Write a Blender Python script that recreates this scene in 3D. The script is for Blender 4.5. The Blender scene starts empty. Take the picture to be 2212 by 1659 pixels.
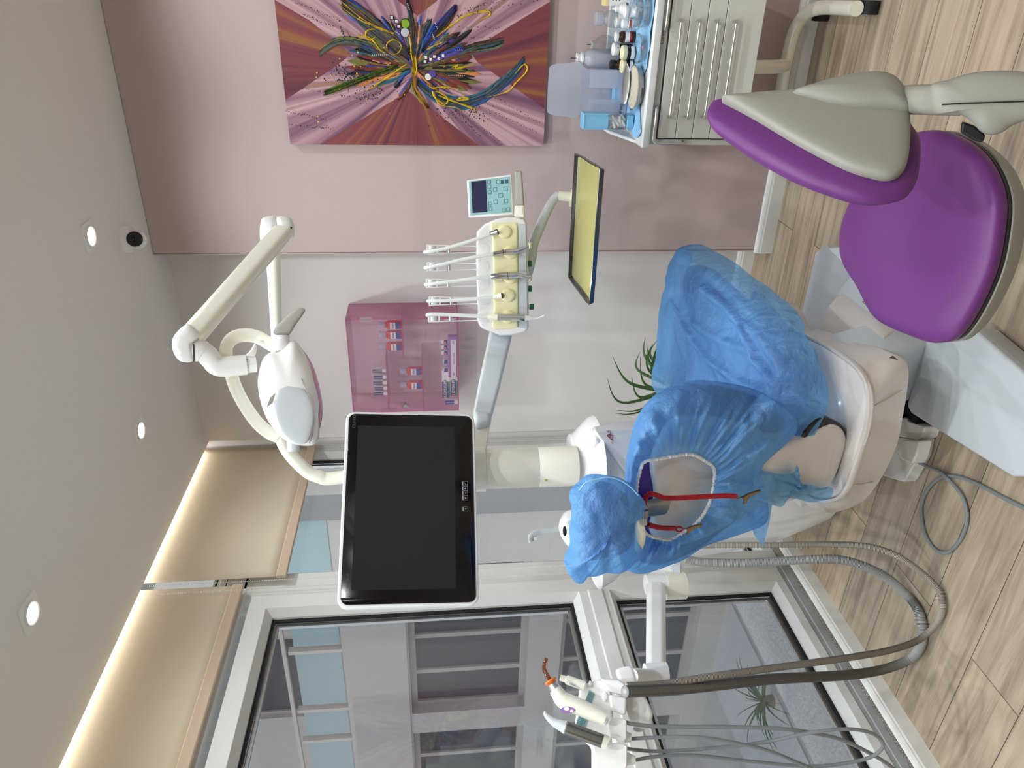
# Dental surgery with a blue-draped treatment chair by a window wall.
# World: Z up, Y runs along the window wall away from the camera, X runs to the right along the back wall. Metres.
import bpy, bmesh, math, random
from mathutils import Vector, Matrix, noise
random.seed(7)
sc = bpy.context.scene
COL = sc.collection
V = Vector
PI = math.pi

# ------------------------------------------------------------------ camera (a phone held upright, frame stored on its side)
FPX, FW, FH = 1622.75, 2212, 1659
CAM = V((0, 0, 1.5))
C_R = V((0.87800, 0.47801, -0.02485))     # to the right of the upright phone
C_D = V((0.02734, -0.10191, -0.99442))    # downwards
C_F = V((-0.47788, 0.87242, -0.10255))    # forwards
cam_data = bpy.data.cameras.new('camera')
cam = bpy.data.objects.new('camera', cam_data)
COL.objects.link(cam)
cam_data.sensor_fit = 'HORIZONTAL'
cam_data.sensor_width = 36.0
cam_data.lens = 36.0 * FPX / FW
cam_data.clip_start = 0.05
cam_data.clip_end = 200
cam.matrix_world = Matrix(((C_D.x, C_R.x, -C_F.x, CAM.x), (C_D.y, C_R.y, -C_F.y, CAM.y), (C_D.z, C_R.z, -C_F.z, CAM.z), (0, 0, 0, 1)))
sc.camera = cam

# ------------------------------------------------------------------ sky, exposure
sc.view_settings.view_transform = 'Standard'
sc.view_settings.look = 'None'
sc.view_settings.gamma = 1.0
sc.view_settings.use_curve_mapping = False
sc.view_settings.exposure = 0.0
sc.cycles.use_denoising = True
sc.cycles.max_bounces = 10
sc.cycles.diffuse_bounces = 5
sc.cycles.glossy_bounces = 4
sc.cycles.transmission_bounces = 8
sc.cycles.transparent_max_bounces = 24
sc.cycles.sample_clamp_indirect = 4
sc.cycles.caustics_reflective = False
sc.cycles.caustics_refractive = False
world = bpy.data.worlds.new('sky')
sc.world = world
world.use_nodes = True
wn = world.node_tree.nodes
bg = wn['Background']
bg.inputs['Color'].default_value = (0.86, 0.93, 1.0, 1)
bg.inputs['Strength'].default_value = 1.6

LAMP_W = 7.9          # each ceiling spot, watts

def lamp(name, kind, loc, power, color=(1, 1, 1), **kw):
    d = bpy.data.lights.new(name, kind)
    d.energy = power
    d.color = color
    for k, v in kw.items():
        setattr(d, k, v)
    o = bpy.data.objects.new(name, d)
    COL.objects.link(o)
    o.location = loc
    return o

# ------------------------------------------------------------------ helpers
def at(x, y, ax, val):
    """photo point (x, y) on the world plane coordinate[ax] = val"""
    d = C_R * (829.5 - y) + C_D * (x - 1106.0) + C_F * FPX
    t = (val - CAM[ax]) / d[ax]
    return CAM + d * t

def onp(x, y, P, N):
    """photo point (x, y) on the plane through P with normal N"""
    d = C_R * (829.5 - y) + C_D * (x - 1106.0) + C_F * FPX
    P, N = V(P), V(N)
    return CAM + d * ((P - CAM).dot(N) / d.dot(N))

def mix(a, b, t):
    return a + (b - a) * t

class MB:
    """collects shapes for ONE mesh object"""
    def __init__(s):
        s.v, s.f = [], []
    def add(s, vs, fs):
        o = len(s.v)
        s.v += [V(v) for v in vs]
        s.f += [tuple(i + o for i in f) for f in fs]
        return s
    def box(s, lo, hi):
        x0, y0, z0 = lo
        x1, y1, z1 = hi
        return s.add([(x0, y0, z0), (x1, y0, z0), (x1, y1, z0), (x0, y1, z0), (x0, y0, z1), (x1, y0, z1), (x1, y1, z1), (x0, y1, z1)],
                     [(0, 3, 2, 1), (4, 5, 6, 7), (0, 1, 5, 4), (1, 2, 6, 5), (2, 3, 7, 6), (3, 0, 4, 7)])
    def obox(s, c, ax, ay, az, sx, sy, sz):
        c, ax, ay, az = V(c), V(ax).normalized() * sx / 2, V(ay).normalized() * sy / 2, V(az).normalized() * sz / 2
        vs = [c + ax * i + ay * j + az * k for k in (-1, 1) for i, j in ((-1, -1), (1, -1), (1, 1), (-1, 1))]
        fs = [(0, 3, 2, 1), (4, 5, 6, 7), (0, 1, 5, 4), (1, 2, 6, 5), (2, 3, 7, 6), (3, 0, 4, 7)]
        if ax.cross(ay).dot(az) < 0:
            fs = [f[::-1] for f in fs]
        return s.add(vs, fs)
    def prism(s, pts, ext):
        """closed outline (3D points) extruded by the vector ext"""
        n = len(pts)
        pts = [V(p) for p in pts]
        ext = V(ext)
        nrm = V((0, 0, 0))
        for i in range(n):
            nrm += pts[i].cross(pts[(i + 1) % n])
        vs = pts + [p + ext for p in pts]
        if nrm.dot(ext) > 0:
            fs = [tuple(range(n))[::-1], tuple(range(n, 2 * n))] + [(i, (i + 1) % n, n + (i + 1) % n, n + i) for i in range(n)]
        else:
            fs = [tuple(range(n)), tuple(range(n, 2 * n))[::-1]] + [((i + 1) % n, i, n + i, n + (i + 1) % n) for i in range(n)]
        return s.add(vs, fs)
    def loft(s, rings, cap=True, closed=True):
        n = len(rings[0])
        vs = [p for r in rings for p in r]
        fs = []
        for k in range(len(rings) - 1):
            for i in range(n if closed else n - 1):
                j = (i + 1) % n
                fs.append((k * n + i, k * n + j, (k + 1) * n + j, (k + 1) * n + i))
        if cap and closed:
            fs.append(tuple(range(n))[::-1])
            m = (len(rings) - 1) * n
            fs.append(tuple(range(m, m + n)))
        return s.add(vs, fs)
    def tube(s, pts, r, n=10, cap=True, flat=1.0, up=None):
        """r: number, list or function of index; flat squeezes along the binormal"""
        pts = [V(p) for p in pts]
        rings = []
        t0 = (pts[1] - pts[0]).normalized()
        ref = V(up) if up else (V((0, 0, 1)) if abs(t0.z) < 0.9 else V((1, 0, 0)))
        u = (ref - t0 * ref.dot(t0)).normalized()
        for i, p in enumerate(pts):
            a, b = pts[max(i - 1, 0)], pts[min(i + 1, len(pts) - 1)]
            t = (b - a).normalized()
            u = (u - t * u.dot(t)).normalized()
            w = t.cross(u)
            rr = r[i] if isinstance(r, (list, tuple)) else (r(i) if callable(r) else r)
            rings.append([p + u * rr * math.cos(q) + w * rr * flat * math.sin(q) for q in [2 * PI * k / n for k in range(n)]])
        return s.loft(rings, cap)
    def cyl(s, a, b, r, r2=None, n=24):
        return s.tube([a, b], [r, r if r2 is None else r2], n)
    def lathe(s, prof, c, axis=(0, 0, 1), n=32):
        """prof: (radius, height) pairs along the axis from c"""
        c, ax = V(c), V(axis).normalized()
        u = (V((1, 0, 0)) if abs(ax.x) < 0.9 else V((0, 1, 0)))
        u = (u - ax * u.dot(ax)).normalized()
        w = ax.cross(u)
        rings = [[c + ax * h + u * max(r, 1e-5) * math.cos(2 * PI * k / n) + w * max(r, 1e-5) * math.sin(2 * PI * k / n) for k in range(n)] for r, h in prof]
        return s.loft(rings, True)
    def ball(s, c, r, nu=20, nv=12, scale=(1, 1, 1)):
        c = V(c)
        rings = []
        for i in range(nv + 1):
            th = PI * i / nv
            rr, z = max(math.sin(th), 1e-4), -math.cos(th)
            rings.append([c + V((r * scale[0] * rr * math.cos(2 * PI * k / nu), r * scale[1] * rr * math.sin(2 * PI * k / nu), r * scale[2] * z)) for k in range(nu)])
        return s.loft(rings, True)
    def pad(s, outline, N, front, back, p=2.5, rings=8, warp=None, centre=None, pb=None):
        """a cushion: flat outline (3D points) domed by front along N and by back against it"""
        N = V(N).normalized()
        pts = [V(q) for q in outline]
        c = V(centre) if centre else sum(pts, V((0, 0, 0))) / len(pts)
        n = len(pts)
        out = []
        def ring(sc_, h):
            return [c + (q - c) * sc_ + N * h for q in pts]
        R = []
        for k in range(rings + 1):
            a = PI / 2 * k / rings
            e = 2.0 / p
            R.append(ring(max(math.cos(a), 1e-3) ** e, front * math.sin(a) ** e))
        B = []
        pb = pb or p
        for k in range(1, rings + 1):
            a = PI / 2 * k / rings
            e = 2.0 / pb
            B.append(ring(max(math.cos(a), 1e-3) ** e, -back * math.sin(a) ** e))
        allr = B[::-1] + R
        if warp:
            allr = [[warp(q) for q in r] for r in allr]
        nrm = V((0, 0, 0))
        for i in range(n):
            nrm += (pts[i] - c).cross(pts[(i + 1) % n] - c)
        if nrm.dot(N) < 0:
            allr = [r[::-1] for r in allr]
        return s.loft(allr, True)
    def build(s, name, mat, parent=None, smooth=True, bevel=0.0, seg=2, sub=0, sharp=38, wrinkle=None, solid=0.0):
        me = bpy.data.meshes.new(name)
        me.from_pydata([tuple(v) for v in s.v], [], s.f)
        bm = bmesh.new()
        bm.from_mesh(me)
        bmesh.ops.remove_doubles(bm, verts=bm.verts, dist=1e-6)
        bmesh.ops.recalc_face_normals(bm, faces=bm.faces) if not solid else None
        if sub:
            bmesh.ops.subdivide_edges(bm, edges=bm.edges, cuts=sub, use_grid_fill=True)
        if wrinkle:
            bm.normal_update()
            ds = [(v, wrinkle(v.co, v.normal)) for v in bm.verts]
            for v, d in ds:
                v.co += d
        for f in bm.faces:
            f.smooth = smooth
        if smooth and not bevel:
            lim = math.radians(sharp)
            for e in bm.edges:
                if len(e.link_faces) == 2 and e.calc_face_angle(0) > lim:
                    e.smooth = False
        bm.to_mesh(me)
        bm.free()
        me.materials.append(mat)
        o = bpy.data.objects.new(name, me)
        COL.objects.link(o)
        if bevel:
            m = o.modifiers.new('edge', 'BEVEL')
            m.width = bevel
            m.segments = seg
            m.limit_method = 'ANGLE'
            m.angle_limit = math.radians(32)
            m.harden_normals = True
        if solid:
            m = o.modifiers.new('cloth', 'SOLIDIFY')
            m.thickness = solid
        if parent:
            adopt(o, parent)
        return o

def adopt(o, parent):
    o.parent = parent
    o.matrix_parent_inverse = Matrix.Translation(-parent.location)     # meshes are built in world coordinates

def thing(name, label, cat, loc, group=None):
    o = bpy.data.objects.new(name, None)
    o.empty_display_size = 0.05
    COL.objects.link(o)
    o.location = loc
    return tag(o, label, cat, group)

def tag(o, label, cat, group=None, kind=None):
    if label:
        o['label'] = label
    if cat:
        o['category'] = cat
    if group:
        o['group'] = group
    if kind:
        o['kind'] = kind
    return o

def struct(o):
    o['kind'] = 'structure'
    return o

def dup(root, delta, label=None, group=None, spin=None):
    """copy of a thing with copies of its parts and sub-parts, moved by delta"""
    r = root.copy()
    COL.objects.link(r)
    r.location = root.location + V(delta)
    if spin:
        r.rotation_euler.z = root.rotation_euler.z + spin
    if label:
        r['label'] = label
    if group:
        r['group'] = group
    for ch in list(root.children):
        c = ch.copy()
        COL.objects.link(c)
        c.parent = r
        for g in list(ch.children):
            d = g.copy()
            COL.objects.link(d)
            d.parent = c
    return r

def smooth_path(pts, n=8, closed=False):
    """Catmull-Rom through pts"""
    P = [V(p) for p in pts]
    m = len(P)
    out = []
    for i in range(m if closed else m - 1):
        if closed:
            a, b, c, d = P[(i - 1) % m], P[i], P[(i + 1) % m], P[(i + 2) % m]
        else:
            a, b, c, d = P[max(i - 1, 0)], P[i], P[i + 1], P[min(i + 2, m - 1)]
        for k in range(n):
            t = k / n
            out.append(0.5 * ((2 * b) + (c - a) * t + (2 * a - 5 * b + 4 * c - d) * t * t + (3 * b - a - 3 * c + d) * t ** 3))
    if not closed:
        out.append(P[-1])
    return out

def text(name, body, loc, xd, yd, size, mat, parent=None, align='CENTER', depth=0.0004, stretch=1.0):
    """raised lettering: xd is the reading direction, yd the up direction of the letters"""
    cu = bpy.data.curves.new(name, 'FONT')
    cu.body = body
    cu.size = size
    cu.align_x = align
    cu.align_y = 'CENTER'
    cu.extrude = depth
    cu.resolution_u = 3
    tmp = bpy.data.objects.new('tmp_text', cu)
    COL.objects.link(tmp)
    dg = bpy.context.evaluated_depsgraph_get()
    me = bpy.data.meshes.new_from_object(tmp.evaluated_get(dg))
    bpy.data.objects.remove(tmp)
    bpy.data.curves.remove(cu)
    xd, yd = V(xd).normalized(), V(yd).normalized()
    zd = xd.cross(yd).normalized()
    yd = zd.cross(xd)
    M = Matrix(((xd.x * stretch, yd.x, zd.x, loc[0]), (xd.y * stretch, yd.y, zd.y, loc[1]), (xd.z * stretch, yd.z, zd.z, loc[2]), (0, 0, 0, 1)))
    me.transform(M)
    me.materials.clear()
    me.materials.append(mat)
    me.name = name
    o = bpy.data.objects.new(name, me)
    COL.objects.link(o)
    if parent:
        adopt(o, parent)
    return o

# ------------------------------------------------------------------ materials
def lin(c):
    return tuple((x / 12.92 if x <= 0.04045 else ((x + 0.055) / 1.055) ** 2.4) for x in [q / 255.0 for q in c])

def mat(name, rgb, rough=0.45, metal=0.0, spec=0.5, coat=0.0, bump=None, var=None, sss=0.0, emit=None, trans=0.0, ior=1.45, alpha=1.0, sheen=0.0):
    """principled material; rgb in sRGB 0-255; bump=(scale, strength); var=(scale, amount)"""
    m = bpy.data.materials.new(name)
    m.use_nodes = True
    nt = m.node_tree
    b = nt.nodes['Principled BSDF']
    c = (*lin(rgb), 1)
    b.inputs['Base Color'].default_value = c
    b.inputs['Roughness'].default_value = rough
    b.inputs['Metallic'].default_value = metal
    b.inputs['Specular IOR Level'].default_value = spec
    b.inputs['Coat Weight'].default_value = coat
    b.inputs['Coat Roughness'].default_value = 0.08
    b.inputs['Transmission Weight'].default_value = trans
    b.inputs['IOR'].default_value = ior
    b.inputs['Alpha'].default_value = alpha
    b.inputs['Sheen Weight'].default_value = sheen
    if emit:
        b.inputs['Emission Color'].default_value = (*lin(emit[0]), 1)
        b.inputs['Emission Strength'].default_value = emit[1]
    tc = None
    if bump or var:
        tc = nt.nodes.new('ShaderNodeTexCoord')
    if bump:
        n = nt.nodes.new('ShaderNodeTexNoise')
        n.inputs['Scale'].default_value = bump[0]
        n.inputs['Detail'].default_value = 4
        nt.links.new(tc.outputs['Object'], n.inputs['Vector'])
        bp = nt.nodes.new('ShaderNodeBump')
        bp.inputs['Strength'].default_value = bump[1]
        bp.inputs['Distance'].default_value = 0.01
        nt.links.new(n.outputs['Fac'], bp.inputs['Height'])
        nt.links.new(bp.outputs['Normal'], b.inputs['Normal'])
    if var:
        n = nt.nodes.new('ShaderNodeTexNoise')
        n.inputs['Scale'].default_value = var[0]
        n.inputs['Detail'].default_value = 5
        nt.links.new(tc.outputs['Object'], n.inputs['Vector'])
        h = nt.nodes.new('ShaderNodeMixRGB')
        h.inputs['Color1'].default_value = tuple(x * (1 - var[1]) for x in c[:3]) + (1,)
        h.inputs['Color2'].default_value = tuple(min(1, x * (1 + var[1])) for x in c[:3]) + (1,)
        nt.links.new(n.outputs['Fac'], h.inputs['Fac'])
        nt.links.new(h.outputs['Color'], b.inputs['Base Color'])
    return m

def thin(name, tint, gloss=0.08, rough=0.03, body=None, body_amt=0.0, fres=True):
    """clear or tinted sheet: see-through tint plus a mirror-like reflection and an optional milky body"""
    m = bpy.data.materials.new(name)
    m.use_nodes = True
    nt = m.node_tree
    nt.nodes.remove(nt.nodes['Principled BSDF'])
    out = nt.nodes['Material Output']
    t = nt.nodes.new('ShaderNodeBsdfTransparent')
    t.inputs['Color'].default_value = (*tint, 1)
    last = t.outputs[0]
    if body:
        d = nt.nodes.new('ShaderNodeBsdfDiffuse')
        d.inputs['Color'].default_value = (*lin(body), 1)
        tl = nt.nodes.new('ShaderNodeBsdfTranslucent')
        tl.inputs['Color'].default_value = (*lin(body), 1)
        md = nt.nodes.new('ShaderNodeMixShader')
        md.inputs[0].default_value = 0.4
        nt.links.new(d.outputs[0], md.inputs[1])
        nt.links.new(tl.outputs[0], md.inputs[2])
        mx = nt.nodes.new('ShaderNodeMixShader')
        mx.inputs[0].default_value = body_amt
        nt.links.new(last, mx.inputs[1])
        nt.links.new(md.outputs[0], mx.inputs[2])
        last = mx.outputs[0]
    g = nt.nodes.new('ShaderNodeBsdfGlossy')
    g.inputs['Roughness'].default_value = rough
    mg = nt.nodes.new('ShaderNodeMixShader')
    if fres:
        lw0 = nt.nodes.new('ShaderNodeLayerWeight')      # thin sheet: same reflection on both faces
        lw0.inputs['Blend'].default_value = 0.5
        pw = nt.nodes.new('ShaderNodeMath')
        pw.operation = 'POWER'
        pw.inputs[1].default_value = 5.0
        nt.links.new(lw0.outputs['Facing'], pw.inputs[0])
        lw = nt.nodes.new('ShaderNodeMath')
        lw.operation = 'MULTIPLY_ADD'
        lw.inputs[1].default_value = 0.9
        lw.inputs[2].default_value = 0.04
        nt.links.new(pw.outputs[0], lw.inputs[0])
        mu = nt.nodes.new('ShaderNodeMath')
        mu.operation = 'MULTIPLY'
        mu.inputs[1].default_value = gloss / 0.04
        mu.use_clamp = True
        nt.links.new(lw.outputs[0], mu.inputs[0])
        nt.links.new(mu.outputs[0], mg.inputs[0])
    else:
        mg.inputs[0].default_value = gloss
    nt.links.new(last, mg.inputs[1])
    nt.links.new(g.outputs[0], mg.inputs[2])
    nt.links.new(mg.outputs[0], out.inputs['Surface'])
    return m

def cloth_mat(name, rgb, see=0.25, tl=0.35):
    """thin non-woven sheet: diffuse + light passing through + a little see-through, crinkle bump"""
    m = bpy.data.materials.new(name)
    m.use_nodes = True
    nt = m.node_tree
    nt.nodes.remove(nt.nodes['Principled BSDF'])
    out = nt.nodes['Material Output']
    N = nt.nodes.new
    L = nt.links.new
    tc = N('ShaderNodeTexCoord')
    n1 = N('ShaderNodeTexNoise')
    n1.inputs['Scale'].default_value = 9
    n1.inputs['Detail'].default_value = 6
    n1.inputs['Distortion'].default_value = 1.2
    n2 = N('ShaderNodeTexVoronoi')
    n2.feature = 'DISTANCE_TO_EDGE'
    n2.inputs['Scale'].default_value = 22
    L(tc.outputs['Object'], n1.inputs['Vector'])
    L(tc.outputs['Object'], n2.inputs['Vector'])
    ad = N('ShaderNodeMath')
    ad.operation = 'ADD'
    L(n1.outputs['Fac'], ad.inputs[0])
    mu = N('ShaderNodeMath')
    mu.operation = 'MULTIPLY'
    mu.inputs[1].default_value = 0.35
    L(n2.outputs['Distance'], mu.inputs[0])
    L(mu.outputs[0], ad.inputs[1])
    bp = N('ShaderNodeBump')
    n3 = N('ShaderNodeTexNoise')
    n3.inputs['Scale'].default_value = 55
    n3.inputs['Detail'].default_value = 5
    n3.inputs['Distortion'].default_value = 2.0
    L(tc.outputs['Object'], n3.inputs['Vector'])
    m3 = N('ShaderNodeMath')
    m3.operation = 'MULTIPLY_ADD'
    m3.inputs[1].default_value = 0.16
    L(n3.outputs['Fac'], m3.inputs[0])
    L(ad.outputs[0], m3.inputs[2])
    bp.inputs['Strength'].default_value = 0.9
    bp.inputs['Distance'].default_value = 0.022
    L(m3.outputs[0], bp.inputs['Height'])
    d = N('ShaderNodeBsdfDiffuse')
    d.inputs['Color'].default_value = (*lin(rgb), 1)
    t = N('ShaderNodeBsdfTranslucent')
    t.inputs['Color'].default_value = (*lin(rgb), 1)
    L(bp.outputs['Normal'], d.inputs['Normal'])
    L(bp.outputs['Normal'], t.inputs['Normal'])
    a = N('ShaderNodeMixShader')
    a.inputs[0].default_value = tl
    L(d.outputs[0], a.inputs[1])
    L(t.outputs[0], a.inputs[2])
    g = N('ShaderNodeBsdfGlossy')
    g.inputs['Roughness'].default_value = 0.45
    L(bp.outputs['Normal'], g.inputs['Normal'])
    b = N('ShaderNodeMixShader')
    b.inputs[0].default_value = 0.06
    L(a.outputs[0], b.inputs[1])
    L(g.outputs[0], b.inputs[2])
    tr = N('ShaderNodeBsdfTransparent')
    tr.inputs['Color'].default_value = (0.56, 0.80, 0.99, 1)
    c = N('ShaderNodeMixShader')
    c.inputs[0].default_value = see
    L(b.outputs[0], c.inputs[1])
    L(tr.outputs[0], c.inputs[2])
    L(c.outputs[0], out.inputs['Surface'])
    return m

def blind_mat(name, rgb):
    m = bpy.data.materials.new(name)
    m.use_nodes = True
    nt = m.node_tree
    nt.nodes.remove(nt.nodes['Principled BSDF'])
    d, t, x = nt.nodes.new('ShaderNodeBsdfDiffuse'), nt.nodes.new('ShaderNodeBsdfTranslucent'), nt.nodes.new('ShaderNodeMixShader')
    for q in (d, t):
        q.inputs['Color'].default_value = (*lin(rgb), 1)
    x.inputs[0].default_value = 0.22
    nt.links.new(d.outputs[0], x.inputs[1])
    nt.links.new(t.outputs[0], x.inputs[2])
    nt.links.new(x.outputs[0], nt.nodes['Material Output'].inputs['Surface'])
    return m

def floor_mat():
    m = bpy.data.materials.new('wood_planks')
    m.use_nodes = True
    nt = m.node_tree
    N, L = nt.nodes.new, nt.links.new
    b = nt.nodes['Principled BSDF']
    tc = N('ShaderNodeTexCoord')
    mp = N('ShaderNodeMapping')
    mp.inputs['Location'].default_value = (0.45, -1.36 + 0.1945 * 20, 0)
    L(tc.outputs['Object'], mp.inputs['Vector'])
    br = N('ShaderNodeTexBrick')
    br.inputs['Scale'].default_value = 1.0
    br.inputs['Brick Width'].default_value = 1.22
    br.inputs['Row Height'].default_value = 0.1945
    br.inputs['Mortar Size'].default_value = 0.0013
    br.inputs['Mortar Smooth'].default_value = 0.2
    br.inputs['Bias'].default_value = 0.0
    br.offset = 0.37
    br.inputs['Color1'].default_value = (0, 0, 0, 1)
    br.inputs['Color2'].default_value = (1, 1, 1, 1)
    br.inputs['Mortar'].default_value = (0.5, 0.5, 0.5, 1)
    L(mp.outputs['Vector'], br.inputs['Vector'])
    # per plank shift of the grain
    sep = N('ShaderNodeSeparateXYZ')
    L(mp.outputs['Vector'], sep.inputs[0])
    mul = N('ShaderNodeVectorMath')
    mul.operation = 'MULTIPLY'
    L(br.outputs['Color'], mul.inputs[0])
    mul.inputs[1].default_value = (7.3, 5.1, 3.7)
    add = N('ShaderNodeVectorMath')
    L(mp.outputs['Vector'], add.inputs[0])
    L(mul.outputs[0], add.inputs[1])
    g = N('ShaderNodeMapping')
    g.inputs['Scale'].default_value = (1.9, 34, 1)
    L(add.outputs[0], g.inputs['Vector'])
    n1 = N('ShaderNodeTexNoise')
    n1.inputs['Scale'].default_value = 1.0
    n1.inputs['Detail'].default_value = 9
    n1.inputs['Roughness'].default_value = 0.62
    n1.inputs['Distortion'].default_value = 0.7
    L(g.outputs[0], n1.inputs['Vector'])
    g2 = N('ShaderNodeMapping')
    g2.inputs['Scale'].default_value = (1.1, 4.0, 1)
    L(add.outputs[0], g2.inputs['Vector'])
    n2 = N('ShaderNodeTexNoise')
    n2.inputs['Scale'].default_value = 1.3
    n2.inputs['Detail'].default_value = 4
    n2.inputs['Distortion'].default_value = 2.0
    L(g2.outputs[0], n2.inputs['Vector'])
    mm = N('ShaderNodeMath')
    mm.operation = 'MULTIPLY_ADD'
    L(n2.outputs['Fac'], mm.inputs[0])
    mm.inputs[1].default_value = 0.45
    L(n1.outputs['Fac'], mm.inputs[2])
    ra = N('ShaderNodeValToRGB')
    e = ra.color_ramp.elements
    e[0].position, e[0].color = 0.46, (*lin((132, 119, 104)), 1)
    e[1].position, e[1].color = 1.0, (*lin((203, 188, 166)), 1)
    x = e.new(0.66)
    x.color = (*lin((168, 152, 131)), 1)
    x = e.new(0.78)
    x.color = (*lin((184, 168, 146)), 1)
    L(mm.outputs[0], ra.inputs['Fac'])
    hs = N('ShaderNodeMixRGB')
    hs.blend_type = 'MULTIPLY'
    hs.inputs['Fac'].default_value = 1.0
    rr = N('ShaderNodeValToRGB')
    rr.color_ramp.elements[0].color = (0.86, 0.87, 0.89, 1)
    rr.color_ramp.elements[1].color = (1.04, 1.0, 0.95, 1)
    L(br.outputs['Color'], rr.inputs['Fac'])
    L(ra.outputs['Color'], hs.inputs['Color1'])
    L(rr.outputs['Color'], hs.inputs['Color2'])
    seam = N('ShaderNodeMixRGB')
    seam.inputs['Color2'].default_value = (*lin((62, 52, 44)), 1)
    L(br.outputs['Fac'], seam.inputs['Fac'])
    L(hs.outputs['Color'], seam.inputs['Color1'])
    L(seam.outputs['Color'], b.inputs['Base Color'])
    b.inputs['Roughness'].default_value = 0.42
    b.inputs['Specular IOR Level'].default_value = 0.35
    bp = N('ShaderNodeBump')
    bp.inputs['Strength'].default_value = 0.12
    bp.inputs['Distance'].default_value = 0.004
    L(n1.outputs['Fac'], bp.inputs['Height'])
    L(bp.outputs['Normal'], b.inputs['Normal'])
    return m

M = {}
M['white_wall'] = mat('white_wall_paint', (216, 211, 207), 0.75, bump=(180, 0.04))
M['pink_wall'] = mat('pink_wall_paint', (188, 170, 167), 0.72, bump=(180, 0.05))
M['ceiling'] = mat('ceiling_paint', (232, 231, 227), 0.85)
M['floor'] = floor_mat()
M['skirting'] = mat('skirting_gloss', (236, 236, 232), 0.3)
M['pvc'] = mat('pvc_frame', (222, 223, 219), 0.38)
M['pvc_dull'] = mat('aluminium_track', (176, 178, 176), 0.45)
M['seal'] = mat('black_seal', (16, 17, 19), 0.5)
M['granite'] = mat('granite', (120, 116, 108), 0.5)
M['blind'] = blind_mat('roller_blind', (236, 225, 200))
M['blind_rail'] = mat('blind_rail_cloth', (206, 184, 160), 0.85)
M['bead'] = mat('bead_chain', (240, 240, 238), 0.4)
M['white'] = mat('white_gloss_shell', (238, 238, 236), 0.22, coat=0.25)
M['ivory'] = mat('ivory_lacquer', (236, 234, 218), 0.2, coat=0.4)
M['matt_white'] = mat('matt_white', (236, 237, 236), 0.5)
M['grey_white'] = mat('cool_grey_shell', (198, 204, 208), 0.28, coat=0.2)
M['warm_white'] = mat('warm_white_shell', (214, 206, 200), 0.2, coat=0.3)
M['grey'] = mat('mid_grey_plastic', (168, 166, 158), 0.5)
M['stool_grey'] = mat('stool_grey_plastic', (140, 138, 128), 0.5, bump=(500, 0.04))
M['dark'] = mat('black_plastic', (18, 18, 20), 0.35)
M['black_matt'] = mat('black_rubber', (22, 22, 23), 0.7)
M['screen'] = mat('screen_glass', (6, 6, 7), 0.12, spec=0.5)
M['panel'] = mat('screen_panel', (18, 19, 20), 0.22, spec=0.5)
M['chrome'] = mat('chrome', (215, 215, 215), 0.12, metal=1)
M['steel'] = mat('brushed_steel', (150, 149, 147), 0.28, metal=1)
M['tray_steel'] = mat('dark_polished_steel', (104, 104, 106), 0.2, metal=1)
M['lcd'] = mat('lit_display', (22, 24, 36), 0.12, emit=((86, 92, 140), 0.22))
M['alu'] = mat('satin_aluminium', (205, 206, 205), 0.32, metal=1)
M['brass'] = mat('worn_clip_metal', (150, 128, 96), 0.4, metal=1)
M['yellow'] = mat('pale_yellow_silicone', (240, 233, 188), 0.45)
M['yellow_mat'] = mat('yellow_tray_mat', (164, 160, 92), 0.28)
M['purple'] = mat('purple_upholstery', (98, 44, 108), 0.42, bump=(700, 0.03), spec=0.4)
M['purple_dark'] = mat('violet_upholstery', (62, 40, 128), 0.45)
M['blue'] = cloth_mat('blue_nonwoven', (122, 186, 242), see=0.36, tl=0.4)
M['blue_thin'] = cloth_mat('blue_nonwoven_thin', (134, 194, 232), see=0.40, tl=0.45)
M['elastic'] = mat('white_elastic', (226, 226, 224), 0.8)
M['red_cord'] = mat('red_coil', (176, 32, 40), 0.4)
M['hose'] = mat('grey_hose', (182, 184, 182), 0.5)
M['hose_brown'] = mat('brownish_hose', (178, 168, 152), 0.5)
M['hose_gap'] = mat('hose_groove', (98, 95, 90), 0.6)
M['cable'] = mat('grey_cable', (128, 134, 136), 0.5)
M['tube_white'] = mat('pale_tubing', (226, 230, 226), 0.4)
M['teal'] = mat('teal_keypad', (142, 182, 184), 0.35)
M['teal_line'] = mat('keypad_print', (44, 92, 106), 0.4)
M['orange'] = mat('amber_guard', (226, 120, 46), 0.35)
M['amber'] = thin('amber_light_guide', (0.55, 0.26, 0.06), 0.08, body=(150, 84, 24), body_amt=0.35)
M['green'] = mat('green_knob', (16, 92, 62), 0.4)
M['leaf'] = mat('leaf_green', (58, 92, 42), 0.45, var=(12, 0.35))
M['glass'] = thin('window_glass', (0.972, 0.98, 0.98), 0.06)
M['mesh'] = thin('insect_screen', (0.86, 0.86, 0.87), 0.0, body=(120, 120, 124), body_amt=0.10, fres=False)
M['clear'] = thin('clear_glassware', (0.90, 0.92, 0.93), 0.10)
M['clear_plastic'] = thin('clear_plastic', (0.92, 0.93, 0.94), 0.05, body=(225, 230, 235), body_amt=0.22)
M['milky'] = thin('milky_plastic', (0.85, 0.87, 0.92), 0.04, rough=0.2, body=(226, 230, 240), body_amt=0.62)
M['pink_acrylic'] = thin('pink_acrylic', (0.90, 0.69, 0.80), 0.05, body=(206, 130, 166), body_amt=0.10)
M['pink_door'] = thin('pale_pink_acrylic', (0.975, 0.925, 0.955), 0.06, body=(226, 196, 210), body_amt=0.05)
M['pink_edge'] = mat('acrylic_edge', (176, 70, 116), 0.25)
M['cart'] = mat('cart_enamel', (202, 202, 194), 0.35)
M['cart_top'] = mat('cart_worktop', (226, 229, 228), 0.32)
M['paper_blue'] = mat('blue_paper', (146, 196, 234), 0.85, bump=(60, 0.25))
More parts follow.
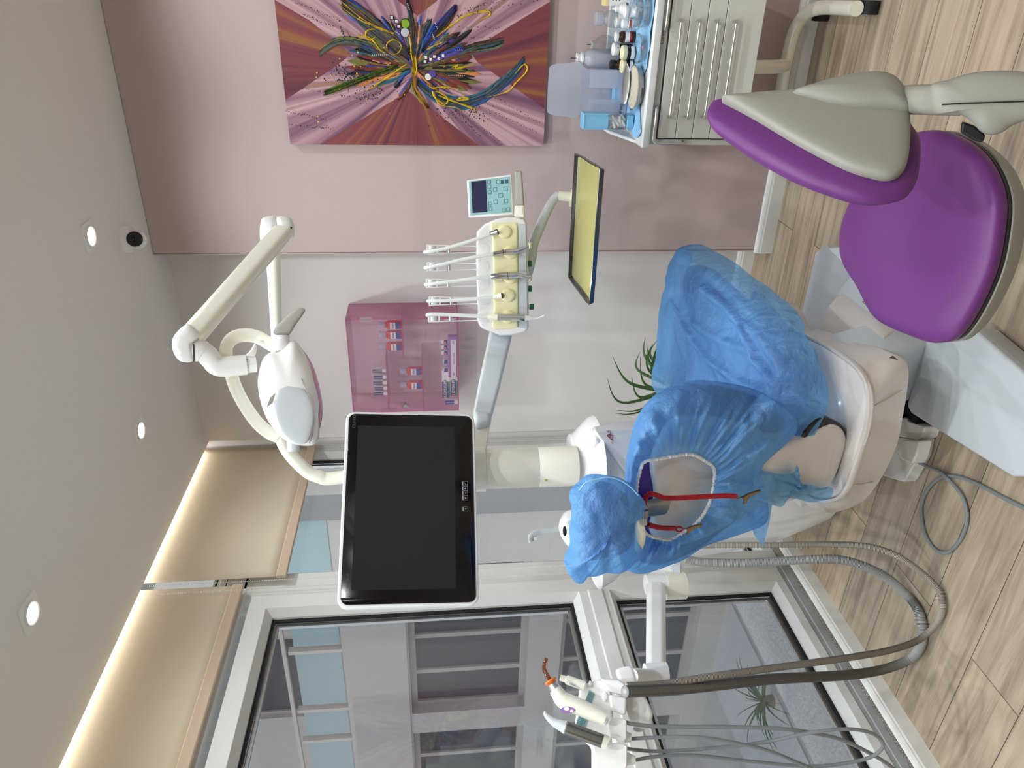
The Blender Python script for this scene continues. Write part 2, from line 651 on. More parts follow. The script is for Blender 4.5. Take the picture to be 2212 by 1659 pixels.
M['blue_box'] = mat('pale_blue_plastic', (132, 192, 224), 0.35)
M['cotton'] = mat('cotton', (240, 240, 238), 0.9)
M['brown_glass'] = mat('brown_bottle_glass', (54, 30, 16), 0.12)
M['navy_glass'] = mat('dark_jar', (26, 26, 36), 0.15)
M['cream'] = mat('cream_lid', (236, 228, 190), 0.4)
M['cap'] = mat('white_cap', (240, 240, 238), 0.35)
M['paper'] = mat('paper_label', (236, 236, 234), 0.7)
M['red'] = mat('red_print', (186, 34, 40), 0.5)
M['navy'] = mat('navy_print', (36, 44, 104), 0.45)
M['royal'] = mat('blue_print', (44, 74, 160), 0.45)
M['print'] = mat('dark_print', (40, 40, 44), 0.5)
M['green_print'] = mat('green_print', (38, 136, 104), 0.45)
M['pink_print'] = mat('pink_print', (214, 120, 150), 0.5)
M['lilac'] = mat('lilac_print', (150, 104, 170), 0.5)
M['sand'] = mat('sand_yellow_card', (238, 218, 150), 0.6)
M['mouthwash'] = mat('red_mouthwash', (206, 66, 66), 0.15, spec=0.6)
M['warn'] = mat('warning_yellow', (224, 176, 32), 0.5)
M['warn_ink'] = mat('warning_black', (24, 22, 16), 0.5)
M['logo_red'] = mat('logo_red', (160, 40, 40), 0.45)
M['logo_grey'] = mat('logo_grey', (120, 120, 112), 0.45)
M['print_grey'] = mat('grey_print', (150, 150, 150), 0.5)
M['dim_print'] = mat('dim_print', (70, 72, 74), 0.5)
M['led'] = mat('lamp_disc', (255, 250, 240), 0.5, emit=((255, 250, 240), 9.0))
M['strip'] = mat('led_strip', (255, 236, 218), 0.5, emit=((255, 234, 214), 4.0))
M['white_print'] = mat('white_print', (240, 240, 240), 0.5)
# ================================================================== ROOM SHELL
YP, YW, XC, ZC = 3.08, 3.245, -1.04, 2.63       # pink wall, white wall, their step, ceiling height
XR, YF = 1.7, -1.9                              # right wall, wall behind the camera
struct(MB().box((-2.16, YF - 0.1, -0.1), (XR + 0.1, YW + 0.1, 0)).build('floor', M['floor'], smooth=False))
struct(MB().box((-2.09, YF - 0.1, ZC), (XR + 0.1, YW + 0.15, ZC + 0.14)).build('ceiling', M['ceiling'], smooth=False))
struct(MB().box((-2.45, YF - 0.1, ZC + 0.14), (-2.0, YW + 0.15, ZC + 0.2)).build('ceiling', M['ceiling'], smooth=False))
struct(MB().box((-2.055, YW, 0), (XC + 0.02, YW + 0.15, ZC)).box((-2.45, YW + 0.055, -0.1), (-2.055, YW + 0.15, ZC + 0.14)).build('wall_back', M['white_wall'], smooth=False))
struct(MB().box((XC, YP, 0), (XR + 0.1, YW + 0.15, ZC)).build('wall_pink', M['pink_wall'], smooth=False, bevel=0.004))
struct(MB().box((XR, YF, 0), (XR + 0.1, YP, ZC)).build('wall_right', M['white_wall'], smooth=False))
struct(MB().box((-2.16, YF - 0.1, 0), (XR + 0.1, YF, ZC)).build('wall_front', M['white_wall'], smooth=False))
struct(MB().box((-2.4, YF, 0), (-2.09, 0.2, ZC)).build('wall_left', M['white_wall'], smooth=False))

# skirting: ogee profile swept along a straight run
SK = [(0, 0), (0.016, 0), (0.016, 0.052), (0.013, 0.058), (0.013, 0.062), (0.009, 0.070), (0.004, 0.076), (0, 0.078)]
def skirting(name, a, b, out, h=1.0):
    a, b, out = V(a), V(b), V(out)
    ra = [a + out * p + V((0, 0, q * h)) for p, q in SK]
    rb = [b + out * p + V((0, 0, q * h)) for p, q in SK]
    return struct(MB().loft([ra, rb]).build(name, M['skirting'], sharp=25))
skirting('baseboard_pink', (XC - 0.012, YP, 0), (XR, YP, 0), (0, -1, 0))
skirting('baseboard_back', (-2.05, YW, 0), (XC, YW, 0), (0, -1, 0))
skirting('baseboard_left', (-2.092, 1.735, 0), (-2.092, 3.245, 0), (1, 0, 0), 0.9)
skirting('baseboard_left', (-2.092, YF, 0), (-2.092, 1.732, 0), (1, 0, 0), 0.93)
struct(MB().box((XC - 0.004, YP - 0.002, 0), (XC, YP + 0.16, ZC)).build('trim_1', M['pink_wall'], smooth=False))

# window curb with its granite ledge
gm = M['granite'].node_tree
gn = gm.nodes.new('ShaderNodeTexNoise'); gn.inputs['Scale'].default_value = 260; gn.inputs['Detail'].default_value = 3
gr = gm.nodes.new('ShaderNodeValToRGB')
gr.color_ramp.elements[0].position, gr.color_ramp.elements[0].color = 0.40, (*lin((44, 40, 36)), 1)
gr.color_ramp.elements[1].position, gr.color_ramp.elements[1].color = 0.62, (*lin((176, 170, 158)), 1)
gt = gm.nodes.new('ShaderNodeTexCoord')
gm.links.new(gt.outputs['Object'], gn.inputs['Vector']); gm.links.new(gn.outputs['Fac'], gr.inputs['Fac'])
gm.links.new(gr.outputs['Color'], gm.nodes['Principled BSDF'].inputs['Base Color'])
struct(MB().box((-2.26, 0.2, 0), (-2.092, YW + 0.06, 0.062)).build('trim_2', M['granite'], smooth=False))

# ------------------------------------------------------------------ windows
XF = -2.15       # room face of the fixed frame
XG = -2.195      # glass
def frame_bars(bars, name, parent, m=None, bevel=0.003):
    b = MB()
    for lo, hi in bars:
        b.box(lo, hi)
    return b.build(name, m or M['pvc'], parent, smooth=False, bevel=bevel)

def window(name, y0, y1, z0, z1, fw, sash=None, transom=None, xs=XF, mesh=False):
    """frame members of width fw round the opening, seal, glass"""
    w = bpy.data.objects.new(name, None); COL.objects.link(w); w.location = (xs, (y0 + y1) / 2, z0); struct(w)
    d = xs - 0.09
    l, r, bt, tp = fw
    frame_bars([((d, y0, z0), (xs, y0 + l, z1)), ((d, y1 - r, z0), (xs, y1, z1)),
                ((d, y0 + l, z0), (xs, y1 - r, z0 + bt)), ((d, y0 + l, z1 - tp), (xs, y1 - r, z1))], 'window_frame', w)
    # sloping glazing bead inside the frame
    def bead(a0, a1, b0, b1):
        bd = MB(); sl = MB(); e, k = 0.022, 0.012
        q0 = [(xs, a0, b0), (xs, a1, b0), (xs, a1, b1), (xs, a0, b1)]
        q1 = [(xs - 0.03, a0 + e, b0 + e), (xs - 0.03, a1 - e, b0 + e), (xs - 0.03, a1 - e, b1 - e), (xs - 0.03, a0 + e, b1 - e)]
        q1b = [(xs - 0.055, p[1], p[2]) for p in q1]
        bd.loft([[V(p) for p in q0], [V(p) for p in q1], [V(p) for p in q1b]], cap=False)
        bd.build('glazing_bead', M['pvc'], w, smooth=False)
        f = e + k
        for (lo, hi) in (((a0 + e, b0 + e), (a0 + f, b1 - e)), ((a1 - f, b0 + e), (a1 - e, b1 - e)), ((a0 + f, b0 + e), (a1 - f, b0 + f)), ((a0 + f, b1 - f), (a1 - f, b1 - e))):
            sl.box((xs - 0.050, lo[0], lo[1]), (xs - 0.040, hi[0], hi[1]))
        sl.build('rubber_seal', M['seal'], w, smooth=False)
        MB().box((xs - 0.049, a0 + e, b0 + e), (xs - 0.045, a1 - e, b1 - e)).build('glass', M['glass'], w, smooth=False)
        sp = MB()
        g = f + 0.014
        for (lo, hi) in (((a0 + f, b0 + f), (a0 + g, b1 - f)), ((a1 - g, b0 + f), (a1 - f, b1 - f)), ((a0 + g, b0 + f), (a1 - g, b0 + g)), ((a0 + g, b1 - g), (a1 - g, b1 - f))):
            sp.box((xs - 0.066, lo[0], lo[1]), (xs - 0.054, hi[0], hi[1]))
        sp.build('spacer_bar', M['alu'], w, smooth=False)
        MB().box((xs - 0.075, a0 + e, b0 + e), (xs - 0.071, a1 - e, b1 - e)).build('glass', M['glass'], w, smooth=False)
    if transom:
        frame_bars([((d, y0 + l, transom[0]), (xs + 0.004, y1 - r, transom[1]))], 'transom', w)
        frame_bars([((xs, y0 + l, transom[0] + 0.03), (xs + 0.012, y1 - r, transom[1] - 0.035))], 'transom_cover', w, bevel=0.006)
        bead(y0 + l, y1 - r, z0 + bt, transom[0])
        bead(y0 + l, y1 - r, transom[1], z1 - tp)
    else:
        bead(y0 + l, y1 - r, z0 + bt, z1 - tp)
    if mesh:
        MB().box((xs - 0.135, y0 + 0.03, z0 + 0.03), (xs - 0.134, y1 - 0.03, z1 - 0.03)).build('insect_screen', M['mesh'], w, smooth=False)
        frame_bars([((xs - 0.14, y0, z0), (xs - 0.11, y0 + 0.03, z1)), ((xs - 0.14, y1 - 0.03, z0), (xs - 0.11, y1, z1)),
                    ((xs - 0.14, y0, z0), (xs - 0.11, y1, z0 + 0.03)), ((xs - 0.14, y0, z1 - 0.03), (xs - 0.11, y1, z1))], 'screen_frame', w, M['dark'], 0)
    return w
window('window_1', 2.30, 3.305, 0.064, 2.27, (0.075, 0.045, 0.045, 0.05))                      # fixed light beside the back wall
window('window_2', 1.02, 2.245, 0.105, 2.22, (0.085, 0.075, 0.035, 0.065), transom=(0.83, 0.955), xs=-2.13, mesh=True)   # sliding sash
window('window_3', 0.2, 1.0, 0.064, 2.27, (0.06, 0.06, 0.045, 0.05))  # unseen window, added to bring in more daylight
window('window_4', 0.2, 3.305, 2.335, ZC + 0.14, (0.05, 0.045, 0.03, 0.02))                    # strip of glass above the rail
struct(frame_bars([((-2.24, 0.2, 2.255), (XF, 3.305, 2.345)), ((-2.24, 2.243, 0.064), (XF - 0.004, 2.31, 2.27)), ((-2.24, 0.98, 0.064), (XF - 0.004, 1.06, 2.27))], 'trim_3', None))
struct(MB().box((-2.20, 0.2, 0.06), (-2.128, 2.30, 0.088)).box((-2.21, 0.2, 0.088), (-2.134, 2.30, 0.104)).build('trim_4', M['pvc_dull'], smooth=False, bevel=0.002))

# ------------------------------------------------------------------ roller blinds
def blind(y0, y1, zb, label):
    t = thing('roller_blind', label, 'roller blind', (-2.115, (y0 + y1) / 2, zb), 'cream roller blinds over the windows')
    n = 24
    rows = []
    for k in range(13):
        z = mix(zb + 0.035, ZC + 0.08, k / 12)
        rows.append([V((-2.117 + 0.004 * math.sin(3.1 * i / n * PI + 0.4) * (1 - k / 12), mix(y0, y1, i / n), z)) for i in range(n + 1)])
    b = MB().loft(rows, cap=False, closed=False)
    b.build('fabric', M['blind'], t, solid=0.0012)
    MB().box((-2.126, y0 - 0.002, zb), (-2.108, y1 + 0.002, zb + 0.042)).build('hem_bar', M['blind_rail'], t, smooth=False, bevel=0.006, seg=3)
    MB().cyl((-2.125, y0 + 0.01, ZC + 0.095), (-2.125, y1 - 0.01, ZC + 0.095), 0.022).build('roller_tube', M['alu'], t)
    return t
bl1 = blind(2.325, 3.268, 2.102, 'cream roller blind beside the back wall, its hem lower')
bl2 = blind(0.95, 2.288, 2.258, 'wide cream roller blind over the sliding sash, its hem higher')
def chain(y, dy, zlo, parent, x=-2.112, bow=0.0):
    b = MB()
    for s, off in ((0, 0), (1, dy)):
        z = zlo + 0.02
        while z < 2.62:
            b.ball((x + 0.004 * s, y + off + bow * (2.62 - z), z), 0.0022, 6, 4)
            z += 0.0076
    for k in range(7):
        a = PI * k / 6
        b.ball((x + 0.002, y + dy / 2 - dy / 2 * math.cos(a) + bow * 2.5, zlo + 0.02 - 0.014 * math.sin(a)), 0.0022, 6, 4)
    b.build('bead_chain', M['bead'], parent)
chain(3.282, -0.022, 0.62, bl1, -2.125)
chain(2.302, -0.05, 0.42, bl2)

# LED strip lying in the ceiling gap, shining on the blinds
struct(MB().box((-2.094, 0.3, ZC + 0.035), (-2.090, 3.24, ZC + 0.050)).build('trim_5', M['strip'], smooth=False))
lamp('gap_light', 'AREA', (-2.098, 1.75, ZC + 0.05), 6.0, (1.0, 0.96, 0.95), shape='RECTANGLE', size=0.02, size_y=3.0).rotation_euler = (0, PI / 2 - 0.5, 0)

# ------------------------------------------------------------------ ceiling spots
def downlight(x, y, label):
    t = thing('ceiling_spot', label, 'ceiling light', (x, y, ZC), 'recessed ceiling spots')
    s = 0.048
    b = MB()
    n = 32
    sq = []
    for k in range(n):
        a = 2 * PI * (k + 0.5) / n
        q = s / max(abs(math.cos(a)), abs(math.sin(a)))
        sq.append((q * math.cos(a), q * math.sin(a)))
    ci = [(0.036 * math.cos(2 * PI * (k + 0.5) / n), 0.036 * math.sin(2 * PI * (k + 0.5) / n)) for k in range(n)]
    P = lambda l, z: [V((x + p, y + q, z)) for p, q in l]
    b.loft([P(sq, ZC), P(sq, ZC - 0.004), P(ci, ZC - 0.005), P(ci, ZC)], cap=False)
    b.build('square_plate', M['skirting'], t, sharp=25)
    r = MB().lathe([(0.036, -0.001), (0.036, -0.009), (0.033, -0.0105), (0.029, -0.008), (0.029, -0.001)], (x, y, ZC))
    r.build('ring', M['skirting'], t)
    MB().lathe([(0.029, 0), (0.029, -0.0065), (0.024, -0.0085), (0.001, -0.009)], (x, y, ZC)).build('lamp_disc', M['led'], t)
    o = lamp('spot_light', 'SPOT', (x, y, ZC - 0.02), LAMP_W * 3.1, (0.905, 0.965, 1.0), spot_size=math.radians(165), spot_blend=1.0, shadow_soft_size=0.03)
    return t
downlight(-0.80, 2.555, 'square ceiling spot close to the dome camera')
downlight(-1.57, 2.57, 'square ceiling spot near the far corner of the blind')
downlight(-1.586, 1.645, 'square ceiling spot above the wide blind, nearest the window row')
for x, y in ((-0.02, 2.555), (-0.80, 1.65), (-0.02, 1.65), (-1.586, 0.72), (-0.80, 0.72), (-0.02, 0.72), (0.76, 1.65), (0.76, 0.72), (-0.8, -0.2), (0.4, -0.2)):
    o = lamp('spot_light', 'SPOT', (x, y, ZC - 0.02), LAMP_W * (3.1 if y > 1 else 5.6), (0.905, 0.965, 1.0), spot_size=math.radians(165), spot_blend=1.0, shadow_soft_size=0.03)

# dome camera
t = thing('dome_camera', 'white turret security camera with a black lens on the ceiling', 'security camera', (-0.90, 2.84, ZC))
MB().lathe([(0.052, 0), (0.052, -0.012), (0.049, -0.020), (0.040, -0.028), (0.001, -0.029)], (-0.90, 2.84, ZC)).build('mount', M['white'], t)
cd = (V((0.35, -0.35, 1.9)) - V((-0.90, 2.84, ZC))).normalized()
cc = V((-0.902, 2.835, ZC - 0.042))
MB().ball(cc, 0.037, 28, 18).build('eyeball', M['white'], t)
MB().cyl(cc + cd * 0.012, cc + cd * 0.044, 0.031, 0.029, 28).build('hood', M['white'], t)
MB().lathe([(0.0275, 0), (0.0275, 0.0466), (0.020, 0.0475), (0.001, 0.0475)], cc, cd).build('lens_window', M['dark'], t)
MB().lathe([(0.011, 0.046), (0.011, 0.049), (0.006, 0.050), (0.001, 0.0505)], cc, cd).build('lens', M['screen'], t)

# ================================================================== OUTSIDE
MO = {}
MO['render'] = mat('facade_render', (182, 177, 172), 0.9, bump=(40, 0.2), var=(1.2, 0.08))
MO['render_shaded'] = mat('facade_shaded', (134, 134, 136), 0.9, var=(1.5, 0.1))  # darker copy of the render; the side wall's shade put into its colour
MO['win'] = mat('facade_window_glass', (58, 60, 68), 0.4, spec=0.15)
MO['winframe'] = mat('facade_window_frame', (168, 160, 154), 0.6)
MO['rail'] = mat('balcony_glass', (150, 172, 176), 0.2)
MO['railbar'] = mat('balcony_rail', (196, 186, 176), 0.4)
MO['raildark'] = mat('balcony_post', (90, 92, 94), 0.5)
MO['soil'] = mat('bed_soil', (118, 104, 90), 0.95, var=(9, 0.3))
MO['paving'] = mat('paving', (168, 166, 166), 0.85, var=(5, 0.12))
MO['paving2'] = mat('paving_lane', (186, 186, 190), 0.85, var=(7, 0.1))
MO['sill'] = mat('rough_sill', (206, 206, 208), 0.9, bump=(60, 0.8), var=(60, 0.2))
MO['kerb'] = mat('kerb_stone', (112, 106, 102), 0.9, var=(6, 0.15))
MO['sun_wall'] = mat('ochre_facade', (236, 196, 110), 0.9, var=(4, 0.2))
MO['sky_wall'] = mat('pale_facade', (206, 214, 220), 0.9)

struct(MB().box((-2.62, -2.2, -0.4), (-2.24, 3.4, 0.09)).build('sill_outside', MO['sill'], smooth=False))
struct(MB().box((-14, -6, -2.0), (-2.62, 12, -1.75)).build('ground_outside', MO['paving'], smooth=False))
t = thing('neighbouring_building', 'grey rendered apartment wing outside with glass balcony and dark windows', 'building', (-7, 6.4, -1.75))
wl = MB()
def wall_holes(b, x0, x1, z0, z1, y, dpt, holes):
    """wall with rectangular holes, cut column by column"""
    xs = sorted({x0, x1, *[h[0] for h in holes], *[h[1] for h in holes]})
    for a, c in zip(xs[:-1], xs[1:]):
        hz = sorted([(h[2], h[3]) for h in holes if h[0] <= a + 1e-6 and h[1] >= c - 1e-6])
        z = z0
        for p, q in hz:
            if p > z:
                b.box((a, y, z), (c, y + dpt, p))
            z = q
        if z < z1:
            b.box((a, y, z), (c, y + dpt, z1))
UP = [(-7.70, -5.42, 0.52, 1.86), (-10.4, -8.05, 0.52, 1.86)]
LO = [(-7.70, -5.20, -1.45, 0.14), (-10.4, -8.05, -1.45, 0.14)]
wall_holes(wl, -12, -4.72, -1.75, 1.88, 6.0, 0.35, UP + LO)
wl.build('wall', MO['render'], t, smooth=False)
MB().box((-4.72, 5.94, -1.75), (-3.2, 6.35, 5)).build('side_wall', MO['render_shaded'], t, smooth=False)
MB().box((-12, 5.98, 1.88), (-4.6, 6.9, 2.58)).build('balcony_slab', MO['render'], t, smooth=False)
def win(x0, x1, z0, z1, nm, y=6.12):
    f = MB()
    w = 0.07
    f.box((x0, y, z0), (x1, y + 0.06, z0 + w)).box((x0, y, z1 - w), (x1, y + 0.06, z1)).box((x0, y, z0 + w), (x0 + w, y + 0.06, z1 - w)).box((x1 - w, y, z0 + w), (x1, y + 0.06, z1 - w))
    for k in range(1, nm):
        xm = mix(x0, x1, k / nm)
        f.box((xm - 0.03, y, z0 + w), (xm + 0.03, y + 0.06, z1 - w))
    fo = f.build('window', MO['winframe'], t, smooth=False)
    MB().box((x0 + 0.02, y + 0.03, z0 + 0.02), (x1 - 0.02, y + 0.05, z1 - 0.02)).build('pane', MO['win'], fo, smooth=False)
for h in UP:
    win(h[0], h[1], h[2], h[3], 4)
for h in LO:
    win(h[0], h[1], h[2], h[3], 4)
# balcony: set back wall with windows, glass panels, posts, hand rail
bw = MB()
wall_holes(bw, -12, -4.6, 2.58, 6.2, 7.1, 0.2, [(-9.0, -7.5, 3.3, 5.2)])
bw.build('balcony_wall', MO['render'], t, smooth=False)
win(-9.0, -7.5, 3.3, 5.2, 1, 7.15)
for x0, x1 in ((-6.50, -5.60), (-7.45, -6.62), (-7.98, -7.56), (-9.2, -8.12), (-5.5, -4.75)):
    MB().box((x0, 6.02, 2.60), (x1, 6.04, 3.10)).build('glass_panel', MO['rail'], t, smooth=False)
for x in (-5.55, -6.56, -7.51, -8.05, -9.3):
    p = MB().box((x - 0.03, 5.99, 2.58), (x + 0.015, 6.06, 3.16)).build('rail_post', MO['railbar'], t, smooth=False)
MB().box((-12, 6.0, 3.19), (-4.7, 6.05, 3.23)).build('hand_rail', MO['railbar'], t, smooth=False)
t2 = thing('ochre_house', 'sunlit ochre house glimpsed over the balcony rail', 'building', (-8.6, 12.5, -1.75))
MB().box((-11, 12.2, -1.75), (-6.0, 13, 7.0)).build('wall', MO['sun_wall'], t2, smooth=False)
MB().box((-11, 12.05, 4.15), (-6, 12.2, 4.6)).build('cornice', MO['winframe'], t2, smooth=False)
MB().box((-8.7, 12.17, 5.0), (-8.1, 12.2, 6.4)).build('window', MO['win'], t2, smooth=False)
# yard: lane, planting bed with kerb, palm
tag(MB().box((-7.4, 1.0, -1.75), (-6.1, 6.0, -1.735)).build('lane', MO['paving2'], None, smooth=False), None, None, None, 'structure')
bed = thing('planting_bed', 'brown planting bed with a curved edge in the yard outside', 'planting bed', (-5.2, 3.3, -1.75))
o1 = smooth_path([(-4.2, 4.1, -1.75), (-4.0, 3.7, -1.75), (-4.1, 3.0, -1.75), (-4.8, 2.3, -1.75), (-5.7, 2.2, -1.75), (-5.9, 3.2, -1.75), (-5.7, 4.2, -1.75), (-5.0, 4.6, -1.75)], 6, True)
MB().prism(o1, (0, 0, 0.05)).build('soil', MO['soil'], bed, smooth=False)
MB().tube([p + V((0, 0, 0.04)) for p in o1] + [o1[0] + V((0, 0, 0.04))], 0.05, 6, cap=False).build('edging', MO['kerb'], bed)
for i, (x0, y0, x1, y1) in enumerate(((-4.3, 4.35, -3.5, 4.75), (-3.5, 2.2, -3.3, 3.4))):
    tag(MB().box((x0, y0, -1.75), (x1, y1, -1.62)).build('kerb_block', MO['kerb'], None, smooth=False, bevel=0.01),
        ('long grey kerb block in the yard close to the far building', 'grey kerb block in the yard right below the window')[i], 'kerb')
pl = thing('young_palm', 'small spiky green palm growing in the yard outside', 'palm', (-6.2, 4.7, -1.75))
rnd = random.Random(3)
pb = MB()
for k in range(26):
    a = rnd.uniform(0, 2 * PI); L_ = rnd.uniform(0.35, 0.6); e = rnd.uniform(0.15, 1.1)
    pts = []
    for j in range(7):
        q = j / 6
        pts.append(V((-6.2 + math.cos(a) * L_ * q * math.cos(e), 4.7 + math.sin(a) * L_ * q * math.cos(e), -1.65 + L_ * q * math.sin(e) - 0.22 * q * q)))
    pb.tube(pts, [0.016 * (1 - 0.95 * j / 6) for j in range(7)], 5, flat=0.3)
pb.build('fronds', M['leaf'], pl)
MB().tube([(-6.2, 4.7, -1.75), (-6.2, 4.7, -1.62)], [0.06, 0.05], 8).build('trunk', MO['soil'], pl)
sun = lamp('sun', 'SUN', (-10, 0, 12), 0.5, (1.0, 0.95, 0.86), angle=0.02)
sun.rotation_euler = (math.radians(38), math.radians(-42), 0)
# ================================================================== TREATMENT CHAIR
def tri_sheet(pts, N=None):
    """flat sheet from a closed outline, triangulated as a grid-free ngon"""
    return pts, [tuple(range(len(pts)))]

def rs(pts, n):
    """resample a closed 3D outline to n points, starting near angle order"""
    P = [V(p) for p in pts]
    L_ = [0]
    for i in range(len(P)):
        L_.append(L_[-1] + (P[(i + 1) % len(P)] - P[i]).length)
    out = []
    for k in range(n):
        d = L_[-1] * k / n
        for i in range(len(P)):
            if L_[i + 1] >= d:
                t = (d - L_[i]) / max(L_[i + 1] - L_[i], 1e-9)
                out.append(P[i].lerp(P[(i + 1) % len(P)], t))
                break
    return out

chair = thing('treatment_chair', 'white dental treatment chair under blue non-woven covers', 'dental chair', (-1.1, 2.0, 0))
# floor base: far part
zb = 0.075
far = [at(x, y, 2, zb) for x, y in ((1781, 528), (1759, 545), (1755, 570), (1723, 700), (1735, 800), (1830, 800), (1880, 700), (1890, 640))]
MB().prism([V((p.x, p.y, 0)) for p in far], (0, 0, zb)).build('base_plate', M['grey_white'], chair, smooth=False, bevel=0.012, seg=3)
ups = [at(x, y, 2, 0.15) for x, y in ((1782, 535), (1798, 560), (1827, 584), (1840, 600), (1900, 640), (1896, 676), (1836, 662), (1806, 631))]
MB().prism([V((p.x, p.y, 0.05)) for p in [at(x, y, 2, 0.16) for x, y in ((1785, 536), (1838, 590), (1806, 633), (1836, 664), (1895, 680), (1960, 640), (1930, 520))]], (0, 0, 0.11)).build('base_cover', M['grey_white'], chair, smooth=False, bevel=0.008, seg=3)
# floor base: near wedge-shaped cover
nr = [(1993, 737), (2096, 706), (2262, 850), (2250, 1032), (2183, 1030), (1966, 893), (1957, 876)]
top = [at(x, y, 2, 0.085) for x, y in nr]
MB().loft([[V((p.x * 1.01 - 0.0 , p.y, 0.0)) for p in top], [V((p.x, p.y, 0.062)) for p in top], [V((p.x, p.y, 0.085)) for p in top]]).build('foot_cover', M['grey_white'], chair, smooth=False, bevel=0.010, seg=3)
MB().box((-1.16, 1.80, 0.0), (-0.95, 2.1, 0.055)).box((-1.18, 1.86, 0.0), (-1.12, 1.95, 0.09)).build('base_mechanism', M['dark'], chair, smooth=False)
# lift column: two stacked lofted covers between base and seat carriage
def rect_ring(x0, x1, y0, y1, z, r=0.02, n=4):
    pts = []
    for cx, cy, a0 in ((x1 - r, y1 - r, 0), (x0 + r, y1 - r, PI / 2), (x0 + r, y0 + r, PI), (x1 - r, y0 + r, 1.5 * PI)):
        for k in range(n + 1):
            a = a0 + PI / 2 * k / n
            pts.append(V((cx + r * math.cos(a), cy + r * math.sin(a), z)))
    return pts
MB().loft([rect_ring(-1.22, -0.885, 1.90, 2.22, 0.07), rect_ring(-1.22, -0.885, 1.88, 2.20, 0.15), rect_ring(-1.22, -0.885, 1.84, 2.16, 0.20), rect_ring(-1.22, -0.90, 1.78, 2.12, 0.24)]).build('lift_cover', M['warm_white'], chair)
MB().loft([rect_ring(-1.10, -0.89, 1.84, 2.0, 0.06), rect_ring(-1.10, -0.89, 1.74, 1.94, 0.24), rect_ring(-1.10, -0.90, 1.70, 1.92, 0.32)]).build('lift_arm', M['grey_white'], chair)
# seat carriage: boat-shaped shell
bot = [(1727, 705), (1760, 711), (1792, 720), (1839, 738), (1882, 748), (1922, 763), (1942, 778), (1949, 806), (1945, 848), (1938, 891), (1924, 961), (1897, 1023), (1877, 1055), (1855, 1082), (1826, 1100), (1790, 1107), (1747, 1093), (1716, 1084)]
rim = [(1712, 705), (1752, 726), (1795, 748), (1839, 777), (1862, 797), (1877, 823), (1884, 848), (1886, 875), (1884, 900), (1880, 925), (1873, 950), (1860, 990), (1848, 1025), (1836, 1055), (1815, 1078), (1775, 1082), (1735, 1065), (1705, 1055)]
B0 = [at(x, y, 2, 0.30) for x, y in bot]
R0 = [at(x, y, 2, 0.40) for x, y in rim]
back_b = [V((-1.53, 2.2, 0.30)), V((-1.45, 2.32, 0.30)), V((-1.05, 2.32, 0.30)), V((-0.95, 2.26, 0.30))]
back_r = [V((-1.50, 2.2, 0.40)), V((-1.42, 2.32, 0.40)), V((-1.02, 2.32, 0.40)), V((-0.91, 2.26, 0.40))]
B0 += back_b
R0 += back_r
cx = sum(B0, V((0, 0, 0))) / len(B0)
def inset(P, k, z):
    c = V((-1.17, 1.95, 0))
    return [V((c.x + (p.x - c.x) * k, c.y + (p.y - c.y) * k, z)) for p in P]
nB = 120
def ringB(P):
    pts = smooth_path(P, 6, True)
    return pts
MB().loft([ringB(inset(B0, 0.90, 0.262)), ringB(inset(B0, 0.985, 0.278)), ringB(inset(B0, 1.0, 0.30)), ringB([mix(a, b, 0.5) for a, b in zip(B0, R0)]), ringB(R0)], cap=True).build('seat_carriage', M['warm_white'], chair)
MB().loft([ringB([p + V((0, 0, -0.004)) for p in R0]), ringB(inset(R0, 1.012, 0.404)), ringB(inset(R0, 1.010, 0.413)), ringB(inset(R0, 0.985, 0.412)), ringB(inset(R0, 0.982, 0.40))], cap=False).build('rim_moulding', M['warm_white'], chair)
MB().loft([ringB(inset(R0, 0.985, 0.395)), ringB(inset(R0, 0.965, 0.410)), ringB(inset(R0, 0.93, 0.414)), ringB(inset(R0, 0.86, 0.418)), ringB(inset(R0, 0.74, 0.426)), ringB(inset(R0, 0.58, 0.47)), ringB(inset(R0, 0.45, 0.50))], cap=True).build('seat_deck', M['warm_white'], chair)
# seam lines of the shell
for a, b in (((1887, 876), (1946, 842)), ((1842, 1046), (1886, 1040))):
    sm = MB()
    p, q = at(*a, 2, 0.398), at(*b, 2, 0.302)
    d = V((0, -0.0015, 0))
    sm.tube([p + d, p.lerp(q, 0.5) + d + V((0, -0.002, 0)), q + d], 0.0009, 5)
    sm.build('shell_seam', M['grey'], chair)
# warning triangles
def warn_tri(a, b, c, N, parent):
    a, b, c = V(a), V(b), V(c)
    N = V(N).normalized() * 0.0006
    MB().prism([a, b, c], N).build('warning_sticker', M['warn_ink'], parent, smooth=False)
    g = (a + b + c) / 3
    MB().prism([g.lerp(p, 0.66) + N for p in (a, b, c)], N).build('warning_sign', M['warn'], parent, smooth=False)
warn_tri(at(1920, 773, 2, .352), at(1928, 768, 2, .372), at(1941, 778, 2, .330), (0.75, -0.6, 0.25), chair)
warn_tri(at(1862, 652, 2, .162), at(1872, 649, 2, .162), at(1878, 664, 2, .162), (0, 0, 1), chair)
# upholstery of seat and leg rest
MB().pad([V(p) for p in ((-0.93, 1.72, .51), (-0.885, 2.0, .515), (-0.875, 2.4, .545), (-0.90, 2.50, .55), (-1.0, 2.535, .555), (-1.13, 2.54, .555), (-1.27, 2.535, .555), (-1.37, 2.50, .55), (-1.395, 2.4, .545), (-1.395, 2.0, .52), (-1.38, 1.86, .51), (-1.28, 1.74, .51), (-1.02, 1.68, .505))],
    (0, 0, 1), 0.060, 0.05, p=4).build('seat_cushion', M['purple_dark'], chair)
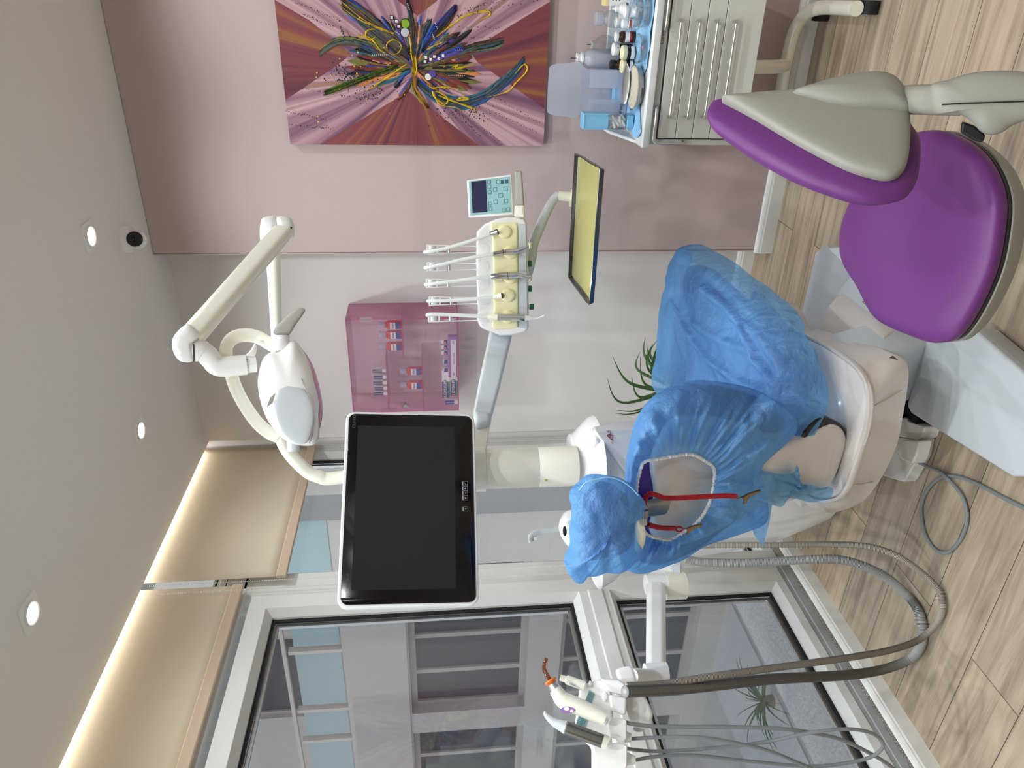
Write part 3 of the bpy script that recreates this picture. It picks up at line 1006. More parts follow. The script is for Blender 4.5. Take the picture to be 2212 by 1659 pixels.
# back rest: shell, upholstery, spine arm
PB, NB = V((-1.10, 1.49, 0.85)), V((0.05, -0.94, -0.33)).normalized()
def pb(x, y, off=0.0):
    return onp(x, y, PB + NB * off, NB)
sil = [(1385, 890), (1400, 866), (1432, 841), (1464, 827), (1508, 822), (1559, 826), (1622, 840), (1660, 862), (1690, 900), (1680, 960), (1630, 1030), (1610, 1090), (1590, 1130), (1560, 1150), (1524, 1180), (1480, 1206), (1448, 1219), (1416, 1228), (1385, 1226), (1360, 1205), (1352, 1120), (1355, 1040), (1362, 960)]
def shrink(P, k, c=None):
    c = c or sum(P, V((0, 0, 0))) / len(P)
    return [c + (p - c) * k for p in P]
so = smooth_path([pb(*q, -0.03) for q in sil], 3, True)
MB().pad(shrink(so, 0.95), NB, 0.020, 0.055, p=3).build('back_cushion', M['purple_dark'], chair)
shell = [(1404, 1002), (1420, 950), (1450, 905), (1510, 895), (1580, 905), (1650, 935), (1660, 990), (1640, 1080), (1570, 1130), (1500, 1165), (1440, 1175), (1404, 1150), (1408, 1110), (1412, 1060)]
MB().pad(smooth_path([pb(*q, -0.01) for q in shell], 4, True), NB, 0.020, 0.012, p=4).build('back_shell', M['warm_white'], chair)
arm = [(1783, 909), (1803, 914), (1816, 930), (1818, 950), (1810, 980), (1800, 1010), (1788, 1035), (1768, 1052), (1700, 1075), (1640, 1085), (1590, 1080), (1580, 1000), (1600, 955), (1690, 948), (1727, 939), (1755, 920)]
MB().pad(smooth_path([pb(*q, 0.045) for q in arm], 4, True), NB, 0.030, 0.06, p=4, rings=10).build('back_arm', M['warm_white'], chair)
slot = [(1770, 900), (1800, 906), (1821, 922), (1826, 948), (1819, 982), (1808, 1016), (1793, 1042), (1776, 1058), (1740, 1040), (1730, 950)]
MB().pad(smooth_path([pb(*q, 0.056) for q in slot], 4, True), NB, 0.006, 0.03, p=6, rings=4).build('arm_slot', M['dark'], chair)
# head rest, its stem and joint
PH, NH = V((-1.06, 1.31, 1.13)), V((0.25, -0.95, -0.15)).normalized()
def ph(x, y, off=0.0):
    return onp(x, y, PH + NH * off, NH)
hs_ = [(1290, 1030), (1320, 1030), (1350, 1048), (1372, 1075), (1380, 1100), (1372, 1140), (1370, 1180), (1345, 1208), (1300, 1218), (1258, 1222), (1250, 1180), (1252, 1120), (1256, 1066)]
MB().pad(shrink(smooth_path([ph(*q, -.008) for q in hs_], 4, True), 0.84), NH, 0.024, 0.04, p=3).build('headrest_cushion', M['purple_dark'], chair)
st = [pb(1440, 1092, 0.004), pb(1400, 1098, 0.006), ph(1375, 1105, -0.05), ph(1340, 1112, -0.04)]
MB().tube(st, 0.026, 14, flat=0.4).build('headrest_stem', M['steel'], chair)
jc = ph(1388, 1112, 0.0)
MB().obox(jc, C_D, C_R, -C_F, 0.018, 0.045, 0.03).build('headrest_bracket', M['grey'], chair, smooth=False, bevel=0.004)
MB().cyl(ph(1393, 1102, 0.02), ph(1393, 1118, 0.02), 0.007).build('headrest_pivot', M['steel'], chair)
MB().pad(smooth_path([ph(*q, 0.005) for q in ((1372, 1120), (1388, 1128), (1394, 1150), (1390, 1175), (1380, 1195), (1370, 1180))], 5, True), NH, 0.012, 0.012, p=2.5).build('headrest_lever', M['ivory'], chair)

# ------------------------------------------------------------------ blue covers
def nz(p, s, seed=0.0):
    return noise.noise(V((p.x * s + seed, p.y * s - seed, p.z * s + 2 * seed)))
# over seat and leg rest: top sheet with hanging sides, sharp pleats running towards the hinge
def seat_sheet():
    b = MB()
    nu, nv = 150, 90
    rows = []
    # right hem and top, from the foot end (v=0) to the hinge (v=1)
    hem = [(2.555, -0.835, .575), (2.50, -0.822, .545), (2.39, -0.818, .520), (2.25, -0.815, .500), (2.11, -0.812, .490), (2.01, -0.818, .478), (1.91, -0.825, .470), (1.80, -0.838, .472), (1.72, -0.872, .468), (1.64, -0.93, .466), (1.56, -0.96, .500), (1.53, -1.02, .54)]
    hp = smooth_path([(x, y, z) for y, x, z in hem], 8)
    for j in range(nv + 1):
        t = j / nv
        f = t * (len(hp) - 1)
        i0 = min(int(f), len(hp) - 2)
        h = hp[i0].lerp(hp[i0 + 1], f - i0)
        y = h.y
        edge_z = 0.612 + 0.018 * math.exp(-((y - 2.5) / 0.12) ** 2) - 0.02 * t + 0.012 * math.sin(7 * t + 1)
        xr = h.x - 0.035                       # where the top turns down
        xl = mix(-1.42, -1.37, t)
        rnd_ = max(0.0, 1 - t / 0.10) ** 2 * 0.035
        row = []
        for i in range(nu + 1):
            s = i / nu
            if s < 0.22:                       # hanging side
                q = s / 0.22
                x = mix(h.x - rnd_, xr - rnd_, q ** 2.2)
                z = mix(h.z, edge_z - 0.012, 1 - (1 - q) ** 1.35)
                row.append(V((x, y, z)))
            else:
                q = (s - 0.22) / 0.78
                x = mix(xr - rnd_, xl + rnd_, q)
                dome = 0.018 * math.sin(PI * q)
                row.append(V((x, y, edge_z - 0.012 + 0.012 * min(1, q * 12) + dome * 0.5)))
        rows.append(row)
    # foot end drop and left drop
    end = []
    for k in range(8):
        q = k / 8
        end.append([V((p.x, p.y - (0.012 * (1 - q) if i < nu * 0.24 else -0.016 * (1 - q) ** 0.5), max(p.z - 0.11 * (1 - q), 0.50 if i > nu * 0.3 else 0.556))) for i, p in enumerate(rows[0])])
    allr = end + rows
    b.loft(allr, cap=False, closed=False)
    ridges = [[at(x, y, 2, .615) for x, y in pl] for pl in (
        ((1470, 655), (1482, 700), (1505, 745), (1540, 790), (1585, 825), (1640, 850)), ((1520, 625), (1560, 665), (1595, 720), (1618, 780), (1660, 835)),
        ((1462, 600), (1470, 680), (1478, 760)), ((1580, 690), (1625, 740), (1660, 800)), ((1640, 720), (1680, 780), (1700, 840)), ((1500, 700), (1540, 730), (1600, 760)))]
    def ridge(p):
        h = 0.0
        for m_, pl in enumerate(ridges):
            for a, b_ in zip(pl[:-1], pl[1:]):
                dx, dy = b_.x - a.x, b_.y - a.y
                t_ = max(0.0, min(1.0, ((p.x - a.x) * dx + (p.y - a.y) * dy) / (dx * dx + dy * dy)))
                d = math.hypot(p.x - a.x - dx * t_, p.y - a.y - dy * t_)
                h = max(h, (0.026 if m_ < 2 else 0.015) * math.exp(-(d / 0.016) ** 2))
        return h
    def wr(p, n):
        # pleats converge on the hinge at the right rear corner
        hx, hy = -1.05, 1.50
        dx, dy = p.x - hx, p.y - hy
        a = math.atan2(dy, dx)
        r = math.hypot(dx, dy)
        w = max(0.0, min(1.0, (r - 0.05) / 0.35))
        fold = abs(math.sin(a * 6.5 + 1.6 * nz(p, 2.2, 3.1) + 0.6))
        crease = (0.5 - fold) * 0.016 * w * (1.2 - 0.6 * r)
        near = max(0.0, 1 - r / 0.45)
        g = 0.004 * near * math.sin(a * 14 + 3 * nz(p, 6, 1.0))
        return n * (0) + V((0.25, -0.2, 0.9)) * (0.9 * crease + ridge(p) + g + 0.012 * nz(p, 7, 5.0) + 0.007 * nz(p, 19, 2.0))
    o = b.build('chair_cover', M['blue'], None, wrinkle=wr, sharp=180)
    return tag(o, 'blue non-woven cover stretched over the seat and leg rest', 'cover')
seat_sheet()

# over the back rest: elastic opening at the rear, gathered, wrapping the edge
def angle_ring(P, c, ex, ey, n):
    """points of a closed outline sampled at n equal angles about c"""
    poly = [((p - c).dot(ex), (p - c).dot(ey)) for p in P]
    out = []
    m = len(poly)
    for k in range(n):
        a = 2 * PI * k / n
        dx, dy = math.cos(a), math.sin(a)
        best = 0.0
        for i in range(m):
            x1, y1 = poly[i]
            x2, y2 = poly[(i + 1) % m]
            den = dx * (y2 - y1) - dy * (x2 - x1)
            if abs(den) < 1e-12:
                continue
            t = (x1 * (y2 - y1) - y1 * (x2 - x1)) / den
            u = (x1 * dy - y1 * dx) / den
            if t > 0 and -1e-9 <= u <= 1 + 1e-9:
                best = max(best, t)
        out.append(best)
    return out
cov = [(1344, 1215), (1348, 1130), (1350, 1040), (1353, 990), (1363, 942), (1375, 904), (1400, 866), (1432, 841), (1464, 827), (1508, 821), (1559, 825), (1622, 838), (1669, 860), (1701, 882), (1722, 904), (1719, 939), (1701, 958), (1650, 1002), (1646, 1030), (1652, 1060), (1659, 1088), (1658, 1129), (1631, 1143), (1574, 1163), (1524, 1180), (1480, 1208), (1448, 1221), (1416, 1233), (1385, 1240), (1359, 1234)]
opn = [(1382, 1012), (1391, 996), (1416, 991), (1454, 984), (1483, 980), (1502, 983), (1521, 994), (1540, 1009), (1541, 1040), (1533, 1078), (1521, 1104), (1505, 1126), (1480, 1145), (1448, 1164), (1420, 1161), (1394, 1151), (1375, 1116), (1374, 1053)]
def slide(p, d):
    return CAM + (p - CAM) * ((PB + NB * d - CAM).dot(NB) / (p - CAM).dot(NB))
def back_cover():
    n = 240
    c = pb(1458, 1066)
    ex = (C_D - NB * C_D.dot(NB)).normalized()
    ey = NB.cross(ex)
    ro = angle_ring(smooth_path([pb(*q) for q in cov], 5, True), c, ex, ey, n)
    ri = angle_ring(smooth_path([pb(*q) for q in opn], 5, True), c, ex, ey, n)
    ro = [(ro[k - 2] + 2 * ro[k - 1] + 3 * ro[k] + 2 * ro[(k + 1) % n] + ro[(k + 2) % n]) / 9 for k in range(n)]
    rings = []
    lows = [0.0] * n
    S = 26
    for s in range(S + 1):
        t = s / S
        ring = []
        for k in range(n):
            a = 2 * PI * k / n
            r = mix(ri[k], ro[k], t)
            span = max(ro[k] - ri[k], 0.01)
            h = 0.028 + 0.050 * math.sin(PI * min(t * 0.5 + 0.12, 1.0)) * min(1, span / 0.08)
            low = max(0.0, min(1.0, (math.cos(a - 0.05) - 0.74) / 0.14))      # hem that hangs over the arm
            h = h * (1 - t ** 5 * (1 - low)) - 0.030 * t ** 3 * (1 - low)
            h = mix(h, max(h, 0.086), low * min(1, t * 3))
            lows[k] = low
            p = c + (ex * math.cos(a) + ey * math.sin(a)) * r
            g = math.sin(a * 46 + 4.5 * nz(p, 9, 1.7)) * 0.0055 * (1 - t) ** 1.1 * min(1, t * 5 + 0.12) + math.sin(a * 17 + 3 * nz(p, 5, 4.7)) * 0.0075 * math.sin(PI * min(1, t * 1.1))
            g += 0.010 * nz(p, 11, 9.1) * math.sin(PI * t) + 0.008 * nz(p, 26, 2.2) * math.sin(PI * t)
            ring.append(slide(p, h + g))
        rings.append(ring)
    # round the edge and over the front of the back rest
    out0 = [slide(p, 0.0) for p in rings[-1]]
    for k in range(1, 7):
        q = k / 6
        f = 1 - 0.10 * q * q
        rings.append([slide(c + (p - c) * mix(f, 1 - 0.02 * q, lows[i]), mix(-0.030 - 0.085 * math.sin(q * PI / 2), 0.082 - 0.02 * q, lows[i])) for i, p in enumerate(out0)])
    rings.append([c + (p - c) * mix(0.5, 0.97, lows[i]) - NB * 0.02 for i, p in enumerate(rings[-1])])
    b = MB().loft(rings, cap=False)
    o = b.build('backrest_cover', M['blue'], None, sharp=180)
    tag(o, 'blue non-woven cover gathered by elastic round the back rest', 'cover')
    el = MB()
    e0 = [p + NB * 0.003 for p in rings[0]]
    e0 = [e0[k] + NB * 0.0012 * math.sin(k * 1.9) for k in range(n)]
    el.tube(e0 + [e0[0]], [0.0042 + 0.0008 * math.sin(k * 2.7) for k in range(n + 1)], 6, cap=False)
    el.build('elastic_band', M['elastic'], o)
    tail = [(1640, 1024), (1680, 1026), (1701, 1021), (1712, 1010), (1721, 1003), (1726, 1020), (1731, 1045), (1758, 1046), (1766, 1053), (1801, 1056), (1793, 1075), (1768, 1080), (1749, 1086), (1722, 1082), (1701, 1081), (1680, 1090), (1652, 1084), (1630, 1078)]
    tp = [pb(*q, 0.092) for q in smooth_path([(x, y, 0) for x, y in tail], 3, True) for q in [(q[0], q[1])]]
    cen = sum(tp, V((0, 0, 0))) / len(tp)
    rg = [[cen + (p - cen) * k / 8 + NB * (0.010 * nz(p, 20, k * 0.3) + 0.008 * math.sin(k * 1.3 + i * 0.5)) for i, p in enumerate(tp)] for k in range(1, 9)]
    MB().loft([[cen + (p - cen) * 0.01 for p in tp]] + rg, cap=False).build('loose_end', M['blue_thin'], o, sharp=180)
    return o
back_cover()
# over the head rest: loose bag with a seam
hcov = [(1290, 1025), (1309, 1022), (1334, 1029), (1353, 1042), (1369, 1056), (1386, 1078), (1391, 1096), (1382, 1110), (1372, 1126), (1374, 1164), (1382, 1189), (1372, 1205), (1353, 1218), (1321, 1224), (1296, 1230), (1277, 1238), (1264, 1240), (1258, 1247), (1249, 1252), (1233, 1248), (1219, 1241), (1217, 1227), (1227, 1214), (1234, 1186), (1238, 1157), (1239, 1132), (1244, 1100), (1241, 1078), (1249, 1056), (1268, 1034)]
def hw(p, n):
    q = p - PH
    a = math.atan2(q.z, q.x)
    e = max(0.0, min(1.0, (q.length - 0.05) / 0.1))
    return n * (0.016 * nz(p, 10, 1.1) + 0.008 * nz(p, 24, 4.0) + 0.004 * e * math.sin(a * 9 + 4 * nz(p, 8, 2.0)))
ho = MB().pad(smooth_path([ph(*q, 0) for q in hcov], 5, True), NH, 0.05, 0.06, p=2.2, rings=14).build('headrest_cover', M['blue'], None, wrinkle=hw, sharp=180)
tag(ho, 'small blue non-woven bag over the head rest, twisted at one end', 'cover')
sp = smooth_path([ph(x, y, 0.02) for x, y in ((1247, 1056), (1262, 1038), (1290, 1030), (1312, 1027), (1336, 1034), (1357, 1048), (1374, 1066))], 6)
MB().tube([p + NH * 0.012 for p in sp], 0.0016, 5).build('seam', M['paper_blue'], ho)

# ------------------------------------------------------------------ red bib cord with two clips
bib = thing('bib_cord', 'red coiled bib cord with two metal clips hanging behind the back rest', 'bib cord', pb(1400, 1100, 0.06))
def coil(path, r, pitch, name):
    P = smooth_path(path, 24)
    L_ = 0
    pts = []
    acc = [0]
    for a, b in zip(P[:-1], P[1:]):
        acc.append(acc[-1] + (b - a).length)
    total = acc[-1]
    turns = total / pitch
    N_ = int(turns * 9)
    u = None
    i = 0
    for k in range(N_):
        d = total * k / (N_ - 1)
        while i < len(acc) - 2 and acc[i + 1] < d:
            i += 1
        t = (d - acc[i]) / max(acc[i + 1] - acc[i], 1e-9)
        p = P[i].lerp(P[i + 1], t)
        tg = (P[i + 1] - P[i]).normalized()
        if u is None:
            u = (NB - tg * NB.dot(tg)).normalized()
        u = (u - tg * u.dot(tg)).normalized()
        w = tg.cross(u)
        a = 2 * PI * turns * k / (N_ - 1)
        pts.append(p + (u * math.cos(a) + w * math.sin(a)) * r)
    MB().tube(pts, pitch * 0.46, 5).build(name, M['red_cord'], bib)
coil([pb(x, y, o) for x, y, o in ((1393, 1095, .05), (1393, 1078, .052), (1403, 1067, .054), (1420, 1070, .056), (1440, 1076, .064), (1500, 1074, .086), (1560, 1071, .106), (1590, 1072, .112))], 0.0052, 0.0030, 'coiled_cord')
coil([pb(x, y, o) for x, y, o in ((1400, 1133, .055), (1420, 1139, .056), (1440, 1141, .058), (1458, 1141, .062))], 0.0052, 0.0030, 'coiled_cord')
kn = MB()
kc = pb(1467, 1143, 0.064)
kn.tube([kc + C_D * (0.008 * math.cos(q)) + C_R * (0.006 * math.sin(q)) for q in [2 * PI * k / 12 for k in range(13)]], 0.0025, 6)
kn.build('knot', M['red_cord'], bib)
def clip(a, b, off):
    """crocodile clip from a (cord end) to b (jaw end)"""
    a, b = pb(*a, off), pb(*b, off)
    d = (b - a)
    L_ = d.length
    d.normalize()
    n = NB
    w = n.cross(d).normalized()
    k = MB()
    P = lambda s, v: a + d * (L_ * s) + w * (L_ * v)
    k.prism([P(0.18, 0.02), P(0.45, 0.10), P(1.0, 0.10), P(1.0, 0.02), P(0.5, -0.03), P(0.2, -0.02)], n * 0.006)
    k.prism([P(0.30, -0.02), P(0.52, -0.06), P(0.36, -0.26), P(0.28, -0.30), P(0.30, -0.22)], n * 0.005)
    k.tube([P(0.0, 0.0), P(0.3, 0.0)], 0.0016, 6)
    k.build('clip', M['brass'], bib, smooth=False)
clip((1592, 1077), (1640, 1062), .110)
clip((1473, 1143), (1514, 1135), .084)
# ================================================================== WATER UNIT, COLUMN, MONITOR, LAMP
class VP:
    """a plane through P0 facing the viewer's side; (x, y, off) photo points to world points off metres in front of it"""
    def __init__(s, P0, N=None):
        s.p = V(P0)
        s.n = V(N).normalized() if N else (CAM - s.p).normalized()
    def __call__(s, x, y, off=0.0):
        return onp(x, y, s.p + s.n * off, s.n)

def hull(name, pts, m, parent, bevel=0.01, seg=3):
    bm = bmesh.new()
    for p in pts:
        bm.verts.new(V(p))
    r = bmesh.ops.convex_hull(bm, input=bm.verts)
    bmesh.ops.delete(bm, geom=[g for g in r['geom_interior'] if isinstance(g, bmesh.types.BMVert)], context='VERTS')
    bmesh.ops.dissolve_limit(bm, angle_limit=math.radians(4), verts=bm.verts, edges=bm.edges)
    b = MB()
    bm.verts.ensure_lookup_table()
    bm.verts.index_update()
    b.add([v.co.copy() for v in bm.verts], [[v.index for v in f.verts] for f in bm.faces])
    bm.free()
    return b.build(name, m, parent, smooth=True, bevel=bevel, seg=seg)

CX, CY = -1.407, 2.0
unit = thing('water_unit', 'white dental water unit with spittoon bowl standing beside the chair', 'dental unit', (-1.55, 2.15, 0))
hull('lower_body', [(-1.34, 2.10, 0.02), (-1.50, 2.40, 0.02), (-1.60, 1.99, 0.27), (-1.77, 2.0, 0.27), (-1.83, 2.06, 0.35), (-1.86, 2.02, 0.60), (-1.80, 2.40, 0.02), (-1.86, 2.40, 0.6), (-1.33, 2.08, 0.80), (-1.50, 2.40, 0.80), (-1.50, 1.95, 0.78), (-1.84, 2.05, 0.80), (-1.80, 2.4, 0.80), (-1.6, 2.03, 0.02), (-1.76, 2.1, .02)], M['white'], unit, 0.025)
# upper body: logo face on the right of a slanted seam
S1, S2 = at(1285, 934, 1, 1.985), at(1366, 1042, 1, 1.955)
R1, R2 = at(1283, 922, 1, 2.03), at(1360, 908, 1, 2.10)
hull('logo_panel', [S1, S2, R1, R2, (-1.49, 2.35, R1.z), (-1.49, 2.35, 0.62), (-1.52, 1.965, 0.66), (-1.33, 2.12, 0.62), (-1.47, 2.3, S1.z)], M['white'], unit, 0.012)
hull('upper_body', [S1 + V((-0.004, 0, 0.0)), S2 + V((-0.004, 0, 0.0)), at(1300, 1062, 1, 1.95), at(1258, 1052, 1, 1.95), (-1.46, 2.30, 0.995), (-1.62, 2.30, 1.0), (-1.64, 2.0, 0.99), (-1.66, 2.0, 0.72), (-1.6, 2.3, .7), (-1.48, 2.3, 0.75)], M['matt_white'], unit, 0.012)
MB().loft([[V((CX - 0.015 + rx * math.cos(a), CY + 0.06 + ry * math.sin(a), z)) for a in [2 * PI * k / 36 for k in range(36)]] for rx, ry, z in ((0.135, 0.17, 0.965), (0.128, 0.16, 0.985), (0.105, 0.12, 1.015), (0.082, 0.10, 1.04), (0.078, 0.10, 1.05), (0.072, 0.09, 1.052))]).build('neck', M['white'], unit)
MB().lathe([(0.066, 0), (0.066, 0.126), (0.0652, 0.1275), (0.066, 0.129), (0.066, 0.52), (0.062, 0.53)], (CX, CY, 1.045), n=40).build('column', M['ivory'], unit)
cs = VP(at(1172, 1030, 1, 1.94), (0.48, -0.87, 0))
MB().pad([cs(1166 + 4.5 * math.cos(a), 1030 + 4.0 * math.sin(a), 0.0) for a in [2 * PI * k / 20 for k in range(20)]], cs.n, 0.006, 0.01).build('button', M['white'], unit)
for (x, y, w, h, m_) in ((1179, 1037, 4, 4, 'warn'), (1179, 1029, 4, 5, 'print'), (1179, 1021, 5, 6, 'print')):
    MB().prism([cs(x - w / 2, y + h / 2, .002), cs(x + w / 2, y + h / 2, .002), cs(x + w / 2, y - h / 2, .002), cs(x - w / 2, y - h / 2, .002)], cs.n * 0.0015).build('label', M[m_], unit, smooth=False)
# logo
ln = VP(at(1318, 942, 1, 2.0), (R2 - S1).cross(S2 - S1) if (R2 - S1).cross(S2 - S1).dot(CAM - S1) > 0 else (S2 - S1).cross(R2 - S1))
lx, ly = (ln(1318, 925, 0) - ln(1318, 955, 0)), (ln(1308, 942) - ln(1330, 942))
text('logo', 'CLASS', ln(1323, 949, .009), lx, ly, 0.011, M['logo_red'], unit)
text('logo', 'A', ln(1317, 942, .009), lx, ly, 0.034, M['logo_red'], unit)
text('logo', '5', ln(1315, 932, .009), lx, ly, 0.024, M['logo_grey'], unit)
# cup filler and bowl
cf = VP(at(1232, 1146, 1, 1.98))
MB().pad(smooth_path([cf(x, y) for x, y in ((1207, 1132), (1212, 1117), (1222, 1105), (1242, 1100), (1262, 1104), (1268, 1140), (1262, 1180), (1240, 1188), (1226, 1180), (1213, 1162), (1208, 1148))], 5, True), cf.n, 0.045, 0.05, p=2.6).build('filler_head', M['white'], unit)
MB().pad(smooth_path([cf(x, y, .038) for x, y in ((1224, 1126), (1248, 1128), (1252, 1160), (1240, 1176), (1230, 1168), (1226, 1150))], 5, True), cf.n, 0.012, 0.01, p=3).build('filler_cover', M['grey_white'], unit)
MB().pad([cf(1220 + 4.6 * math.cos(a), 1147 + 11 * math.sin(a), .040) for a in [2 * PI * k / 24 for k in range(24)]], cf.n, 0.006, 0.01).build('sensor_window', M['dark'], unit)
MB().tube(smooth_path([cf(x, y, .0) for x, y in ((1212, 1142), (1190, 1145), (1168, 1148), (1155, 1152), (1148, 1158), (1146, 1166), (1149, 1171))], 6), [0.0115] * 25 + [0.0105] * 12, 14, flat=0.8).build('spout', M['grey_white'], unit)
MB().cyl(cf(1153, 1163), cf(1160, 1163), 0.006).build('nozzle', M['white'], unit)
bc = V((-1.80, 2.02, 0.955))
bax = V((-0.12, -0.10, 1))
prof = [(0.001, -0.125), (0.045, -0.122), (0.085, -0.095), (0.112, -0.05), (0.126, -0.006), (0.129, 0.002), (0.126, 0.006), (0.121, 0.002), (0.108, -0.045), (0.08, -0.085), (0.04, -0.108), (0.001, -0.11)]
MB().lathe(prof, bc, bax, 40).build('spittoon_bowl', M['white'], unit)
hull('bowl_bracket', [(-1.62, 2.0, .90), (-1.62, 2.2, .90), (-1.62, 2.0, .78), (-1.62, 2.2, .78), (-1.78, 2.0, .85), (-1.78, 2.12, .85), (-1.8, 2.05, .80)], M['white'], unit, 0.012)
ab = VP(at(1440, 1245, 1, 1.92))
MB().prism([ab(x, y, 0.0) for x, y in ((1398, 1242), (1424, 1222), (1470, 1215), (1472, 1236), (1468, 1260), (1430, 1258))], -ab.n * 0.12).build('arm_socket', M['white'], unit, smooth=True, bevel=0.008)
MB().prism([ab(x, y, 0.006) for x, y in ((1449, 1222), (1472, 1217), (1471, 1260), (1449, 1258))], -ab.n * 0.10).build('socket_collar', M['grey_white'], unit, smooth=True, bevel=0.006)

# ------------------------------------------------------------------ monitor
TR, BR_, TL, BL = at(757, 884, 1, 2.01), at(1016, 910, 1, 2.01), at(733, 1306, 1, 1.565), at(1031, 1302, 1, 1.565)
mc = (TR + BR_ + TL + BL) / 4
mx = ((TR + BR_) - (TL + BL)).normalized()
my = ((TR + TL) - (BR_ + BL))
my = (my - mx * my.dot(mx)).normalized()
mz = mx.cross(my)
mw = ((TR - TL).length + (BR_ - BL).length) / 2
mh = ((TR - BR_).length + (TL - BL).length) / 2
mon = thing('monitor', 'black medical touch screen in a white shell on the column', 'monitor', mc)
def mp(u, v, d=0.0):
    return mc + mx * u + my * v + mz * d
def rrect(w, h, r, d, n=6, ox=0, oy=0):
    out = []
    for sx, sy, a0 in ((1, 1, 0), (-1, 1, PI / 2), (-1, -1, PI), (1, -1, 1.5 * PI)):
        for k in range(n + 1):
            a = a0 + PI / 2 * k / n
            out.append(mp(ox + sx * (w / 2 - r) + r * math.cos(a), oy + sy * (h / 2 - r) + r * math.sin(a), d))
    return out
MB().loft([rrect(mw + 0.012, mh + 0.012, 0.026, 0.0), rrect(mw + 0.018, mh + 0.018, 0.028, -0.004), rrect(mw + 0.018, mh + 0.018, 0.028, -0.032), rrect(mw - 0.03, mh - 0.03, 0.02, -0.050), rrect(mw * 0.5, mh * 0.5, 0.02, -0.056)]).build('shell', M['matt_white'], mon)
MB().loft([rrect(mw, mh, 0.020, 0.0005), rrect(mw, mh, 0.020, 0.003), rrect(mw - 0.003, mh - 0.003, 0.019, 0.0038)]).build('glass_front', M['screen'], mon)
sw, sh = mw * 0.865, mh * 0.775
MB().loft([rrect(sw, sh, 0.001, 0.0036, 1, 0, 0.014), rrect(sw, sh, 0.001, 0.0042, 1, 0, 0.014)]).build('display', M['panel'], mon)
text('brand_print', 'CLINIO', mp(mw * 0.455, mh * 0.455, .0042), mx, my, 0.013, M['dim_print'], mon)
text('brand_print', 'rein', mp(-mw * 0.463, mh * 0.455, .0042), mx, my, 0.013, M['print_grey'], mon, align='LEFT')
text('brand_print', 'medical', mp(-mw * 0.420, mh * 0.455, .0042), mx, my, 0.013, M['dim_print'], mon, align='LEFT')
def icon(u, glyph):
    b = MB()
    v, w, h, e = -mh * 0.43, 0.0135, 0.0165, 0.0005
    for x0, x1, y0, y1 in ((-w / 2, w / 2, -h / 2, -h / 2 + e), (-w / 2, w / 2, h / 2 - e, h / 2), (-w / 2, -w / 2 + e, -h / 2, h / 2), (w / 2 - e, w / 2, -h / 2, h / 2)):
        b.prism([mp(u + x0, v + y0, .0039), mp(u + x1, v + y0, .0039), mp(u + x1, v + y1, .0039), mp(u + x0, v + y1, .0039)], mz * 0.0003)
    b.prism([mp(u - w / 2 + .001, v + h / 2 - .004, .0039), mp(u + w / 2 - .001, v + h / 2 - .004, .0039), mp(u + w / 2 - .001, v + h / 2 - .001, .0039), mp(u - w / 2 + .001, v + h / 2 - .001, .0039)], mz * 0.0003)
    if glyph == 'plus':
        b.prism([mp(u + q * math.cos(a), v - .002 + q * math.sin(a), .0039) for a, q in [(2 * PI * k / 8, .0035 if k % 2 == 0 else .0018) for k in range(8)]], mz * .0003)
    elif glyph == 'drop':
        b.prism([mp(u + .0028 * math.cos(a), v - .002 + .0028 * math.sin(a), .0039) for a in [2 * PI * k / 10 for k in range(10)]], mz * .0003)
    else:
        for q in (-.0016, .0016):
            b.prism([mp(u + q - .001, v - .0045, .0039), mp(u + q, v - .0045, .0039), mp(u + q + .001, v, .0039), mp(u + q, v, .0039)], mz * .0003)
    b.build('touch_key', M['print_grey'], mon, smooth=False)
for k, g in enumerate(('drop', 'bars', 'drop', 'bars')):
    icon(mw * 0.034 + k * 0.0148, g)
icon(-mw * 0.035 + 0.006, 'plus')
MB().tube([mp(0.0, -0.02, -0.05), mp(0.01, -0.04, -0.09), V((CX, CY, 1.46))], 0.028, 16).build('mounting_arm', M['ivory'], mon)
MB().cyl((CX, CY, 1.43), (CX, CY, 1.50), 0.072, n=32).build('mounting_collar', M['ivory'], mon)

# ------------------------------------------------------------------ operating lamp
lampt = thing('operating_lamp', 'ivory operating lamp on a jointed arm above the monitor', 'dental lamp', (CX, CY, 1.575))
pole = [V((CX, CY, 1.575)), V((CX, CY, 1.70)), at(715, 1034, 1, CY), at(690, 1030, 1, CY), at(668, 1021, 1, CY + .005), at(648, 1004, 1, CY + .01), at(628, 982, 1, CY + .02), at(612, 955, 1, CY + .03), at(604, 920, 1, CY + .045), at(600, 850, 1, CY + 0.075)]
MB().tube(smooth_path(pole, 8), 0.0215, 20).build('bent_post', M['ivory'], lampt)
a1 = [at(600, 860, 1, CY + .07), at(597, 718, 1, CY + .11), at(592, 600, 1, CY + .14), at(589, 530, 1, CY + .15), at(588, 497, 1, CY + .15)]
MB().tube(a1, [0.015, 0.016, 0.019, 0.022, 0.022], 20).build('swing_arm', M['ivory'], lampt)
e1 = at(590, 490, 1, CY + .15)
E1 = VP(e1)
MB().pad(smooth_path([E1(x, y) for x, y in ((563, 480), (570, 469), (596, 468), (597, 500), (592, 530), (566, 528), (561, 505))], 4, True), E1.n, 0.032, 0.03, p=3).build('elbow', M['white'], lampt)
MB().pad(smooth_path([E1(x, y) for x, y in ((597, 468), (624, 469), (634, 482), (637, 498), (632, 515), (606, 512), (598, 495))], 4, True), E1.n, 0.036, 0.03, p=3).build('elbow', M['white'], lampt)
MB().cyl(E1(629, 492, .030), E1(629, 492, .037), 0.0028, n=10).build('screw', M['dark'], lampt)
L1, L2 = at(612, 499, 1, CY + .10), at(410, 732, 1, 1.63)
ld = (L2 - L1).normalized()
lu = (V((0, 0, 1)) - ld * ld.z).normalized()
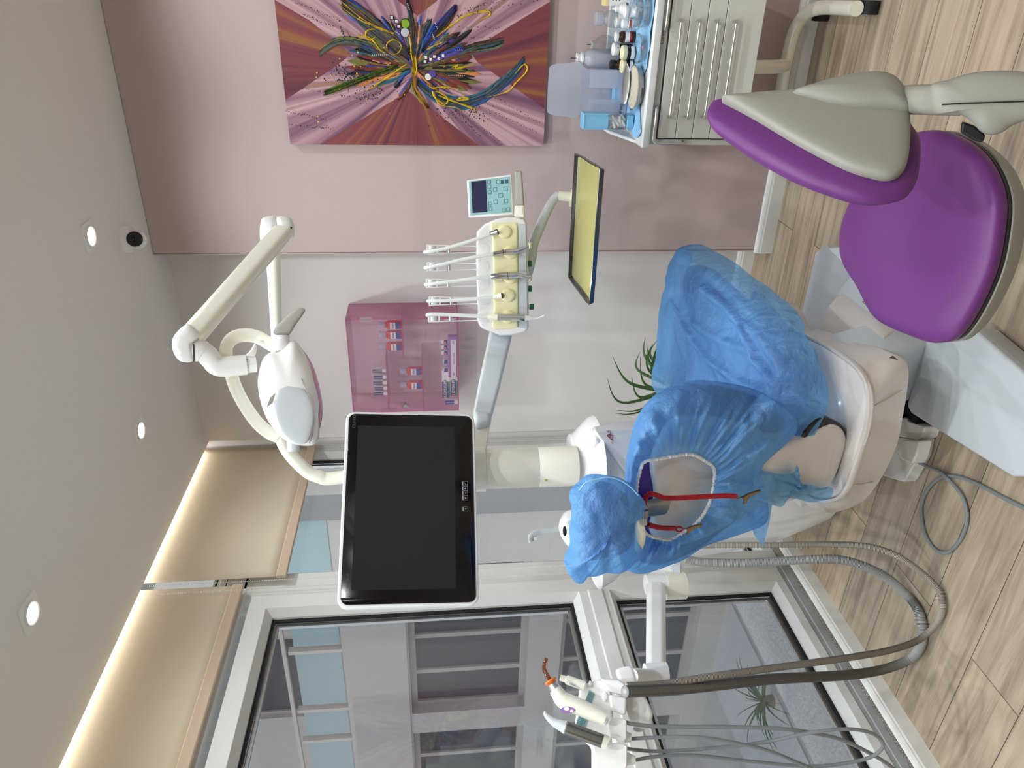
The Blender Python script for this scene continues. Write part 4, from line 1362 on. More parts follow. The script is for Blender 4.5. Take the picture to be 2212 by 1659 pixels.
ls = ld.cross(lu)
def sect(c, w, h, k=20):
    return [c + ls * (w * math.copysign(abs(math.cos(a)) ** 0.6, math.cos(a))) + lu * (h * math.copysign(abs(math.sin(a)) ** 0.6, math.sin(a))) for a in [2 * PI * i / k for i in range(k)]]
MB().loft([sect(L1, .018, .026), sect(L1.lerp(L2, .05), .020, .028), sect(L1.lerp(L2, .95), .020, .027), sect(L2, .018, .024)]).build('spring_arm', M['ivory'], lampt)
MB().loft([sect(L1.lerp(L2, .03) + ls * .019 * s_ - lu * .004, .0035, .007) for s_ in (1,)] + [sect(L1.lerp(L2, .93) + ls * .019 - lu * .004, .0035, .007)]).build('arm_groove', M['ivory'], lampt)
LP = VP(at(626, 846, 1, 1.62))
A1 = VP(at(405, 750, 1, 1.62))
MB().pad(smooth_path([A1(x, y) for x, y in ((394, 706), (408, 700), (421, 708), (432, 722), (425, 735), (416, 745), (416, 780), (392, 781), (378, 768), (371, 745), (376, 725))], 4, True), A1.n, 0.030, 0.03, p=3).build('end_joint', M['white'], lampt)
nk = smooth_path([A1(x, y) for x, y in ((408, 757), (425, 757), (440, 761), (455, 775), (468, 789), (485, 792), (510, 790), (532, 788))], 6)
MB().tube(nk, [0.026] * 12 + [0.024] * (len(nk) - 12), 22).build('neck', M['white'], lampt)
MB().tube([A1(417, 757), A1(420, 757)], 0.0262, 22).build('neck_ring', M['dark'], lampt)
MB().tube([A1(530, 788), A1(553, 786)], [0.0205, 0.0195], 22).build('dial', M['matt_white'], lampt)
for k in range(5):
    MB().obox(A1(534, 776 + k * 6, 0.0205 - abs(k - 2) * .002), C_D, C_R, C_F, 0.004, 0.0007, 0.002).build('dial_mark', M['dark'], lampt, smooth=False)
MB().pad(smooth_path([A1(x, y, .005) for x, y in ((529, 770), (540, 758), (548, 744), (553, 742), (554, 758), (548, 772))], 4, True), A1.n, 0.008, 0.008).build('dial_wing', M['white'], lampt)
yk = smooth_path([A1(x, y, o) for x, y, o in ((500, 800, -.01), (489, 770, -.012), (491, 745, -.015), (506, 729, -.02), (530, 724, -.02), (556, 728, -.015), (580, 741, -.005), (600, 752, .0))], 6)
MB().tube(yk, 0.017, 14, flat=0.30, up=C_D * 0.75 - A1.n * 0.65).build('yoke', M['ivory'], lampt)
yk = smooth_path([A1(x, y, o) for x, y, o in ((498, 792, -.01), (503, 820, -.012), (515, 850, -.015), (533, 882, -.02), (555, 912, -.02), (580, 934, -.01), (603, 945, .0))], 6)
MB().tube(yk, 0.017, 14, flat=0.30, up=C_D * 0.75 - A1.n * 0.65).build('yoke', M['ivory'], lampt)
body = [(557, 835), (560, 800), (568, 775), (582, 762), (604, 757), (632, 734), (652, 753), (674, 790), (690, 840), (695, 870), (692, 900), (684, 957), (640, 961), (612, 948), (590, 925), (570, 890)]
MB().pad(smooth_path([LP(x, y) for x, y in body], 4, True), LP.n, 0.062, 0.10, p=2.6, rings=12).build('lamp_head', M['white'], lampt)
MB().pad(smooth_path([LP(x, y, .048) for x, y in ((592, 860), (600, 838), (622, 826), (655, 838), (672, 858), (680, 890), (677, 922), (664, 955), (640, 958), (612, 940), (597, 915), (590, 885))], 4, True), LP.n, 0.016, 0.02, p=5).build('side_cover', M['grey_white'], lampt)
MB().tube(smooth_path([LP(x, y, o) for x, y, o in ((630, 742, .02), (640, 790, .045), (657, 832, .062), (672, 862, .060), (680, 900, .058), (676, 935, .054), (668, 958, .04))], 6), 0.0012, 6).build('seam', M['grey'], lampt)
for k in range(4):
    MB().tube([LP(577 + 3.2 * k, 873 - 2.4 * k + 6, .0585), LP(585 + 2.4 * k, 866 - 2.4 * k - 8, .0605)], 0.0014, 5).build('vent_slot', M['grey'], lampt)
MB().pad(smooth_path([LP(x, y, .0) for x, y in ((645, 752), (660, 762), (680, 800), (693, 850), (697, 890), (690, 930), (684, 920), (688, 880), (680, 830), (664, 785))], 4, True), LP.n, 0.040, 0.07, p=2.5).build('lens', M['pink_acrylic'], lampt)
MB().cyl(LP(606, 757, .01), LP(606, 724, .012), 0.019, 0.021, 20).build('handle_post', M['white'], lampt)
hp_ = smooth_path([LP(x, y, .014) for x, y in ((590, 716), (612, 690), (638, 669), (655, 666), (658, 674), (640, 700), (624, 724), (606, 727))], 5, True)
MB().pad(hp_, LP.n, 0.010, 0.010, p=3).build('handle', M['grey'], lampt)
MB().cyl(LP(634, 950, .0), LP(634, 975, .0), 0.016, 0.015, 20).build('handle_stub', M['grey_white'], lampt)

# ================================================================== INSTRUMENT TABLE
tab = thing('instrument_table', 'white instrument table with pale yellow silicone rest on a swing arm', 'instrument table', at(1085, 590, 1, 2.4))
TP = VP(at(1085, 590, 1, 2.4), (0.36, -0.93, 0.06))
Z6 = lambda x, y: (880 + x / 3.951, 320 + y / 3.951)
def t6(x, y, off=0.0):
    return TP(*Z6(x, y), off)
# arm from the column to the table
ea = at(1040, 908, 1, 2.15)
EA = VP(ea)
hp0 = at(1082, 722, 1, 2.42)
u_ = (hp0 - ea).normalized()
up_ = (V((0, 0, 1)) - u_ * u_.z).normalized()
sd = u_.cross(up_)
def sq(c, w, h, k=6, r=0.35):
    out = []
    for sx, sy, a0 in ((1, 1, 0), (-1, 1, PI / 2), (-1, -1, PI), (1, -1, 1.5 * PI)):
        for i in range(k + 1):
            a = a0 + PI / 2 * i / k
            out.append(c + sd * (w * (sx * (1 - r) + r * math.cos(a))) + up_ * (h * (sy * (1 - r) + r * math.sin(a))))
    return out
MB().loft([sq(ea, .034, .031), sq(ea.lerp(hp0, .35), .034, .036), sq(hp0, .036, .040)]).build('swing_arm', M['grey_white'], tab)
MB().pad(smooth_path([EA(x, y, .01) for x, y in ((1024, 892), (1040, 888), (1058, 892), (1061, 905), (1058, 922), (1040, 930), (1026, 930))], 4, True), EA.n, 0.030, 0.04, p=3).build('arm_joint', M['grey_white'], tab)
MB().loft([[V((CX + q * .0, CY, 1.385)) + (ea - V((CX, CY, 1.385))) * f + p_ for p_ in (V((0, .03, -s)), V((0, .03, s)), V((0, -.03, s)), V((0, -.03, -s)))] for f, s in ((0.0, .035), (1.0, .028)) for q in (0,)]).build('arm_bracket', M['ivory'], tab, bevel=0.006)
MB().cyl((CX, CY, 1.345), (CX, CY, 1.425), 0.073, n=32).build('arm_collar', M['ivory'], tab)
# body: loft of the traced outline, front face bulged
bo = [(855, 578), (760, 600), (660, 645), (592, 710), (586, 800), (585, 1000), (592, 1250), (602, 1490), (625, 1535), (790, 1600), (880, 1600), (1010, 1572), (1036, 1540), (1037, 1300), (1036, 1100), (1028, 850), (1020, 640), (1000, 600), (930, 582)]
MB().loft([[t6(x, y, -0.085) for x, y in bo], [t6(x, y, -0.02) for x, y in bo], [t6(815 + (x - 815) * 0.965, 1085 + (y - 1085) * 0.985, 0.0) for x, y in bo]]).build('table_body', M['white'], tab, bevel=0.006, seg=3)
for k, yy in enumerate((860, 1010, 1150, 1300, 1440)):
    MB().pad([t6(655 + 62 * math.cos(a), yy + 60 * math.sin(a), -0.004) for a in [2 * PI * i / 28 for i in range(28)]], TP.n, 0.006, 0.004, p=3).build('instrument_recess', M['matt_white'], tab)
pd = smooth_path([t6(x, y, 0.0) for x, y in ((712, 652), (760, 640), (900, 636), (930, 645), (938, 700), (942, 1000), (944, 1300), (943, 1500), (930, 1532), (800, 1545), (735, 1540), (720, 1500), (735, 1450), (732, 1000), (722, 740))], 3, True)
MB().pad(pd, TP.n, 0.010, 0.004, p=6).build('silicone_rest', M['yellow'], tab)
for yy, xx in ((715, 830), (890, 880), (1100, 880), (1258, 860), (1440, 860)):
    MB().pad([t6(xx + 62 * math.cos(a), yy + 58 * math.sin(a), 0.006) for a in [2 * PI * i / 28 for i in range(28)]], TP.n, 0.016, 0.004, p=3).build('instrument_cradle', M['yellow'], tab)
MB().loft([[t6(x, y, o) for x, y, o in ((944, 640, -.012), (1018, 645, -.012), (1034, 1540, -.012), (950, 1545, -.012))], [t6(x, y, o) for x, y, o in ((948, 646, .004), (1012, 652, .004), (1028, 1534, .004), (952, 1538, .004))]]).build('front_lip', M['grey_white'], tab, bevel=0.003)
# green knobs under the table
for yy, xx in ((987, 1048), (1200, 1050), (1353, 1058)):
    MB().cyl(t6(xx - 16, yy, -.02), t6(xx + 12 + (8 if yy > 1300 else 0), yy, -.02), 0.0105, n=20).build('green_knob', M['green'], tab)
# whip arms
def whip(y0, y1, xt, yb):
    b = MB()
    for s in (0, 1):
        yy = (y0, y1)[s]
        pts = [t6(xt, yy + 0, -0.02), t6(xt + 130, yy + (4, -4)[s], -0.02), t6(560, yb + (-26, 26)[s], -.03), t6(600, yb + (-26, 26)[s], -.03)]
        for a, c in zip(pts[:-1], pts[1:]):
            d = (c - a)
            b.obox((a + c) / 2, d, TP.n.cross(d), TP.n, d.length, 0.0035, 0.012)
    for xx in (xt + 4, xt + 92):
        b.obox(t6(xx, (y0 + y1) / 2, -.02), C_R, C_D, TP.n, (y1 - y0) / 3.951 / FPX * 2.55, 0.006, 0.010)
    w = b.build('whip_arm', M['white'], tab, smooth=False)
    MB().cyl(t6(xt + 46, y0 + 6, -.016), t6(xt + 46, y1 - 6, -.016), 0.0115, n=18).build('pulley', M['tube_white'], w)
    MB().cyl(t6(xt + 190, y0 + 8, -.016), t6(xt + 190, y1 - 8, -.016), 0.006, n=12).build('roller', M['alu'], w)
WH = [(826, 905, 165, 865), (978, 1050, 168, 1010), (1118, 1190, 160, 1150), (1268, 1340, 185, 1300), (1412, 1482, 178, 1445)]
for w in WH:
    whip(*w)
# keypad
kp = [(505, 270), (888, 222), (906, 565), (520, 592)]
KP = VP(t6(700, 400, 0.0), (0.42, -0.90, 0.20))
def k6(x, y, off=0.0):
    return KP(*Z6(x, y), off)
def kq(u, v, off):
    """u along 505->890 (down), v from 0 (right end) to 1"""
    a = k6(505, 270, off).lerp(k6(888, 222, off), u)
    b = k6(520, 592, off).lerp(k6(906, 565, off), u)
    return a.lerp(b, v)
def kquad(u0, u1, v0, v1, off, th):
    return [kq(u0, v0, off), kq(u1, v0, off), kq(u1, v1, off), kq(u0, v1, off)]
MB().prism(kquad(0, 1, 0, 1, 0, 0), -KP.n * 0.018).build('keypad_case', M['white'], tab, bevel=0.005, seg=3)
MB().prism(kquad(.05, .96, .05, .95, 0.0006, 0), KP.n * 0.0008).build('keypad_foil', M['teal'], tab, smooth=False)
MB().prism(kquad(.10, .43, .07, .89, 0.0012, 0), KP.n * 0.0006).build('keypad_screen', M['lcd'], tab, smooth=False)
for u0, u1, v0, v1 in ((.46, .54, .08, .17), (.46, .54, .20, .30), (.46, .54, .34, .44), (.46, .54, .64, .73), (.46, .54, .76, .86), (.66, .74, .10, .20), (.58, .67, .29, .39), (.81, .90, .30, .40), (.58, .67, .60, .70), (.81, .90, .60, .70), (.75, .83, .82, .92), (.85, .93, .82, .92), (.69, .79, .45, .55)):
    b = MB()
    e = 0.010
    for q in ((u0, u1, v0, v0 + e), (u0, u1, v1 - e, v1), (u0, u0 + e, v0, v1), (u1 - e, u1, v0, v1)):
        b.prism(kquad(*q, 0.0013, 0), KP.n * 0.0004)
    b.build('key', M['teal_line'], tab, smooth=False)
for u0, u1, v0, v1 in ((.755, .825, .12, .21), (.85, .925, .12, .21)):
    MB().prism(kquad(u0, u1, v0, v1, .0013, 0), KP.n * 0.0005).build('key', M['teal_line'], tab, smooth=False)
MB().prism([k6(x, y, -.004) for x, y in ((914, 195), (974, 192), (994, 490), (918, 490))], -KP.n * 0.03).build('handle_bar', M['grey'], tab, bevel=0.005)
MB().prism([k6(x, y, 0.002) for x, y in ((914, 486), (996, 484), (1000, 588), (910, 584))], -KP.n * 0.04).build('handle_mount', M['ivory'], tab, bevel=0.005)
MB().prism([k6(x, y, 0.004) for x, y in ((935, 500), (985, 498), (988, 565), (932, 565))], -KP.n * 0.005).build('release_button', M['ivory'], tab, bevel=0.003)
# arm of the tray
ta = smooth_path([t6(900, 1160, -.11), t6(1000, 1110, -.105), t6(1052, 960, -.10), t6(1075, 820, -.10), t6(1120, 700, -.10), t6(1180, 560, -.11), t6(1240, 450, -.12), t6(1295, 395, -.12)], 6)
MB().tube(ta, [mix(0.020, 0.015, k / (len(ta) - 1)) for k in range(len(ta))], 16, flat=1.1).build('tray_arm', M['grey_white'], tab)
MB().cyl(t6(1285, 405, -.12), t6(1395, 415, -.12), 0.0175, n=24).build('tray_post', M['ivory'], tab)
TZ = 1.0
tA, tB, tC, tD = at(1250, 334, 2, TZ), at(1304, 366, 2, TZ), at(1281, 655, 2, TZ), at(1236, 597, 2, TZ)
pc = at(*Z6(1418, 430), 2, TZ)
MB().cyl(t6(1392, 425, -.12), t6(1428, 428, -.12), 0.030, 0.033, 28).build('tray_flange', M['yellow'], tab)

# ------------------------------------------------------------------ handpieces resting on the table
def handpiece(label, cat, tubing, build):
    t = thing(cat[0], label, cat[1], t6(*tubing[-1]), None)
    p = smooth_path([t6(*q) for q in tubing], 8)
    MB().tube(p, 0.0062, 10).build('hose', M['tube_white'], t)
    build(t)
    return t
def b1(t):
    MB().cyl(t6(705, 733, .026), t6(768, 716, .03), 0.0075, 0.011, 18).build('coupling', M['chrome'], t)
    MB().cyl(t6(766, 717, .03), t6(772, 715, .031), 0.0098, n=18).build('socket', M['dark'], t)
handpiece('pale tubing with an empty chrome coupling, first by the keypad', ('handpiece_hose', 'dental hose'), [(168, 884, -.005), (150, 886, .0), (200, 880, .012), (300, 862, .02), (450, 820, .026), (600, 772, .028), (712, 731, .027)], b1)
def b2(t):
    p = smooth_path([t6(*q) for q in ((735, 905, .026), (800, 894, .028), (860, 885, .03), (920, 880, .03), (985, 858, .03), (1040, 832, .032))], 6)
    MB().tube(p, [0.0085 + 0.0015 * math.sin(PI * k / len(p) * 1.3) - 0.004 * (k / len(p)) ** 3 for k in range(len(p))], 16).build('handle', M['chrome'], t)
    MB().cyl(t6(1042, 808, .031), t6(1048, 860, .031), 0.0075, n=18).build('turbine_head', M['chrome'], t)
    MB().tube([t6(815, 890, .0285), t6(820, 889, .0285)], 0.0105, 16).build('ring', M['dark'], t)
handpiece('slim chrome turbine handpiece, upper of the two chrome ones beside the keypad', ('turbine_handpiece', 'handpiece'), [(172, 1020, -.005), (154, 1021, .0), (200, 1014, .012), (320, 988, .02), (450, 955, .025), (600, 925, .028), (735, 905, .026)], b2)
def b3(t):
    p = smooth_path([t6(*q) for q in ((715, 1099, .026), (780, 1092, .028), (860, 1088, .03), (940, 1085, .03), (1000, 1096, .031), (1050, 1112, .032))], 6)
    MB().tube(p, [0.0095 + 0.0035 * math.sin(min(1, k / len(p) * 1.6) * PI) - 0.003 * (k / len(p)) ** 2 for k in range(len(p))], 16).build('handle', M['chrome'], t)
    MB().cyl(t6(1042, 1128, .031), t6(1052, 1088, .031), 0.0065, n=18).build('contra_angle_head', M['chrome'], t)
    MB().tube([t6(853, 1089, .030), t6(860, 1088, .030)], 0.0135, 16).build('ring', M['steel'], t)
handpiece('stouter chrome contra-angle handpiece in the middle of the instrument table', ('contra_angle_handpiece', 'handpiece'), [(172, 1164, -.005), (156, 1165, .0), (200, 1160, .012), (320, 1145, .02), (450, 1128, .025), (600, 1108, .028), (715, 1099, .026)], b3)
def b4(t):
    MB().cyl(t6(735, 1272, .026), t6(805, 1259, .03), 0.0075, 0.0115, 18).build('coupling', M['ivory'], t)
    MB().cyl(t6(803, 1259, .03), t6(811, 1258, .031), 0.0102, n=18).build('socket', M['dark'], t)
    for k in range(5):
        a = 2 * PI * k / 5
        MB().ball(t6(812, 1258, .0315) + C_D * 0.005 * math.cos(a) + C_R * .005 * math.sin(a), 0.0013, 6, 4).build('pin', M['brass'], t)
handpiece('pale tubing ending in an empty ivory coupling with pins', ('handpiece_hose', 'dental hose'), [(196, 1305, -.005), (178, 1306, .0), (230, 1304, .012), (400, 1299, .02), (600, 1285, .026), (740, 1271, .026)], b4)
def b5(t):
    MB().cyl(t6(688, 1438, .024), t6(770, 1441, .027), 0.0085, 0.011, 18).build('collar', M['ivory'], t)
    MB().cyl(t6(768, 1441, .027), t6(1000, 1449, .028), 0.0115, 0.0115, 20).build('handle', M['alu'], t)
    MB().tube(smooth_path([t6(*q) for q in ((998, 1449, .028), (1040, 1450, .028), (1080, 1452, .028), (1120, 1448, .028), (1148, 1438, .029), (1166, 1428, .03))], 5), [0.0115 - 0.0088 * min(1, k / 12) for k in range(26)], 14).build('nozzle', M['white'], t)
    MB().pad([t6(978 + 22 * math.cos(a), 1466 + 8 * math.sin(a) + 7 * math.cos(a), .037) for a in [2 * PI * k / 16 for k in range(16)]], TP.n, 0.004, 0.004).build('button', M['teal_line'], t)
handpiece('air and water syringe with satin metal grip at the table end', ('air_water_syringe', 'dental syringe'), [(200, 1424, -.008), (170, 1425, .0), (215, 1418, .012), (400, 1424, .02), (560, 1432, .024), (690, 1438, .025)], b5)

# ------------------------------------------------------------------ tray
tray = thing('instrument_tray', 'steel instrument tray with a yellow mat under the keypad', 'tray', pc)
nx = (tA - tD).normalized()
ny = V((-nx.y, nx.x, 0))
if ny.dot(CAM - tA) < 0:
    ny = -ny
TO = V((0, 0, 1))
def tq(P, o, dz):
    return P + o + V((0, 0, dz))
rimb = MB()
ins = [tA, tB, tC, tD]
cenT = sum(ins, V((0, 0, 0))) / 4
def off(P, k, z):
    d = P - cenT
    return V((P.x, P.y, TZ + z)) + d.normalized() * k
base = smooth_path([p.lerp(q, f) for p, q in zip(ins, ins[1:] + ins[:1]) for f in (0.06, 0.5, 0.94)], 3, True)
def basek(k, z):
    return [off(p, k, z) for p in base]
MB().loft([basek(-.006, 0), basek(0.0, 0.003), basek(0.003, 0.012), basek(0.007, 0.014), basek(0.008, 0.0125), basek(0.005, 0.010), basek(0.001, -0.002), basek(-0.02, -0.003)], cap=True).build('tray_shell', M['tray_steel'], tray)
MB().prism([off(p, -0.006, 0.0008) for p in base], (0, 0, 0.0015)).build('mat', M['yellow_mat'], tray, smooth=False)
# ================================================================== ASSISTANT CONSOLE BY THE WINDOW
ZA = lambda x, y: (1100 + x / 3.614, 1200 + y / 3.614)
CO = VP(at(1340, 1560, 1, 1.25))
def ca(x, y, off=0.0):
    return CO(*ZA(x, y), off)
con = thing('assistant_console', 'white assistant instrument holder with teal keys in front of the window', 'instrument holder', at(1340, 1560, 1, 1.25))
# swing arm from the water unit towards the viewer
j0, j1 = at(1428, 1278, 1, 1.88), at(1428, 1450, 1, 1.42)
MB().cyl(at(1436, 1266, 1, 1.90), at(1478, 1264, 1, 1.90), 0.048, 0.048, 28).build('arm_joint', M['ivory'], con)
def obar(c, d, w, h):
    d = d.normalized(); up = V((0, 0, 1)); s = d.cross(up).normalized()
    return [c + s * (w * a) + up * (h * b) for a, b in ((1, .55), (.55, 1), (-.55, 1), (-1, .55), (-1, -.55), (-.55, -1), (.55, -1), (1, -.55))]
A0, A1_ = at(1417, 1262, 1, 1.90), at(1417, 1455, 1, 1.45)
MB().loft([obar(A0, A1_ - A0, .026, .034), obar(A1_, A1_ - A0, .022, .030)]).build('swing_arm', M['white'], con, bevel=0.006)
MB().cyl(A0 - V((0, 0, .034)), A0 + V((0, 0, .036)), 0.036, n=28).build('arm_knuckle', M['white'], con)
MB().cyl(A1_ - V((0, 0, .032)), A1_ + V((0, 0, .032)), 0.030, n=28).build('arm_knuckle', M['white'], con)
e0, e1_ = at(1405, 1465, 1, 1.42), at(1362, 1462, 1, 1.36)
MB().tube([e0, e0.lerp(e1_, .5), e1_], [0.026, 0.025, 0.023], 20).build('wrist', M['white'], con)
MB().pad(smooth_path([ca(x, y, -.055) for x, y in ((830, 900), (900, 868), (955, 872), (985, 960), (1005, 1030), (1060, 1100), (1110, 1200), (1120, 1260), (1095, 1340), (1000, 1360), (940, 1290), (900, 1150), (860, 1000))], 4, True), CO.n, 0.022, 0.02, p=4).build('bracket_plate', M['white'], con)
MB().pad([ca(1010 + 45 * math.cos(a), 1355 + 24 * math.sin(a), -.05) for a in [2 * PI * k / 20 for k in range(20)]], CO.n, .01, .01).build('bracket_cap', M['grey_white'], con)
# deck with keys
deck = [(548, 1035), (600, 1000), (640, 985), (705, 962), (770, 1000), (800, 1080), (810, 1250), (800, 1450), (790, 1659), (640, 1690), (640, 1500), (600, 1470), (510, 1330), (520, 1240), (535, 1120)]
MB().prism([ca(x, y, -.015) for x, y in deck], -CO.n * 0.03).build('deck', M['white'], con, bevel=0.008, seg=3)
for k, q in enumerate((((625, 1052), (668, 1078), (640, 1170), (590, 1140)), ((545, 1240), (615, 1262), (590, 1350), (520, 1318)))):
    MB().prism([ca(x, y, -.0145) for x, y in q], CO.n * 0.002).build('keypad_foil', M['teal'], con, smooth=False)
    for i in range(2):
        for j in range(3):
            f = lambda u, v: ca(*q[0], -.0122).lerp(ca(*q[1], -.0122), u).lerp(ca(*q[3], -.0122).lerp(ca(*q[2], -.0122), u), v)
            b = MB()
            u0, u1, v0, v1 = .12 + .42 * i, .44 + .42 * i, .10 + .29 * j, .32 + .29 * j
            for z in ((u0, u1, v0, v0 + .02), (u0, u1, v1 - .02, v1), (u0, u0 + .03, v0, v1), (u1 - .03, u1, v0, v1)):
                b.prism([f(z[0], z[2]), f(z[1], z[2]), f(z[1], z[3]), f(z[0], z[3])], CO.n * .0004)
            b.build('key', M['teal_line'], con, smooth=False)
# holder blocks along the front edge
for i, q in enumerate((((705, 960), (850, 962), (908, 1000), (905, 1062), (890, 1092), (780, 1060), (735, 1010)),
                       ((778, 1085), (900, 1098), (918, 1110), (914, 1225), (900, 1252), (790, 1205)),
                       ((790, 1262), (900, 1275), (918, 1290), (916, 1430), (895, 1456), (790, 1420), (765, 1330)),
                       ((790, 1462), (905, 1475), (922, 1490), (920, 1640), (900, 1720), (690, 1720), (655, 1500), (730, 1478)))):
    MB().prism([ca(x, y, .022) for x, y in q], -CO.n * 0.07).build('holder', M['white'], con, bevel=0.007, seg=3)
for i, (x, y, r) in enumerate(((745, 1100, 40), (742, 1290, 32), (745, 1495, 34), (632, 1000, 24))):
    MB().pad([ca(x + r * .55 * math.cos(a), y + r * math.sin(a), -.012) for a in [2 * PI * k / 24 for k in range(24)]], CO.n, 0.006, 0.01, p=3).build('holder_ring', M['matt_white'], con)
# connectors under the holders
for a, b in (((905, 1415), (955, 1425)), ((905, 1585), (985, 1600))):
    MB().cyl(ca(*a, -.01), ca(*b, -.01), 0.0135 if a[1] < 1500 else 0.017, 0.010, 18).build('hose_boot', M['matt_white'], con)

# curing light
cu = thing('curing_light', 'white curing light with orange guard and amber tip in its holder', 'curing light', ca(500, 1150, .03))
amb = smooth_path([ca(x, y, .05) for x, y in ((292, 803), (275, 845), (272, 885), (290, 925), (318, 972))], 5)
MB().tube(amb, [0.0052] * 10 + [0.0058] * (len(amb) - 10), 12).build('light_guide', M['amber'], cu)
MB().lathe([(0.006, 0), (0.016, 0.002), (0.0175, 0.005), (0.009, 0.016), (0.006, 0.017)], ca(316, 968, .05), ca(345, 1020, .05) - ca(316, 968, .05), 24).build('orange_guard', M['orange'], cu)
MB().cyl(ca(330, 1000, .05), ca(362, 1048, .05), 0.0105, 0.0155, 20).build('metal_collar', M['alu'], cu)
hd = smooth_path([ca(x, y, .05) for x, y in ((358, 1045), (385, 1085), (410, 1120), (450, 1145), (520, 1170), (620, 1215), (700, 1250), (752, 1275))], 5)
MB().tube(hd, [mix(0.0165, 0.0215, min(1, k / 12)) if k < 18 else mix(0.0215, 0.018, (k - 18) / (len(hd) - 18)) for k in range(len(hd))], 20).build('handle', M['ivory'], cu)
MB().tube([ca(447, 1105, .05), ca(425, 1180, .05)], 0.0006, 5).build('seam', M['grey'], cu)
cp = [ca(458 + 56 * math.cos(a), 1206 + 27 * math.sin(a), .068) for a in [2 * PI * k / 28 for k in range(28)]]
MB().prism(cp, CO.n * 0.002).build('control_panel', M['lilac'], cu, smooth=False)
MB().prism([ca(449 + 22 * math.cos(a), 1196 + 14 * math.sin(a), .0702) for a in [2 * PI * k / 20 for k in range(20)]], CO.n * 0.001).build('button', M['paper'], cu, smooth=False)
MB().prism([ca(488 + 14 * math.cos(a), 1213 + 10 * math.sin(a), .0702) for a in [2 * PI * k / 20 for k in range(20)]], CO.n * 0.001).build('button', M['paper'], cu, smooth=False)
# three-way syringe
sy = thing('spray_syringe', 'dark metal spray syringe with grey nozzle, leftmost in the console', 'dental syringe', ca(600, 1400, .04))
nz_ = smooth_path([ca(x, y, .05) for x, y in ((284, 1216), (282, 1238), (310, 1270), (355, 1305), (400, 1325), (445, 1345))], 5)
MB().tube(nz_, [mix(0.0032, 0.0168, (k / (len(nz_) - 1)) ** 1.2) for k in range(len(nz_))], 16).build('nozzle', M['grey_white'], sy)
MB().cyl(ca(440, 1343, .05), ca(735, 1452, .05), 0.0165, 0.0165, 24).build('grip', mat('dark_satin_metal', (122, 122, 116), 0.35, metal=1), sy)
MB().cyl(ca(730, 1450, .05), ca(770, 1466, .05), 0.0185, 0.016, 24).build('foot', M['ivory'], sy)
MB().ball(ca(286, 1218, .05), 0.003, 8, 6).build('tip', M['steel'], sy)
# saliva ejector handle
sj = thing('saliva_ejector', 'pale suction handle pointing up behind the curing light', 'suction handle', ca(500, 1000, .0))
MB().tube([ca(398, 953, .0), ca(440, 966, .0), ca(452, 970, .0), ca(590, 1020, .0)], [0.0085, 0.0085, 0.012, 0.0125], 18).build('handle', M['ivory'], sj)
MB().cyl(ca(470, 998, .008), ca(520, 1014, .008), 0.004, n=10).build('slide', M['grey_white'], sj)
MB().cyl(ca(400, 953, .0), ca(396, 952, .0), 0.0062, n=14).build('opening', M['grey'], sj)

# ------------------------------------------------------------------ corrugated suction hoses
def corrugated(name, label, path, r, m, mg):
    P = smooth_path(path, 14)
    t = thing(name, label, 'suction hose', P[0])
    acc = [0]
    for a, b in zip(P[:-1], P[1:]):
        acc.append(acc[-1] + (b - a).length)
    n_ = int(acc[-1] / 0.0019)
    pts, rad = [], []
    i = 0
    for k in range(n_):
        d = acc[-1] * k / (n_ - 1)
        while i < len(acc) - 2 and acc[i + 1] < d:
            i += 1
        q = (d - acc[i]) / max(acc[i + 1] - acc[i], 1e-9)
        pts.append(P[i].lerp(P[i + 1], q))
        rad.append(r if k % 2 == 0 else r * 0.90)
    o = MB().tube(pts, rad, 12).build('hose', m, t, sharp=180)
    me = o.data
    me.materials.append(mg)
    # alternate rings: the grooves between ribs get a darker tone
    nf = 12
    for k, f in enumerate(me.polygons):
        f.material_index = 1 if (k // nf) % 2 == 1 else 0
    return t
def hpath(pts, ys):
    acc = [0]
    for a, b in zip(pts[:-1], pts[1:]):
        acc.append(acc[-1] + math.hypot(a[0] - b[0], a[1] - b[1]))
    out = []
    for (x, y), d in zip(pts, acc):
        f = d / acc[-1]
        yy = ys[0] + (ys[1] - ys[0]) * f if len(ys) == 2 else None
        if yy is None:
            q = f * (len(ys) - 1); i = min(int(q), len(ys) - 2)
            yy = mix(ys[i], ys[i + 1], q - i)
        p = at(x, y, 1, yy)
        if p.z < 0.018:
            p = at(x, y, 2, 0.018)
        out.append(p)
    return out
H1 = [(1352, 1482), (1430, 1478), (1500, 1467), (1567, 1457), (1700, 1439), (1837, 1420), (1928, 1403), (1988, 1380), (2025, 1343), (2036, 1309), (2026, 1272), (1988, 1235), (1938, 1201), (1888, 1183), (1837, 1177), (1750, 1176), (1668, 1177), (1600, 1177), (1530, 1178), (1490, 1180)]
H2 = [(1350, 1494), (1430, 1490), (1500, 1485), (1668, 1467), (1820, 1459), (1904, 1447), (1965, 1424), (1988, 1396), (1993, 1363), (1985, 1322), (1965, 1292), (1921, 1252), (1871, 1225), (1820, 1210), (1770, 1208), (1668, 1213), (1600, 1216), (1534, 1215), (1500, 1212), (1480, 1208)]
corrugated('suction_hose', 'thinner brownish corrugated hose looping above the floor', hpath(H1, (1.29, 1.34, 1.42, 1.57, 1.80, 1.93)), 0.0100, M['hose_brown'], M['hose_gap'])
corrugated('suction_hose', 'thicker grey corrugated hose hanging in a loop above the floor', hpath(H2, (1.245, 1.36, 1.50, 1.64, 1.80, 1.90)), 0.0150, M['hose'], M['hose_gap'])
